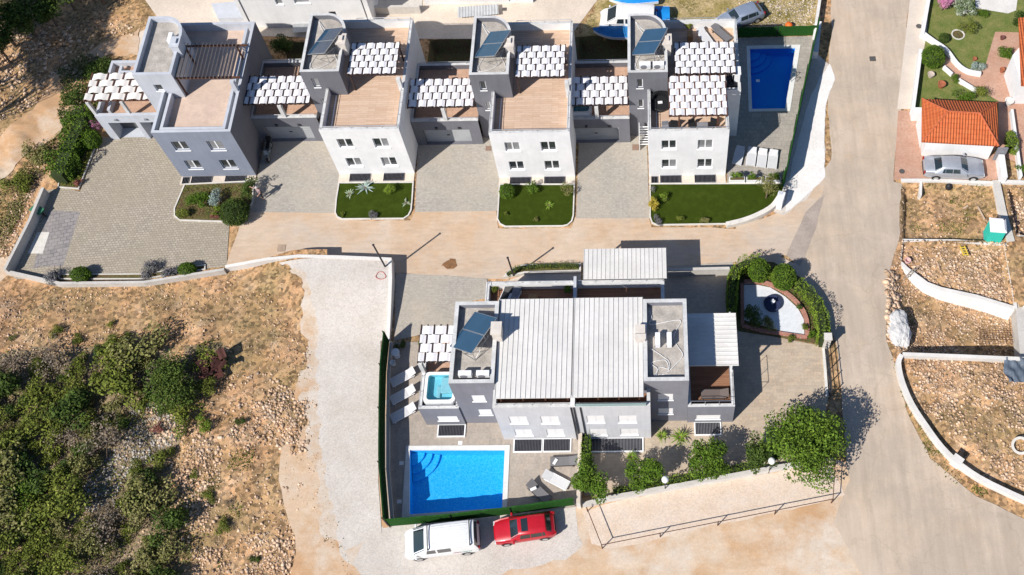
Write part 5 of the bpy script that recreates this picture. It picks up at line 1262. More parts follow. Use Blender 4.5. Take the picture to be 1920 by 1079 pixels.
def spiky(label, px, py, r, n=16, h=.6, kind='agave', name='agave', w=.09, z0=.05, droop=.3, trunk=0.0, group=None, seed=0):
    x, y = P(px, py, h * .4 + z0 + trunk); t = thing(name, label, 'plant', (x, y, z0), seed * .7, group); rng = random.Random(seed + px)
    for k in range(1):
        b = MB()
        for i in range(n):
            a = 2 * math.pi * i / n * 1.618 * 2; el = rng.uniform(.25, 1.2); L = r * rng.uniform(.75, 1.1); P0 = Vector((0, 0, trunk)); prev = None
            for j in range(5):
                f = j / 4; rad = L * f * math.cos(el) + L * .15 * f; zz = trunk + L * f * math.sin(el) - droop * L * f * f; ww = w * (1 - f * .85) * (1 if j else .7)
                c = Vector((math.cos(a) * rad, math.sin(a) * rad, max(.02, zz))); s = Vector((-math.sin(a), math.cos(a), 0)) * ww
                if prev: b.add([prev[0], prev[1], c + s, c - s], [(0, 1, 2, 3)])
                prev = (c - s, c + s)
        b.build('leaves', LM[kind], t, loc=(0, 0, 0))
    b = MB(); b.cyl((0, 0, -.05), (0, 0, trunk + .08), w * 1.2, 8); b.build('stem', bark, t, loc=(0, 0, 0))
    return t

# villa garden trees
GT = 'row of small garden trees along the wall'
x, y = P(1513, 830, 2.6); tree('large bushy bright green tree at the road corner of the villa terrace', 'garden_tree', 'tree', x, y, 2.7, 4.9, 'tree', .18, n=15000, K=90, seed=3, low=.12)
for (px, py, r, h, s, lab) in ((1115, 903, 1.55, 3.2, 5, 'leafy garden tree at the lower end of the beige dividing wall'), (1211, 896, 1.3, 2.9, 6, 'garden tree left of the left garden lamp'),
                              (1330, 869, 1.55, 3.1, 7, 'garden tree between the two garden lamps'), (1425, 850, 1.3, 2.7, 8, 'dark garden tree behind the right garden lamp, touching the large tree')):
    x, y = P(px, py, h * .55); tree(lab, 'garden_tree', 'tree', x, y, r, h, 'dark' if s == 8 else 'box', .15, n=5500, K=36, seed=s, group=GT)
hedge('climbing green hedge on the right side of the beige dividing wall', PP([(1101, 828), (1100, 870), (1099, 905)]), .55, 1.5, 'box', .11)
hedge('low yellow green hedge between the garden trees', PP([(1150, 925), (1240, 908), (1330, 892), (1420, 875)]), .5, .6, 'hedge', .1)
for i, (px, py, r, lab) in enumerate(((1240, 815, .55, 'left of the two palms in front of the right villa tower'), (1275, 818, .75, 'right and larger palm in front of the right villa tower'), (1184, 855, .5, 'small palm below the long light well'))):
    spiky(lab, px, py, r, 34, .7, 'palm', 'palm', .06, 0.0, .45, .35, seed=i)
# fountain garden
hedge('bright green curved hedge round the road side of the fountain garden', smoothpts(PP([(1492, 541), (1515, 562), (1532, 590), (1540, 622), (1540, 652)]), 3), .75, 1.6, 'hedge', .11)
hedge('clipped hedge on the upper left of the fountain garden', smoothpts(PP([(1372, 600), (1371, 560), (1376, 525), (1392, 508), (1425, 502)]), 3), .7, 1.6, 'hedge', .11)
ball('reddish green round bush at the top of the fountain garden, left one', 1424, 508, 20, 2.4, 'box', .1, seed=2)
ball('reddish green round bush at the top of the fountain garden, right one', 1470, 520, 23, 2.5, 'box', .1, seed=3)
bush('yellow green shrub between the two round bushes of the fountain garden', 1450, 520, 12, 1.6, 'hedge', .1, seed=4)
bush('dark shrub in the shade at the lower left of the fountain garden', 1408, 598, 22, 1.5, 'dark', .11, seed=5)
bush('grey green shrub beside the pebble bed in the shade', 1440, 608, 14, .9, 'olive', .09, seed=6)
bush('small round green shrub near the cream gate pillar', 1522, 628, 9, .8, 'box', .08, seed=7)
bush('small shrub on the brick edging right of the pebble bed', 1507, 613, 8, .6, 'scrub', .08, seed=8)
bush('small green shrub along the inner side of the curved hedge', 1496, 575, 7, .6, 'dark', .08, seed=9)
bush('low shrub at the bottom edge of the fountain garden', 1482, 634, 8, .5, 'scrub', .08, seed=10)
# front garden of the grey house
FG = 'plants in the flower bed of the grey house'
ball('large clipped round bush at the corner of the grey house flower bed', 440, 398, 27, 1.9, 'dark', .1, seed=11)
bush('tall dark shrub at the right end of the grey house flower bed', 462, 352, 17, 1.8, 'dark', .11, seed=12, group=FG, ry=22)
bush('green shrub at the left side of the grey house flower bed', 358, 370, 14, 1.3, 'box', .1, seed=13, group=FG)
bush('bright bushy shrub in the middle of the grey house flower bed', 376, 380, 15, 1.2, 'box', .1, seed=14, group=FG, ry=20)
bush('silver blue conifer with drooping branches in the flower bed', 408, 372, 19, 1.2, 'silver', .1, name='blue_conifer', seed=15, dens=.6, K=14)
bush('low green shrub at the lower left corner of the grey house flower bed', 343, 397, 14, .7, 'scrub', .09, seed=16, group=FG)
bush('yellow green low plant beside the large clipped bush', 405, 394, 10, .5, 'hedge', .08, seed=17, group=FG)
bush('red leaved low plant at the bottom of the flower bed', 402, 407, 8, .35, 'red', .07, seed=18, group=FG)
# planting left of the big driveway
hedge('big dark green hedge between the dirt track and the big driveway', PP([(150, 210), (152, 240), (130, 285), (110, 335)], .8), 1.7, 1.7, 'box', .15, lump=.2, dens=1.6)
ball('round dark bush beside the carport of the grey house', 172, 262, 17, 1.5, 'box', .1, seed=20)
bush('leafy shrub behind the carport pergola of the grey house', 180, 120, 26, 1.5, 'dark', .13, seed=21)
bush('leafy shrub left of the carport pergola of the grey house', 143, 178, 20, 1.6, 'dark', .13, seed=22)
bush('shrub with pink flowers beside the carport of the grey house', 178, 232, 10, 1.2, 'pink', .08, seed=23)
bush('small reddish shrub at the edge of the big driveway', 147, 340, 9, .6, 'red', .08, seed=24)
bush('olive shrub outside the hedge left of the driveway', 70, 290, 26, 1.3, 'olive', .14, seed=25)
bush('dark low shrub by the dirt track left of the hedge', 30, 345, 26, .9, 'scrub', .13, seed=26)
ball('left egg shaped clipped bush on the bottom edge of the big driveway', 151, 515, 19, 1.1, 'box', .08, seed=27, rpy=15)
ball('right egg shaped clipped bush on the bottom edge of the big driveway', 351, 505, 17, 1.0, 'box', .08, seed=28, rpy=13)
bush('lavender and green shrub at the lower left corner of the big driveway', 100, 508, 21, .8, 'lav', .1, seed=29)
bush('left lavender bush on the bottom edge of the big driveway', 283, 510, 19, .8, 'lav', .09, seed=30)
bush('right lavender bush on the bottom edge of the big driveway', 318, 505, 17, .8, 'lav', .09, seed=31)
# lawn plants
spiky('grey green agave on the first lawn by the light well', 684, 350, .75, 18, .6, kind='silver', seed=1)
bush('bright green small shrub on the first lawn', 732, 354, 11, .9, 'hedge', .08, seed=32)
spiky('pale yucca with a stone at the left edge of the first lawn', 655, 362, .45, 14, .5, seed=2)
spiky('small yucca at the right edge of the first lawn', 761, 379, .4, 10, .4, seed=3)
bush('low grey shrub at the bottom edge of the first lawn', 700, 403, 10, .4, 'lav', .07, seed=33)
bush('tiny shrub at the lower left of the first lawn', 642, 402, 5, .35, 'scrub', .06, seed=34)
ball('clipped round bush in the upper left corner of the second lawn', 951, 359, 15, 1.1, 'box', .08, seed=35)
bush('bright shrub at the top of the second lawn', 996, 354, 13, .9, 'box', .09, seed=36)
bush('thin yellowish shrub at the upper right corner of the second lawn', 1063, 355, 13, 1.2, 'olive', .08, seed=37, dens=.35, K=12)
spiky('small bright yucca in the middle right of the second lawn', 1029, 383, .45, 14, .5, kind='palm', seed=4)
bush('tiny grey plant in the lower middle of the second lawn', 1005, 411, 5, .35, 'olive', .06, seed=38)
bush('tiny plant in the lower left of the second lawn', 949, 401, 4, .35, 'scrub', .06, seed=39)
bush('yellow flowering shrub at the left edge of the big lawn', 1226, 383, 12, 1.0, 'yellow', .08, seed=40, ry=18)
bush('light yellow green shrub beside the yellow flowering shrub', 1246, 373, 11, .9, 'hedge', .08, seed=41, dens=.6)
bush('dark small shrub in the upper left corner of the big lawn', 1224, 351, 7, .5, 'lav', .07, seed=42)
bush('grey shrub in the lower left corner of the big lawn', 1234, 412, 10, .5, 'lav', .07, seed=43)
bush('small grey green shrub at the bottom of the big lawn, left one', 1278, 410, 8, .45, 'scrub', .07, seed=44)
bush('small grey green shrub at the bottom of the big lawn, right one', 1322, 411, 9, .5, 'olive', .07, seed=45)
x, y = P(1443, 355, 1.8); tree('young olive tree with thin grey green crown on the big lawn', 'olive_tree', 'tree', *P(1436, 372), 1.1, 2.9, 'olive', .1, n=1500, K=24, seed=46, low=.35)
# villa rear planter
hedge('low mixed planting in the curved bed behind the villa', PP([(952, 520), (972, 508), (1010, 504), (1050, 503), (1086, 504)]), .35, .4, 'scrub', .09, z0=.2, dens=.7)
bush('potted green plant on the rear terrace of the villa, beside the dividing wall', 1066, 544, 10, .8, 'box', .09, seed=47, z0=2.7)
bush('potted plant in the left corner of the rear terrace of the villa', 926, 543, 9, .8, 'scrub', .09, seed=48, z0=2.7)
bush('potted plant on the back of the fourth roof terrace', 1292, 47, 8, .8, 'scrub', .09, seed=49, z0=5.45)
bush('small plants in the bed above the villa loungers', 790, 642, 10, .5, 'box', .08, seed=50, ry=7)
bush('green plant in the corner bed left of the white pergola', 752, 648, 12, .5, 'dark', .08, seed=51, ry=7)
# dark bush between houses
bush('large dark bush in the gap behind the first garage terrace', 533, 92, 28, 1.9, 'dark', .13, seed=52, ry=26)
# top right garden
bush('pink flowering oleander in the top right garden', 1770, 6, 22, 1.8, 'pink', .12, seed=60, name='oleander')
bush('white flowering oleander in the top right garden', 1805, 14, 22, 1.9, 'whitef', .12, seed=61, name='oleander')
ball('big round clipped bush beside the garden entrance', 1750, 107, 22, 1.9, 'box', .1, seed=62)
ball('small dark clipped bush on the upper garden lawn', 1770, 72, 10, .8, 'dark', .08, seed=63)
bush('small tree in the planting ring on the garden lawn', 1812, 50, 16, 1.7, 'scrub', .09, seed=64, dens=.5, K=16)
bush('silver shrub at the end of the curved garden wall', 1836, 124, 14, .6, 'silver', .08, seed=65, ry=10)
bush('tall green shrub row beside the right edge brick path', 1884, 95, 13, 1.2, 'box', .1, seed=66, ry=26)
bush('green shrub left of the white wall piece in the garden', 1788, 147, 10, .7, 'box', .08, seed=67)
bush('wide green shrub directly behind the tiled garage', 1806, 180, 22, 1.0, 'box', .1, seed=68, ry=11)
bush('shrub with bare twigs behind the tiled garage', 1848, 172, 20, 1.1, 'scrub', .09, seed=69, ry=14, dens=.6)
ball('long bright clipped bush right of the tiled garage', 1897, 268, 12, 1.2, 'hedge', .09, seed=70, rpy=26)
bush('green bush at the right edge under the clipped bush', 1916, 320, 12, .9, 'box', .09, seed=71)
bush('dark green shrub in the top right corner', 1908, 34, 16, 1.3, 'dark', .11, seed=72)
bush('low flower shrub on the garden lawn border', 1845, 26, 14, .5, 'box', .08, seed=73, ry=6)
# ------------------------------------------------------------------ wild scrub, lower left
rs = random.Random(5); VAR = {}
SG = 'wild shrubs on the stony slope'
lab = {'scrub': 'wild green shrub on the stony slope', 'olive': 'dry olive coloured wild shrub on the stony slope', 'dark': 'dark green wild shrub on the stony slope', 'brown': 'leafless grey brown wild shrub on the stony slope'}
for kd in ('scrub', 'olive', 'dark', 'brown'):
    for k in range(2):
        t = tree(lab[kd], 'wild_shrub', 'shrub', 0, 0, 1.0, 1.0, kd, .11 if kd != 'brown' else .09, n=1500 if kd != 'brown' else 750, K=18, seed=100 + k * 7 + len(kd), group=SG, low=.02); index_kids(t); VAR[(kd, k)] = [t, False]
SCREE = PP([(245, 770), (300, 765), (350, 790), (330, 830), (260, 880), (215, 950), (150, 960), (165, 900), (225, 840)]); spots = []; SC = PP([(-60, 700), (150, 672), (250, 655), (330, 690), (395, 680), (395, 750), (330, 800), (320, 860), (300, 920), (320, 1000), (330, 1120), (-60, 1120)])
xs_ = [p[0] for p in SC]; ys_ = [p[1] for p in SC]; tries = 0
while len(spots) < 112 and tries < 9000:
    tries += 1; x, y = rs.uniform(min(xs_), max(xs_)), rs.uniform(min(ys_), max(ys_)); 
    if not bool(inpoly(np.array([x]), np.array([y]), SC)[0]): continue
    if any(math.hypot(x - a, y - b_) < 1.15 for a, b_ in spots): continue
    if bool(inpoly(np.array([x]), np.array([y]), SCREE)[0]): continue
    px_dens = 1.0 - .55 * sstep(-38.5, -32.5, x)
    if rs.random() > px_dens: continue
    spots.append((x, y))
for (px, py) in ((760 - 340, 905 - 100), (640, 1010)): pass
extra = [P(*q) for q in ((298, 905), (290, 930), (452, 795), (475, 1050), (420, 985), (340, 960), (300, 1055), (390, 930), (240, 640), (150, 640), (430, 940), (365, 890), (210, 610), (110, 625), (30, 640), (20, 690), (90, 690))]
for i, (x, y) in enumerate(spots + extra):
    kd = rs.choices(['scrub', 'olive', 'dark', 'brown'], [.36, .30, .20, .14])[0]; k = rs.randrange(2); v = VAR[(kd, k)]; s = rs.choice((.7, .9, 1.1, 1.4, 1.9)) * rs.uniform(.9, 1.15) if i < len(spots) else rs.uniform(.3, .75)
    o = v[0] if not v[1] else dup(v[0]); v[1] = True
    o.location = (x, y, gz_at(x, y) - .05); o.scale = (s * rs.uniform(.85, 1.2), s, s * rs.uniform(.7, 1.0)); o.rotation_euler = (0, 0, rs.uniform(0, 6.28))
x, y = P(318, 722, 1.4); tree('young pine with light needles beside the rusty wreck', 'pine_tree', 'tree', x, y, 2.15, 2.7, 'pine', .15, n=7500, K=44, seed=80, low=.1)
bush('bright yellow green round shrub alone on the stony ground', 382, 797, 16, .9, 'hedge', .09, seed=81)
bush('small dark red shrub on the stony slope', 296, 805, 12, .6, 'red', .08, seed=82, dens=.6)
bush('bright green leafy shrub on the pale scree of the slope', 270, 915, 34, 1.3, 'dark', .13, seed=83, K=26)
bush('lime green bushy shrub at the lower left of the slope', 62, 930, 36, 1.5, 'box', .14, seed=84, K=26)
bush('green shrub at the bottom left corner of the photo', 80, 1030, 40, 1.6, 'scrub', .14, seed=85, K=26)
# dark wood, top left
WG2 = 'dark trees at the top left corner'
for i, (px, py, h, r) in enumerate(((-10, 40, 6, 2.6), (35, 25, 5, 2.2), (75, 5, 5, 2.0), (-12, 80, 4.5, 1.7), (110, -25, 5, 2.2), (160, -45, 6, 2.4))):
    x, y = P(px, py, h * .6); tree('dark leafy tree at the top left corner of the photo', 'forest_tree', 'tree', x, y, r, h, 'dark', .22, n=3500, K=26, seed=90 + i, group=WG2, low=.1)
for i, (x, y, h, r) in enumerate(((-59.5, 53.5, 15, 3.0), (-60.5, 50.5, 16, 3.2), (-58.6, 48.6, 17, 2.6), (-62, 56.5, 15, 3.2), (-60, 60.0, 12, 2.6), (-57.5, 62.5, 11, 2.4), (-64, 53, 18, 3.4), (-61, 46.0, 19, 2.8))):
    tree('tall tree beyond the left edge that shades the stony bank', 'forest_tree', 'tree', x, y, r * 1.15, h, 'dark', .28, n=4200, K=26, seed=110 + i, group=WG2, low=.55)
# ------------------------------------------------------------------ stuff: rocks, undergrowth, weeds
def rocks(name, poly, n, smin, smax, m, seed, zoff=0.0, mask=None, flat=.6):
    rng = np.random.default_rng(seed); xs = [p[0] for p in poly]; ys = [p[1] for p in poly]
    X = rng.uniform(min(xs), max(xs), n * 3); Y = rng.uniform(min(ys), max(ys), n * 3); k = inpoly(X, Y, poly); X, Y = X[k], Y[k]
    if mask is not None: k = rng.random(len(X)) < mask(X, Y); X, Y = X[k], Y[k]
    X, Y = X[:n], Y[:n]; n = len(X); Z = height(X, Y) + zoff
    B = np.array([(1,0,0),(-1,0,0),(0,1,0),(0,-1,0),(0,0,1),(0,0,-1),(.6,.6,.5),(-.6,.6,.5),(-.6,-.6,.5),(.6,-.6,.5)]); T = np.array([(0,6,4),(6,2,4),(2,7,4),(7,1,4),(1,8,4),(8,3,4),(3,9,4),(9,0,4),(0,5,2),(2,5,1),(1,5,3),(3,5,0),(0,2,6),(2,1,7),(1,3,8),(3,0,9)])
    S = smin * (smax / smin) ** (rng.random(n) ** 2.8); V = B[None] * rng.uniform(.7, 1.15, (n, 10, 3)) * S[:, None, None] * np.array([1, .8, flat]); a = rng.uniform(0, 6.28, n); c, s = np.cos(a)[:, None], np.sin(a)[:, None]
    VX = V[..., 0] * c - V[..., 1] * s + X[:, None]; VY = V[..., 0] * s + V[..., 1] * c + Y[:, None]; VZ = V[..., 2] + Z[:, None] + S[:, None] * .12
    F = (T[None] + (np.arange(n) * 10)[:, None, None]).reshape(-1, 3)
    return tag(np_mesh(name, np.stack([VX, VY, VZ], -1).reshape(-1, 3), F, m), kind='stuff')
rockm = mat('limestone_rock', (.50, .42, .33), .95, .2, 1.2, col2=(.60, .52, .43), island=.3)
rockgrey = mat('grey_limestone', (.30, .27, .24), .95, .2, 1.2, col2=(.46, .42, .375), island=.35)
rocktan = mat('tan_rubble', (.47, .305, .185), .95, .2, .8, col2=(.60, .45, .33), island=.42)
nm = lambda x, y: sstep(-.25, .5, NOI(x, y, .35, 31) + .5 * NOI(x, y, 1.1, 32))
rocks('loose_stones', ROUGH1, 22000, .018, .12, rocktan, 1, mask=lambda x, y: .25 + .75 * nm(x, y))
rocks('loose_stones', PP([(230, 690), (480, 690), (600, 760), (560, 900), (600, 1100), (300, 1100), (330, 900)]), 11000, .025, .19, rocktan, 2, mask=lambda x, y: .1 + .9 * nm(x, y))
rocks('grey_scree', ragged(PP([(245, 770), (300, 765), (350, 790), (330, 830), (260, 880), (215, 950), (160, 960), (165, 900), (225, 840)]), .5, .6, 4), 2600, .03, .15, rockgrey, 3)
rocks('loose_stones', ragged(PP([(-40, 680), (-40, 600), (120, 610), (230, 620), (120, 680), (20, 700)]), .5, .8, 6), 1000, .03, .12, rocktan, 33)
rocks('loose_stones', PP([(-50, 60), (230, 30), (260, 60), (150, 130), (60, 200), (0, 230), (-50, 260)]), 2600, .06, .25, rocktan, 4, mask=lambda x, y: .25 + .75 * nm(x, y))
rocks('loose_stones', PP([(-50, 500), (20, 480), (70, 350), (90, 300), (40, 330), (0, 430)]), 1300, .04, .16, rocktan, 5)
rocks('rubble', PLOT2, 6000, .018, .17, rocktan, 6, mask=lambda x, y: .35 + .65 * nm(x, y)); rocks('rubble', PLOT3, 8500, .018, .16, rocktan, 7, mask=lambda x, y: .25 + .75 * nm(x, y)); rocks('rubble', PLOT2B, 9000, .018, .14, rocktan, 8, mask=lambda x, y: .3 + .7 * nm(x, y)); rocks('rubble', PLOT4, 2200, .03, .22, rocktan, 9)
rocks('rubble', PLOT1, 500, .04, .12, rocktan, 10)
rocks('rubble', PP([(1662, 505), (1680, 505), (1690, 600), (1680, 640), (1664, 640)]), 260, .12, .35, rocktan, 11)
rocks('loose_stones', PP([(1385, 0), (1530, 0), (1527, 60), (1400, 56)]), 900, .05, .14, rockm, 12)
rocks('road_grit', ragged(PP([(1664, 500), (1690, 340), (1697, 345), (1693, 460), (1676, 520), (1668, 640), (1660, 640)]), .2, .4, 81), 700, .015, .06, rockm, 21)
rocks('road_grit', ragged(PP([(1548, 60), (1570, 120), (1560, 300), (1520, 385), (1470, 412), (1480, 400), (1545, 320), (1552, 200)]), .2, .4, 82), 500, .015, .05, rockm, 22)
rocks('road_grit', ragged(PP([(1575, 870), (1610, 900), (1590, 1079), (1540, 1079), (1560, 960)]), .4, .4, 83), 900, .015, .05, rockm, 23)
rocks('road_grit', ragged(PP([(600, 520), (640, 600), (650, 900), (700, 1060), (640, 1079), (600, 900), (590, 640), (560, 520)]), .4, .4, 84), 1500, .015, .06, rocktan, 24)
# the big pale boulder
rng = np.random.default_rng(4); bm = bmesh.new(); bmesh.ops.create_icosphere(bm, subdivisions=4, radius=1)
for v in bm.verts:
    n_ = mnoise.noise(v.co * 1.3) * .35 + mnoise.noise(v.co * 4) * .16 + mnoise.noise(v.co * 9) * .06; v.co *= 1 + n_; v.co.x *= .85; v.co.y *= 1.35; v.co.z *= .55
me = bpy.data.meshes.new('boulder'); bm.to_mesh(me); bm.free(); me.materials.append(mat('pale_boulder', (.50, .49, .48), .95, .2, 1.5, col2=(.62, .6, .58), bump=.8, bscale=6))
o = bpy.data.objects.new('boulder', me); COL.objects.link(o); o.location = (*P(1688, 618), -.15); tag(o, 'large pale grey rock outcrop at the road edge above the curved wall', 'boulder')
def undergrowth(name, poly, n, leaf, kind, seed, hmax=.35, mask=None, z=None):
    rng = np.random.default_rng(seed); xs = [p[0] for p in poly]; ys = [p[1] for p in poly]
    X = rng.uniform(min(xs), max(xs), n * 3); Y = rng.uniform(min(ys), max(ys), n * 3); k = inpoly(X, Y, poly); X, Y = X[k], Y[k]
    if mask is not None: k = rng.random(len(X)) < mask(X, Y); X, Y = X[k], Y[k]
    X, Y = X[:n], Y[:n]; n = len(X); Z = (height(X, Y) if z is None else np.full(n, z)) + rng.random(n) * hmax * (NOI(X, Y, 1.3, seed) * .5 + .5)
    V, F = leaf_cloud(rng, np.stack([X, Y, Z, np.full(n, leaf * .5)], 1), n, leaf)
    return tag(np_mesh(name, V, F, LM[kind]), kind='stuff')
sm = lambda a, s, lo=.0: (lambda x, y: sstep(lo, lo + .5, NOI(x, y, s, a)))
undergrowth('undergrowth', ragged(SCRUB, .8, 1, 3), 18000, .13, 'scrub', 1, .35, mask=lambda x, y: .3 + .7 * sm(41, .5)(x, y))
undergrowth('dry_undergrowth', ragged(SCRUB, 1.2, 1, 4), 8000, .1, 'brown', 2, .2, mask=lambda x, y: .2 + .8 * sm(42, .5)(x, y))
undergrowth('undergrowth', ragged(SCRUB, .8, 1, 3), 3000, .13, 'dark', 12, .4, mask=lambda x, y: .05 + .95 * sm(48, .4, .1)(x, y))
undergrowth('dry_grass_tufts', ROUGH1, 20000, .09, 'olive', 3, .12, mask=lambda x, y: .04 + .96 * sm(43, .55, .15)(x, y))
undergrowth('weeds', PP([(300, 850), (480, 820), (470, 900), (440, 1000), (400, 1100), (300, 1100)]), 5000, .1, 'scrub', 4, .2, mask=sm(44, .6, .1))
undergrowth('bank_weeds', PP([(-60, 480), (10, 470), (60, 360), (90, 300), (110, 250), (60, 290), (20, 340), (-60, 380)]), 9000, .12, 'olive', 5, .4, mask=lambda x, y: .3 + .7 * sm(45, .6)(x, y))
undergrowth('bank_weeds', ragged(PP([(110, 130), (170, 100), (220, 130), (200, 190), (150, 250), (120, 290), (90, 330), (118, 250)]), .3, .5, 5), 7000, .15, 'dark', 6, .8)
undergrowth('plot_weeds', PLOT1, 3500, .09, 'scrub', 7, .25, mask=sm(46, .9, .15))
undergrowth('roadside_weeds', ragged(PP([(1668, 640), (1684, 690), (1705, 760), (1735, 805), (1765, 850), (1800, 890), (1860, 925), (1840, 935), (1785, 905), (1745, 860), (1712, 800), (1690, 740), (1672, 680)]), .1, .5, 7), 5200, .1, 'scrub', 8, .25, mask=lambda x, y: .15 + .85 * sm(47, .8)(x, y), z=.02)
undergrowth('lot_weeds', TOPLOT, 9000, .09, 'olive', 9, .2, mask=lambda x, y: .1 + .9 * sm(49, .6)(x, y))
undergrowth('bed_plants', PP([(347, 350), (470, 345), (470, 385), (430, 412), (340, 410), (332, 400)]), 2500, .09, 'scrub', 10, .3, z=.06)
undergrowth('bed_plants', PP([(183, 266), (150, 350), (115, 350), (128, 300), (160, 258)]), 2500, .1, 'scrub', 11, .3, z=.06)
undergrowth('bed_plants', PP([(1366, 600), (1370, 520), (1400, 497), (1460, 505), (1500, 530), (1535, 600), (1535, 645), (1515, 632), (1505, 590), (1475, 550), (1440, 534), (1395, 530), (1390, 600)]), 3500, .09, 'dark', 13, .35, z=.05)
# ================================================================== VEHICLES
def paint(name, c, metal=0.0): return mat(name, c, .38, .06, 2.5, spec=.4, metal=metal, coat=.35, speck=.06)
carglass = mat('car_glass', (.02, .03, .035), .08, .1, 1, spec=.7, coat=.5)
lampm = mat('headlight_glass', (.6, .62, .65), .15, .05, 2, spec=.7); tailm = mat('tail_light', (.30, .01, .01), .3, .1, 2)
def vehicle(label, name, cat, x, y, rot, st, pm, wind, rear, sides, wheels, z=0.0, extras=None, wr=.31):
    """st: stations (x, half width, z bottom, z belt, half roof width, z roof); front at -x"""
    t = thing(name, label, cat, (x, y, z), rot); secs = []
    for s in st:
        X, w, zb, zl, rw, zr = s; h = zl - zb
        secs.append([(X, -w * .93, zb), (X, -w, zb + h * .3), (X, -w * .99, zb + h * .7), (X, -w * .95, zl), (X, -rw - .02, zr - .06), (X, -rw * .9, zr - .01), (X, -rw * .5, zr + .025), (X, 0, zr + .035), (X, rw * .5, zr + .025), (X, rw * .9, zr - .01), (X, rw + .02, zr - .06), (X, w * .95, zl), (X, w * .99, zb + h * .7), (X, w, zb + h * .3), (X, w * .93, zb)])
    b = MB(); b.loft([list(reversed(q)) for q in secs]); o = b.build('body', pm, t, loc=(0, 0, 0)); 
    for p in o.data.polygons: p.use_smooth = len(p.vertices) == 4
    md = o.modifiers.new('edge', 'EDGE_SPLIT'); md.split_angle = R(28)
    def pt(i, f, k):                        # point on ring position k (float) between stations i and i+1
        a, c = secs[i], secs[i + 1]; k0 = int(k); g = k - k0; k1 = min(k0 + 1, 14)
        A = Vector(a[k0]).lerp(Vector(a[k1]), g); B = Vector(c[k0]).lerp(Vector(c[k1]), g); return A.lerp(B, f)
    def panel(nm, i, f0, f1, k0, k1, m, off=.012, par=t, f0b=None, f1b=None):
        n = 4; rows = []
        for a in range(3):
            row = []
            for c in range(n + 1):
                k = k0 + (k1 - k0) * c / n; u = c / n
                s = (f0 if f0b is None else f0 + (f0b - f0) * u); e = (f1 if f1b is None else f1 + (f1b - f1) * u)
                row.append(pt(i, s + (e - s) * a / 2, k))
            rows.append(row)
        nn = (rows[2][2] - rows[0][2]).cross(rows[1][4] - rows[1][0]).normalized()
        cen = Vector((0, 0, .8)); 
        if nn.dot(rows[1][2] - cen) < 0: nn = -nn
        vs = [p + nn * off for r_ in rows for p in r_]; fs = []
        for a in range(2):
            for c in range(n): q = a * (n + 1) + c; fs.append((q, q + 1, q + n + 2, q + n + 1))
        q = MB(); q.add(vs, fs); return q.build(nm, m, par, loc=(0, 0, 0), smooth=True)
    panel('windscreen', wind[0], wind[1], wind[2], 4.35, 9.65, carglass)
    panel('rear_window', rear[0], rear[1], rear[2], 4.4, 9.6, carglass)
    for (i, f0, f1, f0b, f1b) in sides:
        panel('side_window', i, f0, f1, 3.12, 3.86, carglass, f0b=f0b, f1b=f1b); panel('side_window', i, f0, f1, 10.88, 10.14, carglass, f0b=f0b, f1b=f1b)
    for wx in wheels:
        for sy in (-1, 1):
            w = max(s[1] for s in st); b = MB(); b.cyl((0, -.1, 0), (0, .1, 0), wr, 18); o = b.build('wheel', rubber, t, loc=(wx, sy * (w - .09), wr)); b = MB(); b.cyl((0, sy * .085, 0), (0, sy * .108, 0), wr * .62, 12); b.build('rim', alu, o, loc=(0, 0, 0))
            b = MB(); n = 12; vs = [(wx + (wr + .07) * math.cos(math.pi * i / n), sy * (w + .004), wr + (wr + .05) * math.sin(math.pi * i / n)) for i in range(n + 1)]; b.add(vs, [tuple(range(n + 1)) if sy < 0 else tuple(reversed(range(n + 1)))]); b.build('wheel_arch', black, t, loc=(0, 0, 0))
    X0, w0 = st[0][0], st[1][1]
    for sy in (-1, 1):
        b = MB(); b.obox(st[1][0] - .02, sy * w0 * .78, st[1][3] - .16, .16, .28, .12); b.build('headlight', lampm, t, loc=(0, 0, 0), bevel=.02)
        b = MB(); b.obox(st[-2][0] + .06, sy * st[-2][1] * .85, st[-2][3] - .2, .1, .18, .26); b.build('tail_light', tailm, t, loc=(0, 0, 0), bevel=.02)
        wi = st[wind[0]]; b = MB(); b.obox(wi[0] + .22, sy * (wi[1] + .09), wi[3] + .0, .12, .2, .13); b.build('wing_mirror', pm, t, loc=(0, 0, 0), bevel=.02)
    b = MB(); b.box(X0 - .03, -w0 * .8, st[0][2], X0 + .06, w0 * .8, st[0][2] + .12); b.build('front_bumper', black, t, loc=(0, 0, 0)); b = MB(); b.box(st[-1][0] - .06, -w0 * .8, st[-1][2], st[-1][0] + .03, w0 * .8, st[-1][2] + .14); b.build('rear_bumper', black, t, loc=(0, 0, 0))
    if extras: extras(t, panel)
    return t
hatch = [(-2.0, .62, .34, .58, .5, .60), (-1.9, .76, .28, .68, .62, .71), (-1.5, .82, .25, .80, .68, .84), (-.95, .84, .25, .90, .70, .93), (-.32, .84, .25, .93, .56, 1.38), (.4, .84, .25, .94, .57, 1.42), (1.15, .84, .25, .95, .56, 1.40), (1.4, .83, .25, .95, .55, 1.36), (1.78, .82, .26, .92, .62, .97), (1.95, .76, .3, .85, .6, .88), (2.0, .70, .34, .75, .55, .78)]
x, y = P(983, 990, .7)
def sun(t, panel): panel('sunroof', 4, .25, .85, 5.4, 8.6, carglass, .014)
vehicle('red hatchback with a sunroof parked beside the white van', 'parked_car', 'car', x, y, R(8), hatch, paint('red_car_paint', (.45, .008, .02)), (3, .08, .92), (7, .15, .9), [(4, .0, .95, .1, .95), (5, .02, .97, .02, .97), (6, .05, .9, .05, .6)], (-1.25, 1.25), extras=sun)
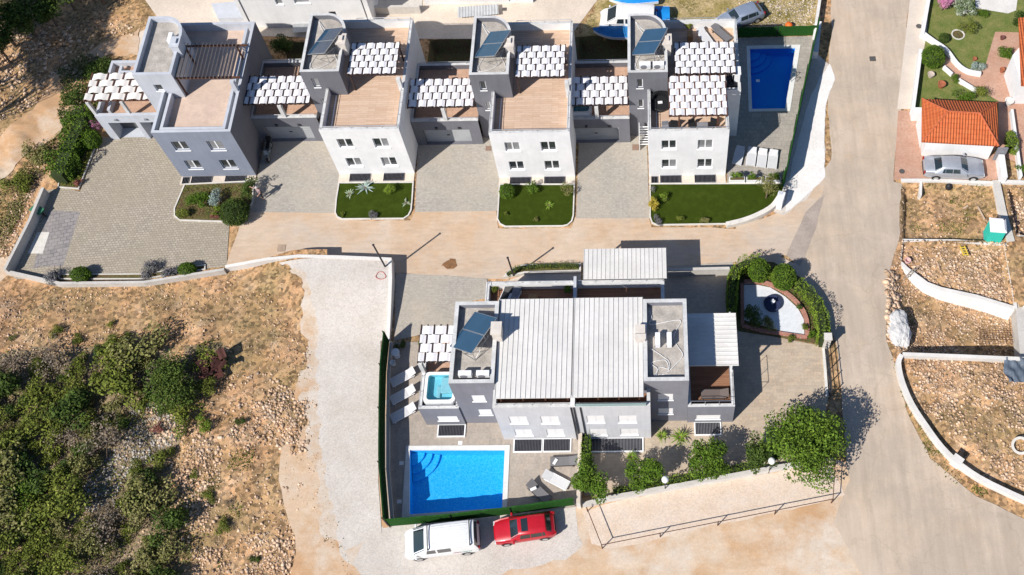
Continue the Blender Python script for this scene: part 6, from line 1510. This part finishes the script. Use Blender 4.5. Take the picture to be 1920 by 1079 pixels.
sedan = [(-2.3, .62, .34, .58, .5, .60), (-2.2, .78, .28, .66, .62, .69), (-1.7, .86, .25, .78, .70, .82), (-1.0, .88, .25, .90, .72, .94), (-.35, .88, .25, .92, .56, 1.38), (.25, .88, .25, .93, .58, 1.42), (.8, .88, .25, .94, .56, 1.39), (1.05, .88, .25, .94, .55, 1.34), (1.6, .87, .26, .94, .68, .98), (2.1, .82, .3, .92, .66, .95), (2.28, .76, .32, .88, .6, .9), (2.34, .66, .36, .78, .52, .8)]
x, y = P(1789, 313, .7)
vehicle('silver saloon car parked on the brick forecourt in front of the tiled garage', 'parked_car', 'car', x, y, R(180 - 3), sedan, paint('silver_car_paint', (.42, .44, .48), .35), (3, .06, .94), (7, .04, .92), [(4, .0, .95, .1, .95), (5, .02, .98, .02, .98), (6, .05, .95, .05, .6)], (-1.45, 1.4))
van = [(-2.4, .70, .38, .72, .6, .76), (-2.34, .84, .30, .88, .74, .94), (-2.15, .92, .28, 1.0, .80, 1.06), (-1.85, .95, .28, 1.12, .84, 1.18), (-.95, .95, .28, 1.18, .77, 1.86), (-.3, .95, .28, 1.18, .79, 1.93), (.7, .95, .28, 1.18, .79, 1.95), (1.9, .95, .28, 1.18, .78, 1.93), (2.2, .95, .28, 1.18, .78, 1.88), (2.36, .93, .30, 1.16, .82, 1.2), (2.4, .9, .34, 1.0, .8, 1.05)]
x, y = P(828, 1012, 1.0)
def vanx(t, panel):
    for xx in (-.75, 1.95):
        b = MB(); b.box(xx - .03, -.82, 2.02, xx + .03, .82, 2.07); b.box(xx - .04, -.82, 1.88, xx + .04, -.76, 2.02).box(xx - .04, .76, 1.88, xx + .04, .82, 2.02); b.build('roof_bar', darkpaint, t, loc=(0, 0, 0))
    b = MB()
    for k in range(9): b.box(-.55, -.62 + k * .155 - .008, 1.955, 1.75, -.62 + k * .155 + .008, 1.985)
    b.build('roof_rib', wpaint, t, loc=(0, 0, 0))
    # faded two colour lettering on the side, too small to read in the photo
    rng = random.Random(3)
    for m_, a, n in ((mat('red_lettering', (.35, .08, .1), .6, .1, 3), .75, 5), (mat('green_lettering', (.12, .3, .22), .6, .1, 3), 1.32, 6)):
        b = MB()
        for k in range(n):
            xx = a + k * .105; b.box(xx, -.962, .93, xx + .022, -.948, 1.05)
            b.box(xx + .022, -.962, 1.03 if k % 2 else .98, xx + .07, -.948, 1.05 if k % 2 else 1.0)
            if k % 3: b.box(xx + .05, -.962, .93, xx + .07, -.948, .98)
        b.build('side_lettering', m_, t, loc=(0, 0, 0))
vehicle('white van with roof bars and faded side lettering left of the red car', 'parked_van', 'van', x, y, R(6.5), van, paint('white_van_paint', (.74, .745, .75)), (3, .08, .94), (8, .1, .85), [(4, .0, .95, .15, .95), (5, .1, .95, .1, .95)], (-1.55, 1.55), extras=vanx, wr=.34)
x, y = P(1178, 33, 1.0)
vehicle('old white minibus parked beside the boat at the top edge', 'parked_minibus', 'van', x, y, R(-3), van, paint('old_white_paint', (.78, .77, .75)), (3, .1, .94), (8, .1, .85), [(4, .0, .95, .15, .95), (5, .1, .95, .1, .95), (6, .05, .5, .05, .5)], (-1.55, 1.55), z=-.03, wr=.34)
x, y = P(1388, 30, .7)
vehicle('silver blue estate car half hidden behind the fourth house at the top', 'parked_car', 'car', x, y, R(24), hatch, paint('silver_blue_paint', (.28, .33, .42), .3), (3, .08, .92), (7, .15, .9), [(4, .0, .95, .1, .95), (5, .02, .97, .02, .97), (6, .05, .9, .05, .6)], (-1.25, 1.25), z=-.03)
# boats
def boat(label, px, py, rot, L, cov, hull=wpaint, z=0.0):
    x, y = P(px, py, .6); t = thing('boat', label, 'boat', (x, y, z), rot, 'boats stored at the top edge'); S = []; C = []
    for i in range(9):
        f = i / 8; xx = -L / 2 + L * f; w = .85 * math.sin(min(1, f * 1.7 + .02) * math.pi / 2) ** .8 * (1 - .12 * f); zb = .12 + .3 * (1 - f) ** 3
        S.append([(xx, -w * .35, zb), (xx, -w, .5), (xx, -w * 1.02, .8), (xx, w * 1.02, .8), (xx, w, .5), (xx, w * .35, zb)])
        C.append([(xx, -w * 1.04, .78), (xx, -w * .6, .92), (xx, 0, 1.05), (xx, w * .6, .92), (xx, w * 1.04, .78)])
    b = MB(); b.loft([q[::-1] for q in S]); b.build('hull', hull, t, loc=(0, 0, 0)); b = MB(); b.loft(C, closed=False, caps=False); b.build('cover', cov, t, smooth=True, loc=(0, 0, 0))
    b = MB(); b.box(-L * .25, -.5, 0, -L * .2, .5, .2).box(L * .2, -.5, 0, L * .25, .5, .2); b.build('cradle', wood, t, loc=(0, 0, 0)); return t
tarpb = mat('blue_tarpaulin', (.02, .17, .42), .6, .2, 1.5, bump=.4, bscale=5); tarpl = mat('bright_blue_tarpaulin', (.01, .22, .60), .5, .1, 2, bump=.3, bscale=6)
boat('boat under a blue tarpaulin beside the old minibus', 1152, 60, R(-4), 3.6, tarpb)
boat('boat under a bright blue cover right behind the fourth stair tower', 1226, 28, R(0), 2.7, tarpl)
boat('boat under a blue cover cut by the top edge above the minibus', 1188, -3, R(4), 4.2, tarpl)
# motorbike
t = thing('motorbike', 'dark motorbike parked in the shade right of the grey house', 'motorbike', (*P(507, 290), 0), R(92))
for xx in (-.65, .68):
    b = MB(); 
    b.cyl((xx, -.07, .3), (xx, .07, .3), .3, 18); o = b.build('wheel', rubber, t, loc=(0, 0, 0)); b = MB(); b.cyl((xx, -.075, .3), (xx, .075, .3), .17, 12); b.build('rim', alu, o, loc=(0, 0, 0))
b = MB(); b.loft([[(-.7, -.08, .5), (-.7, .08, .5), (-.7, .08, .7), (-.7, -.08, .7)][::-1], [(-.3, -.2, .4), (-.3, .2, .4), (-.3, .17, .9), (-.3, -.17, .9)][::-1], [(.1, -.18, .35), (.1, .18, .35), (.1, .15, .82), (.1, -.15, .82)][::-1], [(.8, -.1, .55), (.8, .1, .55), (.8, .1, .8), (.8, -.1, .8)][::-1]]); b.build('body', mat('grey_fairing', (.10, .12, .13), .35, .1, 2), t, loc=(0, 0, 0), bevel=.03)
b = MB(); b.box(.0, -.14, .82, .8, .14, .9); b.build('seat', black, t, loc=(0, 0, 0), bevel=.03)
b = MB(); b.tube([(-.28, -.38, 1.02), (-.4, -.2, .98), (-.42, 0, .95), (-.4, .2, .98), (-.28, .38, 1.02)], .02, 6).cyl((-.42, 0, .95), (-.62, 0, .35), .04, 6); b.build('handlebar', steel, t, loc=(0, 0, 0))
b = MB(); b.add([(-.6, -.18, .85), (-.6, .18, .85), (-.42, .14, 1.2), (-.42, -.14, 1.2)], [(0, 1, 2, 3), (3, 2, 1, 0)]); b.build('windshield', mat('pale_screen', (.5, .55, .58), .2, .05, 2), t, loc=(0, 0, 0))
b = MB(); b.box(.75, -.2, .82, 1.05, .2, 1.15); b.build('top_box', black, t, loc=(0, 0, 0), bevel=.05)
# ------------------------------------------------------------------ furniture
def lounger(label, px, py, rot, m=loungew, z=0.0, back=.45, group='sun loungers', L=1.9, frame=wpaint, w=.62):
    x, y = P(px, py, z + .3); t = thing('sun_lounger', label, 'sun lounger', (x, y, z), rot, group); k = .35 * L / 2; e = L / 2; bx = math.cos(math.atan(back)) * (e - k); bz = .32 + bx * back
    b = MB(); b.add([(-e, -w/2, .32), (k, -w/2, .30), (k, w/2, .30), (-e, w/2, .32), (-e, -w/2, .27), (k, -w/2, .25), (k, w/2, .25), (-e, w/2, .27)], [(0,1,2,3), (7,6,5,4), (0,4,5,1), (1,5,6,2), (2,6,7,3), (3,7,4,0)]); b.build('seat', m, t, loc=(0, 0, 0))
    b = MB(); b.add([(k, -w/2, .31), (k + bx, -w/2, bz), (k + bx, w/2, bz), (k, w/2, .31), (k, -w/2, .26), (k + bx, -w/2, bz - .05), (k + bx, w/2, bz - .05), (k, w/2, .26)], [(0,1,2,3), (7,6,5,4), (0,4,5,1), (1,5,6,2), (2,6,7,3), (3,7,4,0)]); b.build('backrest', m, t, loc=(0, 0, 0))
    for lx in (-e + .15, e - .35):
        for s in (-1, 1): b = MB(); b.box(lx - .03, s * w/2 - .03, 0, lx + .03, s * w/2 + .03, .27); b.build('leg', frame, t, loc=(0, 0, 0))
    b = MB(); b.box(-e, -w/2 - .04, .24, e - .2, -w/2, .31).box(-e, w/2, .24, e - .2, w/2 + .04, .31); b.build('frame', frame, t, loc=(0, 0, 0)); return t
for k, (px, py, wh) in enumerate(((756, 707, 'topmost'), (756, 740, 'middle'), (757, 774, 'lowest'))): lounger('white sun lounger at the dark green screen, %s of the three' % wh, px, py, R(30), group='white loungers beside the villa pool')
lounger('white sun lounger standing askew between the two dark ones', 1042, 900, R(152), back=.3, group='loungers right of the villa pool')
lounger('dark sun lounger with a white towel under the light wells', 1058, 865, R(2), m=loungeg, frame=darkpaint, back=.3, group='loungers right of the villa pool')
lounger('dark sun lounger at the green screen right of the pool', 1010, 922, R(138), m=loungeg, frame=darkpaint, back=.5, group='loungers right of the villa pool')
for px, py, r_, z, lab in ((1041, 866, 60, .345, 'white folded towel on the dark lounger under the light wells'), (1000, 917, 25, .5, 'white folded towel on the dark lounger at the green screen')):
    x, y = P(px, py, z); b = MB(); b.obox(x, y, z, .42, .2, .04, R(r_)); tag(b.build('towel', cloth, bevel=.01), lab, 'towel')
for k, (px, py, lab) in enumerate(((1385, 292, 'blue looking sun lounger in the shade, leftmost of the four by the dark pool'), (1409, 294, 'second lounger from the left of the four by the dark pool'), (1429, 297, 'third lounger from the left of the four by the dark pool'), (1449, 299, 'white lounger furthest right of the four by the dark pool'))):
    lounger(lab, px, py, R(75 + (5 if k else 0)), group='four loungers by the dark pool', back=.3, L=1.7, w=.66)
lounger('dark sun lounger on the back of the fourth roof terrace', 1352, 62, R(130), m=loungeg, z=5.43, frame=darkpaint)
lounger('white sun lounger on the back of the fourth roof terrace', 1322, 70, R(118), z=5.43)
lounger('dark sun lounger on the right wooden terrace of the villa', 1341, 739, R(0), m=mat('taupe_sling', (.14, .11, .1), .7, .05, 3), z=2.56, frame=darkpaint)
lounger('blue grey sun lounger on the rear terrace of the villa', 962, 560, R(70), m=greyp, z=2.71)
lounger('dark sun lounger in the shade on the rear terrace of the villa', 948, 556, R(70), m=black, z=2.71)
# hot tubs
def tub(label, x0, y0, x1, y1, z, h):
    t = thing('hot_tub', label, 'hot tub', ((x0 + x1) / 2, (y0 + y1) / 2, z), 0, 'hot tubs'); a, c = (x1 - x0) / 2, (y1 - y0) / 2
    def rr(a, c, r): return [(sx * (a - r) + r * math.cos(R(q)), sy * (c - r) + r * math.sin(R(q))) for sx, sy, q0 in ((1, 1, 0), (-1, 1, 90), (-1, -1, 180), (1, -1, 270)) for q in (q0, q0 + 30, q0 + 60, q0 + 90)]
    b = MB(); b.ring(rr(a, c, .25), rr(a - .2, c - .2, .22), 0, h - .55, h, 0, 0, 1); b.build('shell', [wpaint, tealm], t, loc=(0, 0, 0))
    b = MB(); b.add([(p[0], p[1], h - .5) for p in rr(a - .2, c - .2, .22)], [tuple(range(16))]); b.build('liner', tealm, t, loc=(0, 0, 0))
    b = MB(); b.box(0, -c * .3, h - .499, a - .25, c - .3, h - .2); b.box(-a * .25, -c * .75, h - .499, 0 - .01, c * .2, h - .34); b.build('seat', mat('pale_acrylic', (.6, .68, .68), .4, .05, 3), t, loc=(0, 0, 0), bevel=.06)
    b = MB(); b.add([(p[0], p[1], h - .12) for p in rr(a - .2, c - .2, .22)], [tuple(range(16))]); b.build('water', watm, t, loc=(0, 0, 0)); return t
tub('white hot tub full of turquoise water on the left terrace of the villa', vx - 5.12, vy + 1.42, vx - 2.98, vy + 3.6, 2.55, .95)
tub('hot tub at the front of the garage terrace of the fourth house', o4[0] - 6.4, o4[1] + 3.62, o4[0] - 4.4, o4[1] + 4.9, 2.75, .8)
t = thing('round_daybed', 'round black rattan daybed on the fourth roof terrace beside the stair tower', 'daybed', (o4[0] + .95, o4[1] + 2.95, 5.42))
b = MB(); b.lathe([(.7, 0), (.78, .35), (.72, .38), (0, .36)], 20); b.build('base', black, t, loc=(0, 0, 0)); b = MB(); 
for i in range(9): a = R(20 + 140 * i / 8); b.box(.7 * math.cos(a) - .14, .7 * math.sin(a) - .08, .3, .7 * math.cos(a) + .14, .7 * math.sin(a) + .08, .8)
b.build('backrest', black, t, loc=(0, 0, 0)); b = MB(); b.obox(0, -.05, .38, .35, .22, .1, .1); b.build('cushion', cloth, t, loc=(0, 0, 0), bevel=.03)
def chair(label, x, y, z, rot, m=black, group='chairs on the fourth roof terrace'):
    t = thing('terrace_chair', label, 'chair', (x, y, z), rot, group); b = MB(); b.box(-.25, -.25, .4, .25, .25, .45); b.build('seat', m, t, loc=(0, 0, 0)); b = MB(); b.box(-.25, .22, .45, .25, .27, .9); b.build('backrest', m, t, loc=(0, 0, 0))
    for sx in (-.22, .22):
        for sy in (-.22, .22): b = MB(); b.box(sx - .02, sy - .02, 0, sx + .02, sy + .02, .4); b.build('leg', m, t, loc=(0, 0, 0))
chair('black chair left of the low table under the front pergola', o4[0] + 3.3, o4[1] + .75, 5.43, .3); chair('black chair right of the low table under the front pergola', o4[0] + 4.8, o4[1] + .8, 5.43, -.4); chair('grey chair in the front left corner of the fourth roof terrace', o4[0] + 1.3, o4[1] + .6, 5.43, .1, greyp); chair('black chair beside the grey one on the fourth roof terrace', o4[0] + 1.9, o4[1] + .65, 5.43, -.2)
t = thing('terrace_table', 'low grey table under the front pergola of the fourth house', 'table', (o4[0] + 4.05, o4[1] + .75, 5.43)); b = MB(); b.box(-.4, -.25, .42, .4, .25, .47); b.build('tabletop', greyp, t, loc=(0, 0, 0)); b = MB(); b.box(-.05, -.05, 0, .05, .05, .42); b.build('leg', darkpaint, t, loc=(0, 0, 0))
b = MB(); b.box(o4[0] + 3.2, o4[1] + 9.0, 5.43, o4[0] + 3.6, o4[1] + 9.6, 6.1); tag(b.build('timber_box', wood), 'small orange timber box on the back of the fourth roof terrace', 'box')
b = MB(); b.box(vx + 1.6, vy + 9.1, 2.71, vx + 2.2, vy + 9.45, 3.3); tag(b.build('timber_box', wood), 'small orange timber table on the rear terrace of the villa', 'table')
t = thing('side_table', 'round white garden table above the three white loungers', 'table', (*P(745, 668), 0.02)); b = MB(); b.lathe([(.0, .66), (.3, .66), (.3, .7), (0, .705)], 18); b.build('tabletop', wpaint, t, loc=(0, 0, 0)); b = MB(); b.cyl((0, 0, 0), (0, 0, .66), .04, 8); b.lathe([(.22, 0), (.2, .03), (.0, .04)], 14); b.build('pedestal', wpaint, t, loc=(0, 0, 0))
b = MB(); x, y = P(738, 684); b.lathe([(.14, 0), (.2, .35), (.22, .42), (.16, .42), (.14, .3), (0, .3)], 14, (x, y)); tag(b.build('plant_pot', wpaint), 'white empty pot below the round garden table', 'pot')
for k, (px, py, lab) in enumerate(((1382, 337, 'left'), (1414, 337, 'middle'), (1449, 337, 'right'))):
    x, y = P(px, py, .3); t = thing('planter_box', 'white planter box at the top edge of the big lawn, %s of the three' % lab, 'planter', (x, y, 0.02), 0, 'white planter boxes'); b = MB(); b.box(-.6, -.18, 0, .6, .18, .42); b.build('box', wpaint, t, loc=(0, 0, 0)); b = MB(); b.box(-.55, -.13, .4, .55, .13, .43); b.build('soil', soil, t, loc=(0, 0, 0))
    bush('leafy plants growing in the %s white planter box' % lab, px, py - 8, 11, .8, 'box', .1, seed=200 + k, z0=.42, ry=6, name='planter_plants', cat='plant', K=14)
# pots in the gardens
def pot(label, px, py, r, h, m=terra, z=0.02): x, y = P(px, py, h); b = MB(); b.lathe([(r * .6, 0), (r, h * .9), (r * 1.05, h), (r * .8, h), (r * .7, h * .8), (0, h * .8)], 14, (x, y)); o = b.build('plant_pot', m); o.location.z = z; tag(o, label, 'pot')
pot('large terracotta pot lying open on the small lawn', 1766, 157, .32, .5); pot('round pale stone ball pot on the small lawn', 1746, 139, .28, .4, mat('stone_ball', (.5, .42, .36), .9, .1, 4)); pot('terracotta pot at the foot of the brick path planting', 1880, 130, .22, .4); pot('small dark pot at the top of the brick path', 1880, 70, .2, .3, mat('dark_pot', (.15, .06, .05), .8, .1, 4)); pot('pale pot at the right end behind the tiled garage', 1893, 189, .35, .5, wconc); pot('small terracotta pot near the silver shrub', 1828, 110, .18, .25)
# portable toilet
x, y = P(1858, 448, -.6); t = thing('portable_toilet', 'turquoise portable toilet with a white roof on the brown earth plot', 'portable toilet', (x, y, -.62), R(-6))
teal = mat('turquoise_plastic', (.03, .52, .42), .5, .06, 2)
b = MB()
b.box(-.55, -.55, .08, .55, .55, 2.05)
for k in range(5): b.box(-.57, -.45 + k * .2, .2, -.55, -.37 + k * .2, 1.95); b.box(-.45 + k * .2, -.57, .2, -.37 + k * .2, -.55, 1.95)
b.build('cabin', teal, t, loc=(0, 0, 0)); b = MB(); b.loft([[(-.6, -.6, 2.05), (.6, -.6, 2.05), (.6, .6, 2.05), (-.6, .6, 2.05)], [(-.6, -.6, 2.15), (.6, -.6, 2.15), (.6, .6, 2.15), (-.6, .6, 2.15)], [(-.4, -.45, 2.32), (.4, -.45, 2.32), (.4, .45, 2.32), (-.4, .45, 2.32)]]); b.build('roof', mat('white_plastic', (.8, .8, .82), .5, .03, 2), t, loc=(0, 0, 0))
b = MB(); b.box(-.58, -.6, 0, .58, .6, .08); b.build('skid', greyp, t, loc=(0, 0, 0)); b = MB(); b.cyl((.4, .4, 2.2), (.4, .4, 2.45), .05, 8); b.build('vent_pipe', darkpaint, t, loc=(0, 0, 0))
# small things
b = MB(); pts = [P3(714 + 9 * math.cos(a / 3) * (1 + .15 * math.sin(a)), 517 + 7 * math.sin(a / 3), 1.1) for a in range(0, 34)]; b.tube(pts, .025, 5); tag(b.build('garden_hose', mat('red_hose', (.5, .12, .1), .5, .1, 4)), 'loops of red hose on the corner of the raised gravel lot', 'hose')
stain = mat('wet_brown_soil', (.22, .11, .05), .8, .15, 3, speck=.2)
q = ragged(PP([(824, 498), (832, 490), (845, 482), (855, 486), (859, 500), (850, 506), (836, 508)]), .12, .2, 22); b = MB(); b.add([(x, y, .035) for x, y in q] , [tuple(range(len(q)))]); o = b.build('dirt_pile', stain); o.location.z = .03; tag(o, 'dark brown spill of earth on the sandy street', 'spill')
t = thing('scrap_heap', 'rusty dark red metal wreck lying between the pine and the stones', 'wreck', (*P(405, 690), .25), R(15)); rg = random.Random(9)
for k in range(7):
    b = MB(); L = rg.uniform(.7, 1.5); w = rg.uniform(.5, .9); n = 6; vs = []
    for i in range(n + 1):
        for s in (-1, 1): vs.append((-L / 2 + L * i / n, s * w / 2, .12 * math.sin(i * 1.3 + k) + .03 * rg.random()))
    b.add(vs, [(2 * i, 2 * i + 2, 2 * i + 3, 2 * i + 1) for i in range(n)]); o = b.build('bent_panel', rust, t, loc=(rg.uniform(-.8, .8), rg.uniform(-.5, .5), .2 + k * .1)); o.rotation_euler = (rg.uniform(-.6, .6), rg.uniform(-.6, .6), rg.uniform(0, 3))
t = thing('concrete_ring', 'pale concrete pipe ring leaning on the lower rubble plot at the right edge', 'concrete ring', (*P(1917, 832, .5), .1)); b = MB(); n = 24; S = []
for i in range(n + 1):
    a = 2 * math.pi * i / n; c, s = math.cos(a), math.sin(a); S.append([(c * .42, s * .42, 0), (c * .6, s * .6, 0), (c * .6, s * .6, .5), (c * .42, s * .42, .5)])
b.loft([q[::-1] for q in S], caps=False); b.build('ring', concrete, t, loc=(0, 0, 0)); t.rotation_euler = (R(18), R(-20), 0)
t = thing('tarpaulin', 'crumpled blue grey tarpaulin below the wall at the right edge', 'tarpaulin', (*P(1905, 698), .15)); b = MB(); n = 12; vs = []
for i in range(n):
    for j in range(n): xx, yy = -1 + 2 * i / (n - 1), -.9 + 1.8 * j / (n - 1); vs.append((xx * (1 - .3 * abs(yy)), yy, .25 + .3 * mnoise.noise(Vector((xx * 2, yy * 2, 1))) + .12 * math.sin(xx * 9 + yy * 4)))
b.add(vs, [(i * n + j, (i + 1) * n + j, (i + 1) * n + j + 1, i * n + j + 1) for i in range(n - 1) for j in range(n - 1)]); b.build('sheet', mat('blue_grey_sheet', (.10, .125, .16), .6, .15, 2), t, loc=(0, 0, 0), smooth=True)
b = MB(); a = Vector(P3(1800, 462, -.1)); c = Vector(P3(1807, 480, -.1)); b.cyl(a, c, .05, 5).cyl(a + Vector((.35, 0, 0)), c + Vector((.35, 0, 0)), .05, 5)
for k in range(4): q = a.lerp(c, (k + .5) / 4); b.cyl(q, q + Vector((.35, 0, 0)), .04, 5)
tag(b.build('yellow_trestle', mat('yellow_paint', (.62, .45, .05), .6, .1, 3)), 'yellow trestle lying on the upper rubble plot', 'trestle')
b = MB(); a = Vector(P3(1693, 524, -.1)); c = Vector(P3(1713, 503, .0)); s = Vector((.38, .1, 0)); b.cyl(a, c, .03, 5).cyl(a + s, c + s, .03, 5)
for k in range(4): q = a.lerp(c, (k + .3) / 4); b.cyl(q, q + s, .025, 5)
tag(b.build('ladder', mat('grey_timber', (.3, .25, .2), .8, .2, 5)), 'short wooden ladder laid over the corner of the tall white wall', 'ladder')
t = thing('bucket', 'pale pink bucket in the left corner of the upper rubble plot', 'bucket', (*P(1702, 489, -.1), -.4)); b = MB(); b.lathe([(.16, 0), (.22, .38), (.24, .4), (.2, .4), (.15, .1), (0, .1)], 14); b.build('pail', mat('pink_plastic', (.7, .45, .42), .6, .05, 3), t, loc=(0, 0, 0))
b = MB(); x, y = P(1778, 352, -.5); bm_ = None; b.lathe([(.1, 0), (.3, .1), (.34, .3), (.24, .5), (.06, .6)], 10, (x, y)); o = b.build('rubbish_bag', black); o.location.z = -.6; tag(o, 'black rubbish bag at the top of the brown earth plot', 'bag')
for (x0, y0, x1, y1, lab) in ((1833, 388, 1846, 412, 'long weathered board lying in the brown earth plot'), (1815, 386, 1806, 392, 'short board lying in the brown earth plot')):
    b = MB(); a = P3(x0, y0, -.6); c = P3(x1, y1, -.6); b.obox((a[0] + c[0]) / 2, (a[1] + c[1]) / 2, -.6, math.dist(a, c), .12, .05, math.atan2(c[1] - a[1], c[0] - a[0])); tag(b.build('board', mat('weathered_board', (.5, .38, .28), .85, .15, 4)), lab, 'board')
t = thing('wheelbarrow', 'green wheelbarrow leaning on the shaded wall of the big driveway', 'wheelbarrow', (*P(76, 400), 0), R(-30)); b = MB(); b.loft([[(-.35, -.3, .35), (.35, -.22, .3), (.35, .22, .3), (-.35, .3, .35)], [(-.5, -.38, .62), (.5, -.3, .6), (.5, .3, .6), (-.5, .38, .62)]]); b.build('tray', mat('green_plastic', (.05, .2, .11), .6, .1, 3), t, loc=(0, 0, 0)); b = MB(); b.cyl((.55, -.05, .18), (.55, .05, .18), .18, 14); b.build('wheel', rubber, t, loc=(0, 0, 0)); b = MB(); b.cyl((.55, 0, .18), (-.9, .3, .55), .02, 5).cyl((.55, 0, .18), (-.9, -.3, .55), .02, 5).cyl((-.3, .25, .4), (-.35, .25, 0), .02, 5).cyl((-.3, -.25, .4), (-.35, -.25, 0), .02, 5); b.build('frame', darkpaint, t, loc=(0, 0, 0))
b = MB(); x, y = P(1482, 42, 1.2); b.lathe([(.05, 0), (.26, .1), (.33, .3), (.26, .5), (.05, .6)], 14, (x, y + .4)); o = b.build('orange_buoy', mat('orange_plastic', (.75, .14, .02), .5, .05, 3), smooth=True); o.location.z = .0; tag(o, 'orange ball behind the green screen of the dark pool', 'ball')
for k, (px, py, lab) in enumerate(((753, 869, 'upper left of the villa pool'), (749, 941, 'lower left of the villa pool'), (863, 831, 'above the villa pool'), (1421, 152, 'upper left of the dark pool'))):
    b = MB(); x, y = P(px, py); b.box(x - .15, y - .13, 0, x + .15, y + .13, .01); o = b.build('skimmer_lid', wpaint); o.location.z = .026; tag(o, 'small white skimmer lid in the paving, ' + lab, 'lid')
t = thing('pool_ladder', 'small white pool ladder on the right edge of the dark pool', 'ladder', (*P(1487, 150), .05)); b = MB()
for s in (-.25, .25): b.tube([(.25, s, 0), (.2, s, .6), (-.05, s, .7), (-.2, s, .4), (-.2, s, 0)], .025, 6)
b.build('handrail', steel, t, loc=(0, 0, 0))
# ------------------------------------------------------------------ person
def skinned(name, verts, edges, radii, m, par, sub=1):
    me = bpy.data.meshes.new(name); me.from_pydata(verts, edges, []); me.materials.append(m)
    o = bpy.data.objects.new(name, me); COL.objects.link(o); o.parent = par
    sk = o.modifiers.new('skin', 'SKIN'); sk.use_smooth_shade = True
    for i, r_ in enumerate(radii): me.skin_vertices[0].data[i].radius = (r_, r_ * .85) if not isinstance(r_, tuple) else r_
    me.skin_vertices[0].data[0].use_root = True
    sb = o.modifiers.new('sub', 'SUBSURF'); sb.levels = sub; sb.render_levels = 2
    return o
x, y = P(493, 373); pr = thing('person', 'person in a greyish pink top standing on the driveway, one arm held out', 'person', (x, y, .02), R(-35))
V_ = [(0, 0, .95), (0, 0, 1.15), (0, .02, 1.36), (0, .02, 1.48), (0, 0, 1.56), (0, -.01, 1.66), (.09, 0, .9), (.11, -.03, .5), (.12, .02, .09), (.12, -.14, .04), (-.09, 0, .9), (-.12, .04, .5), (-.14, .08, .09), (-.14, -.08, .04),
      (.19, .02, 1.4), (.25, -.06, 1.14), (.24, -.26, 1.1), (-.19, .02, 1.4), (-.42, -.06, 1.3), (-.62, -.12, 1.34)]
E_ = [(0, 1), (1, 2), (2, 3), (3, 4), (4, 5), (0, 6), (6, 7), (7, 8), (8, 9), (0, 10), (10, 11), (11, 12), (12, 13), (2, 14), (14, 15), (15, 16), (2, 17), (17, 18), (18, 19)]
RR = [(.15, .11), (.14, .1), (.17, .11), .06, .085, .09, .09, .065, .045, .035, .09, .065, .045, .035, .06, .042, .03, .06, .042, .03]
skinned('body', V_, E_, RR, skin, pr)
skinned('top', [(0, 0, .93), (0, 0, 1.15), (0, .02, 1.36), (0, .02, 1.44), (.2, .02, 1.39), (.26, -.04, 1.18), (-.2, .02, 1.39), (-.38, -.04, 1.31)], [(0, 1), (1, 2), (2, 3), (2, 4), (4, 5), (2, 6), (6, 7)], [(.185, .14), (.17, .125), (.2, .135), (.09, .08), .08, .062, .08, .062], mat('grey_pink_fabric', (.30, .22, .23), .9, .1, 3), pr)
skinned('trousers', [(0, 0, .96), (.1, 0, .88), (.11, -.03, .5), (.12, .02, .2), (-.1, 0, .88), (-.12, .04, .5), (-.14, .08, .2)], [(0, 1), (1, 2), (2, 3), (0, 4), (4, 5), (5, 6)], [(.165, .125), .105, .08, .062, .105, .08, .062], mat('dark_fabric', (.04, .035, .045), .9, .1, 3), pr)
b = MB(); b.lathe([(.098, 1.6), (.115, 1.66), (.1, 1.74), (.04, 1.78)], 14); b.build('hair', mat('pale_hair', (.5, .46, .42), .8, .1, 5), pr, smooth=True, loc=(0, 0, 0))
b = MB(); b.obox(0, -.105, 1.62, .025, .03, .04, 0); b.obox(-.035, -.098, 1.665, .02, .01, .012).obox(.035, -.098, 1.665, .02, .01, .012); b.obox(0, -.1, 1.585, .045, .012, .008); b.build('face', mat('face_features', (.3, .15, .11), .7, .1, 4), pr, loc=(0, 0, 0))
for hx_, hy_, hz_, sg, dr in ((.24, -.26, 1.1, 1, Vector((0, -1, -.15))), (-.62, -.12, 1.34, -1, Vector((-1, -.25, .1)))):
    dr.normalize(); sd = dr.cross(Vector((0, 0, 1))).normalized(); c0 = Vector((hx_, hy_, hz_)); b = MB(); b.cyl(c0, c0 + dr * .08, .035, 8, .04)
    for k in range(4):
        p = c0 + dr * .07 + sd * (-.03 + .02 * k); L = (.06, .07, .075, .065)[k]; q = p + dr * L * .6 - Vector((0, 0, .01)); b.cyl(p, q, .0095, 6, .0085).cyl(q, q + dr * L * .4 - Vector((0, 0, .02)), .0085, 6, .007)
    p = c0 + dr * .03 + sd * .035 * sg; b.cyl(p, p + (dr + sd * sg * .8).normalized() * .055, .0105, 6, .008); b.build('hand', skin, pr, loc=(0, 0, 0))
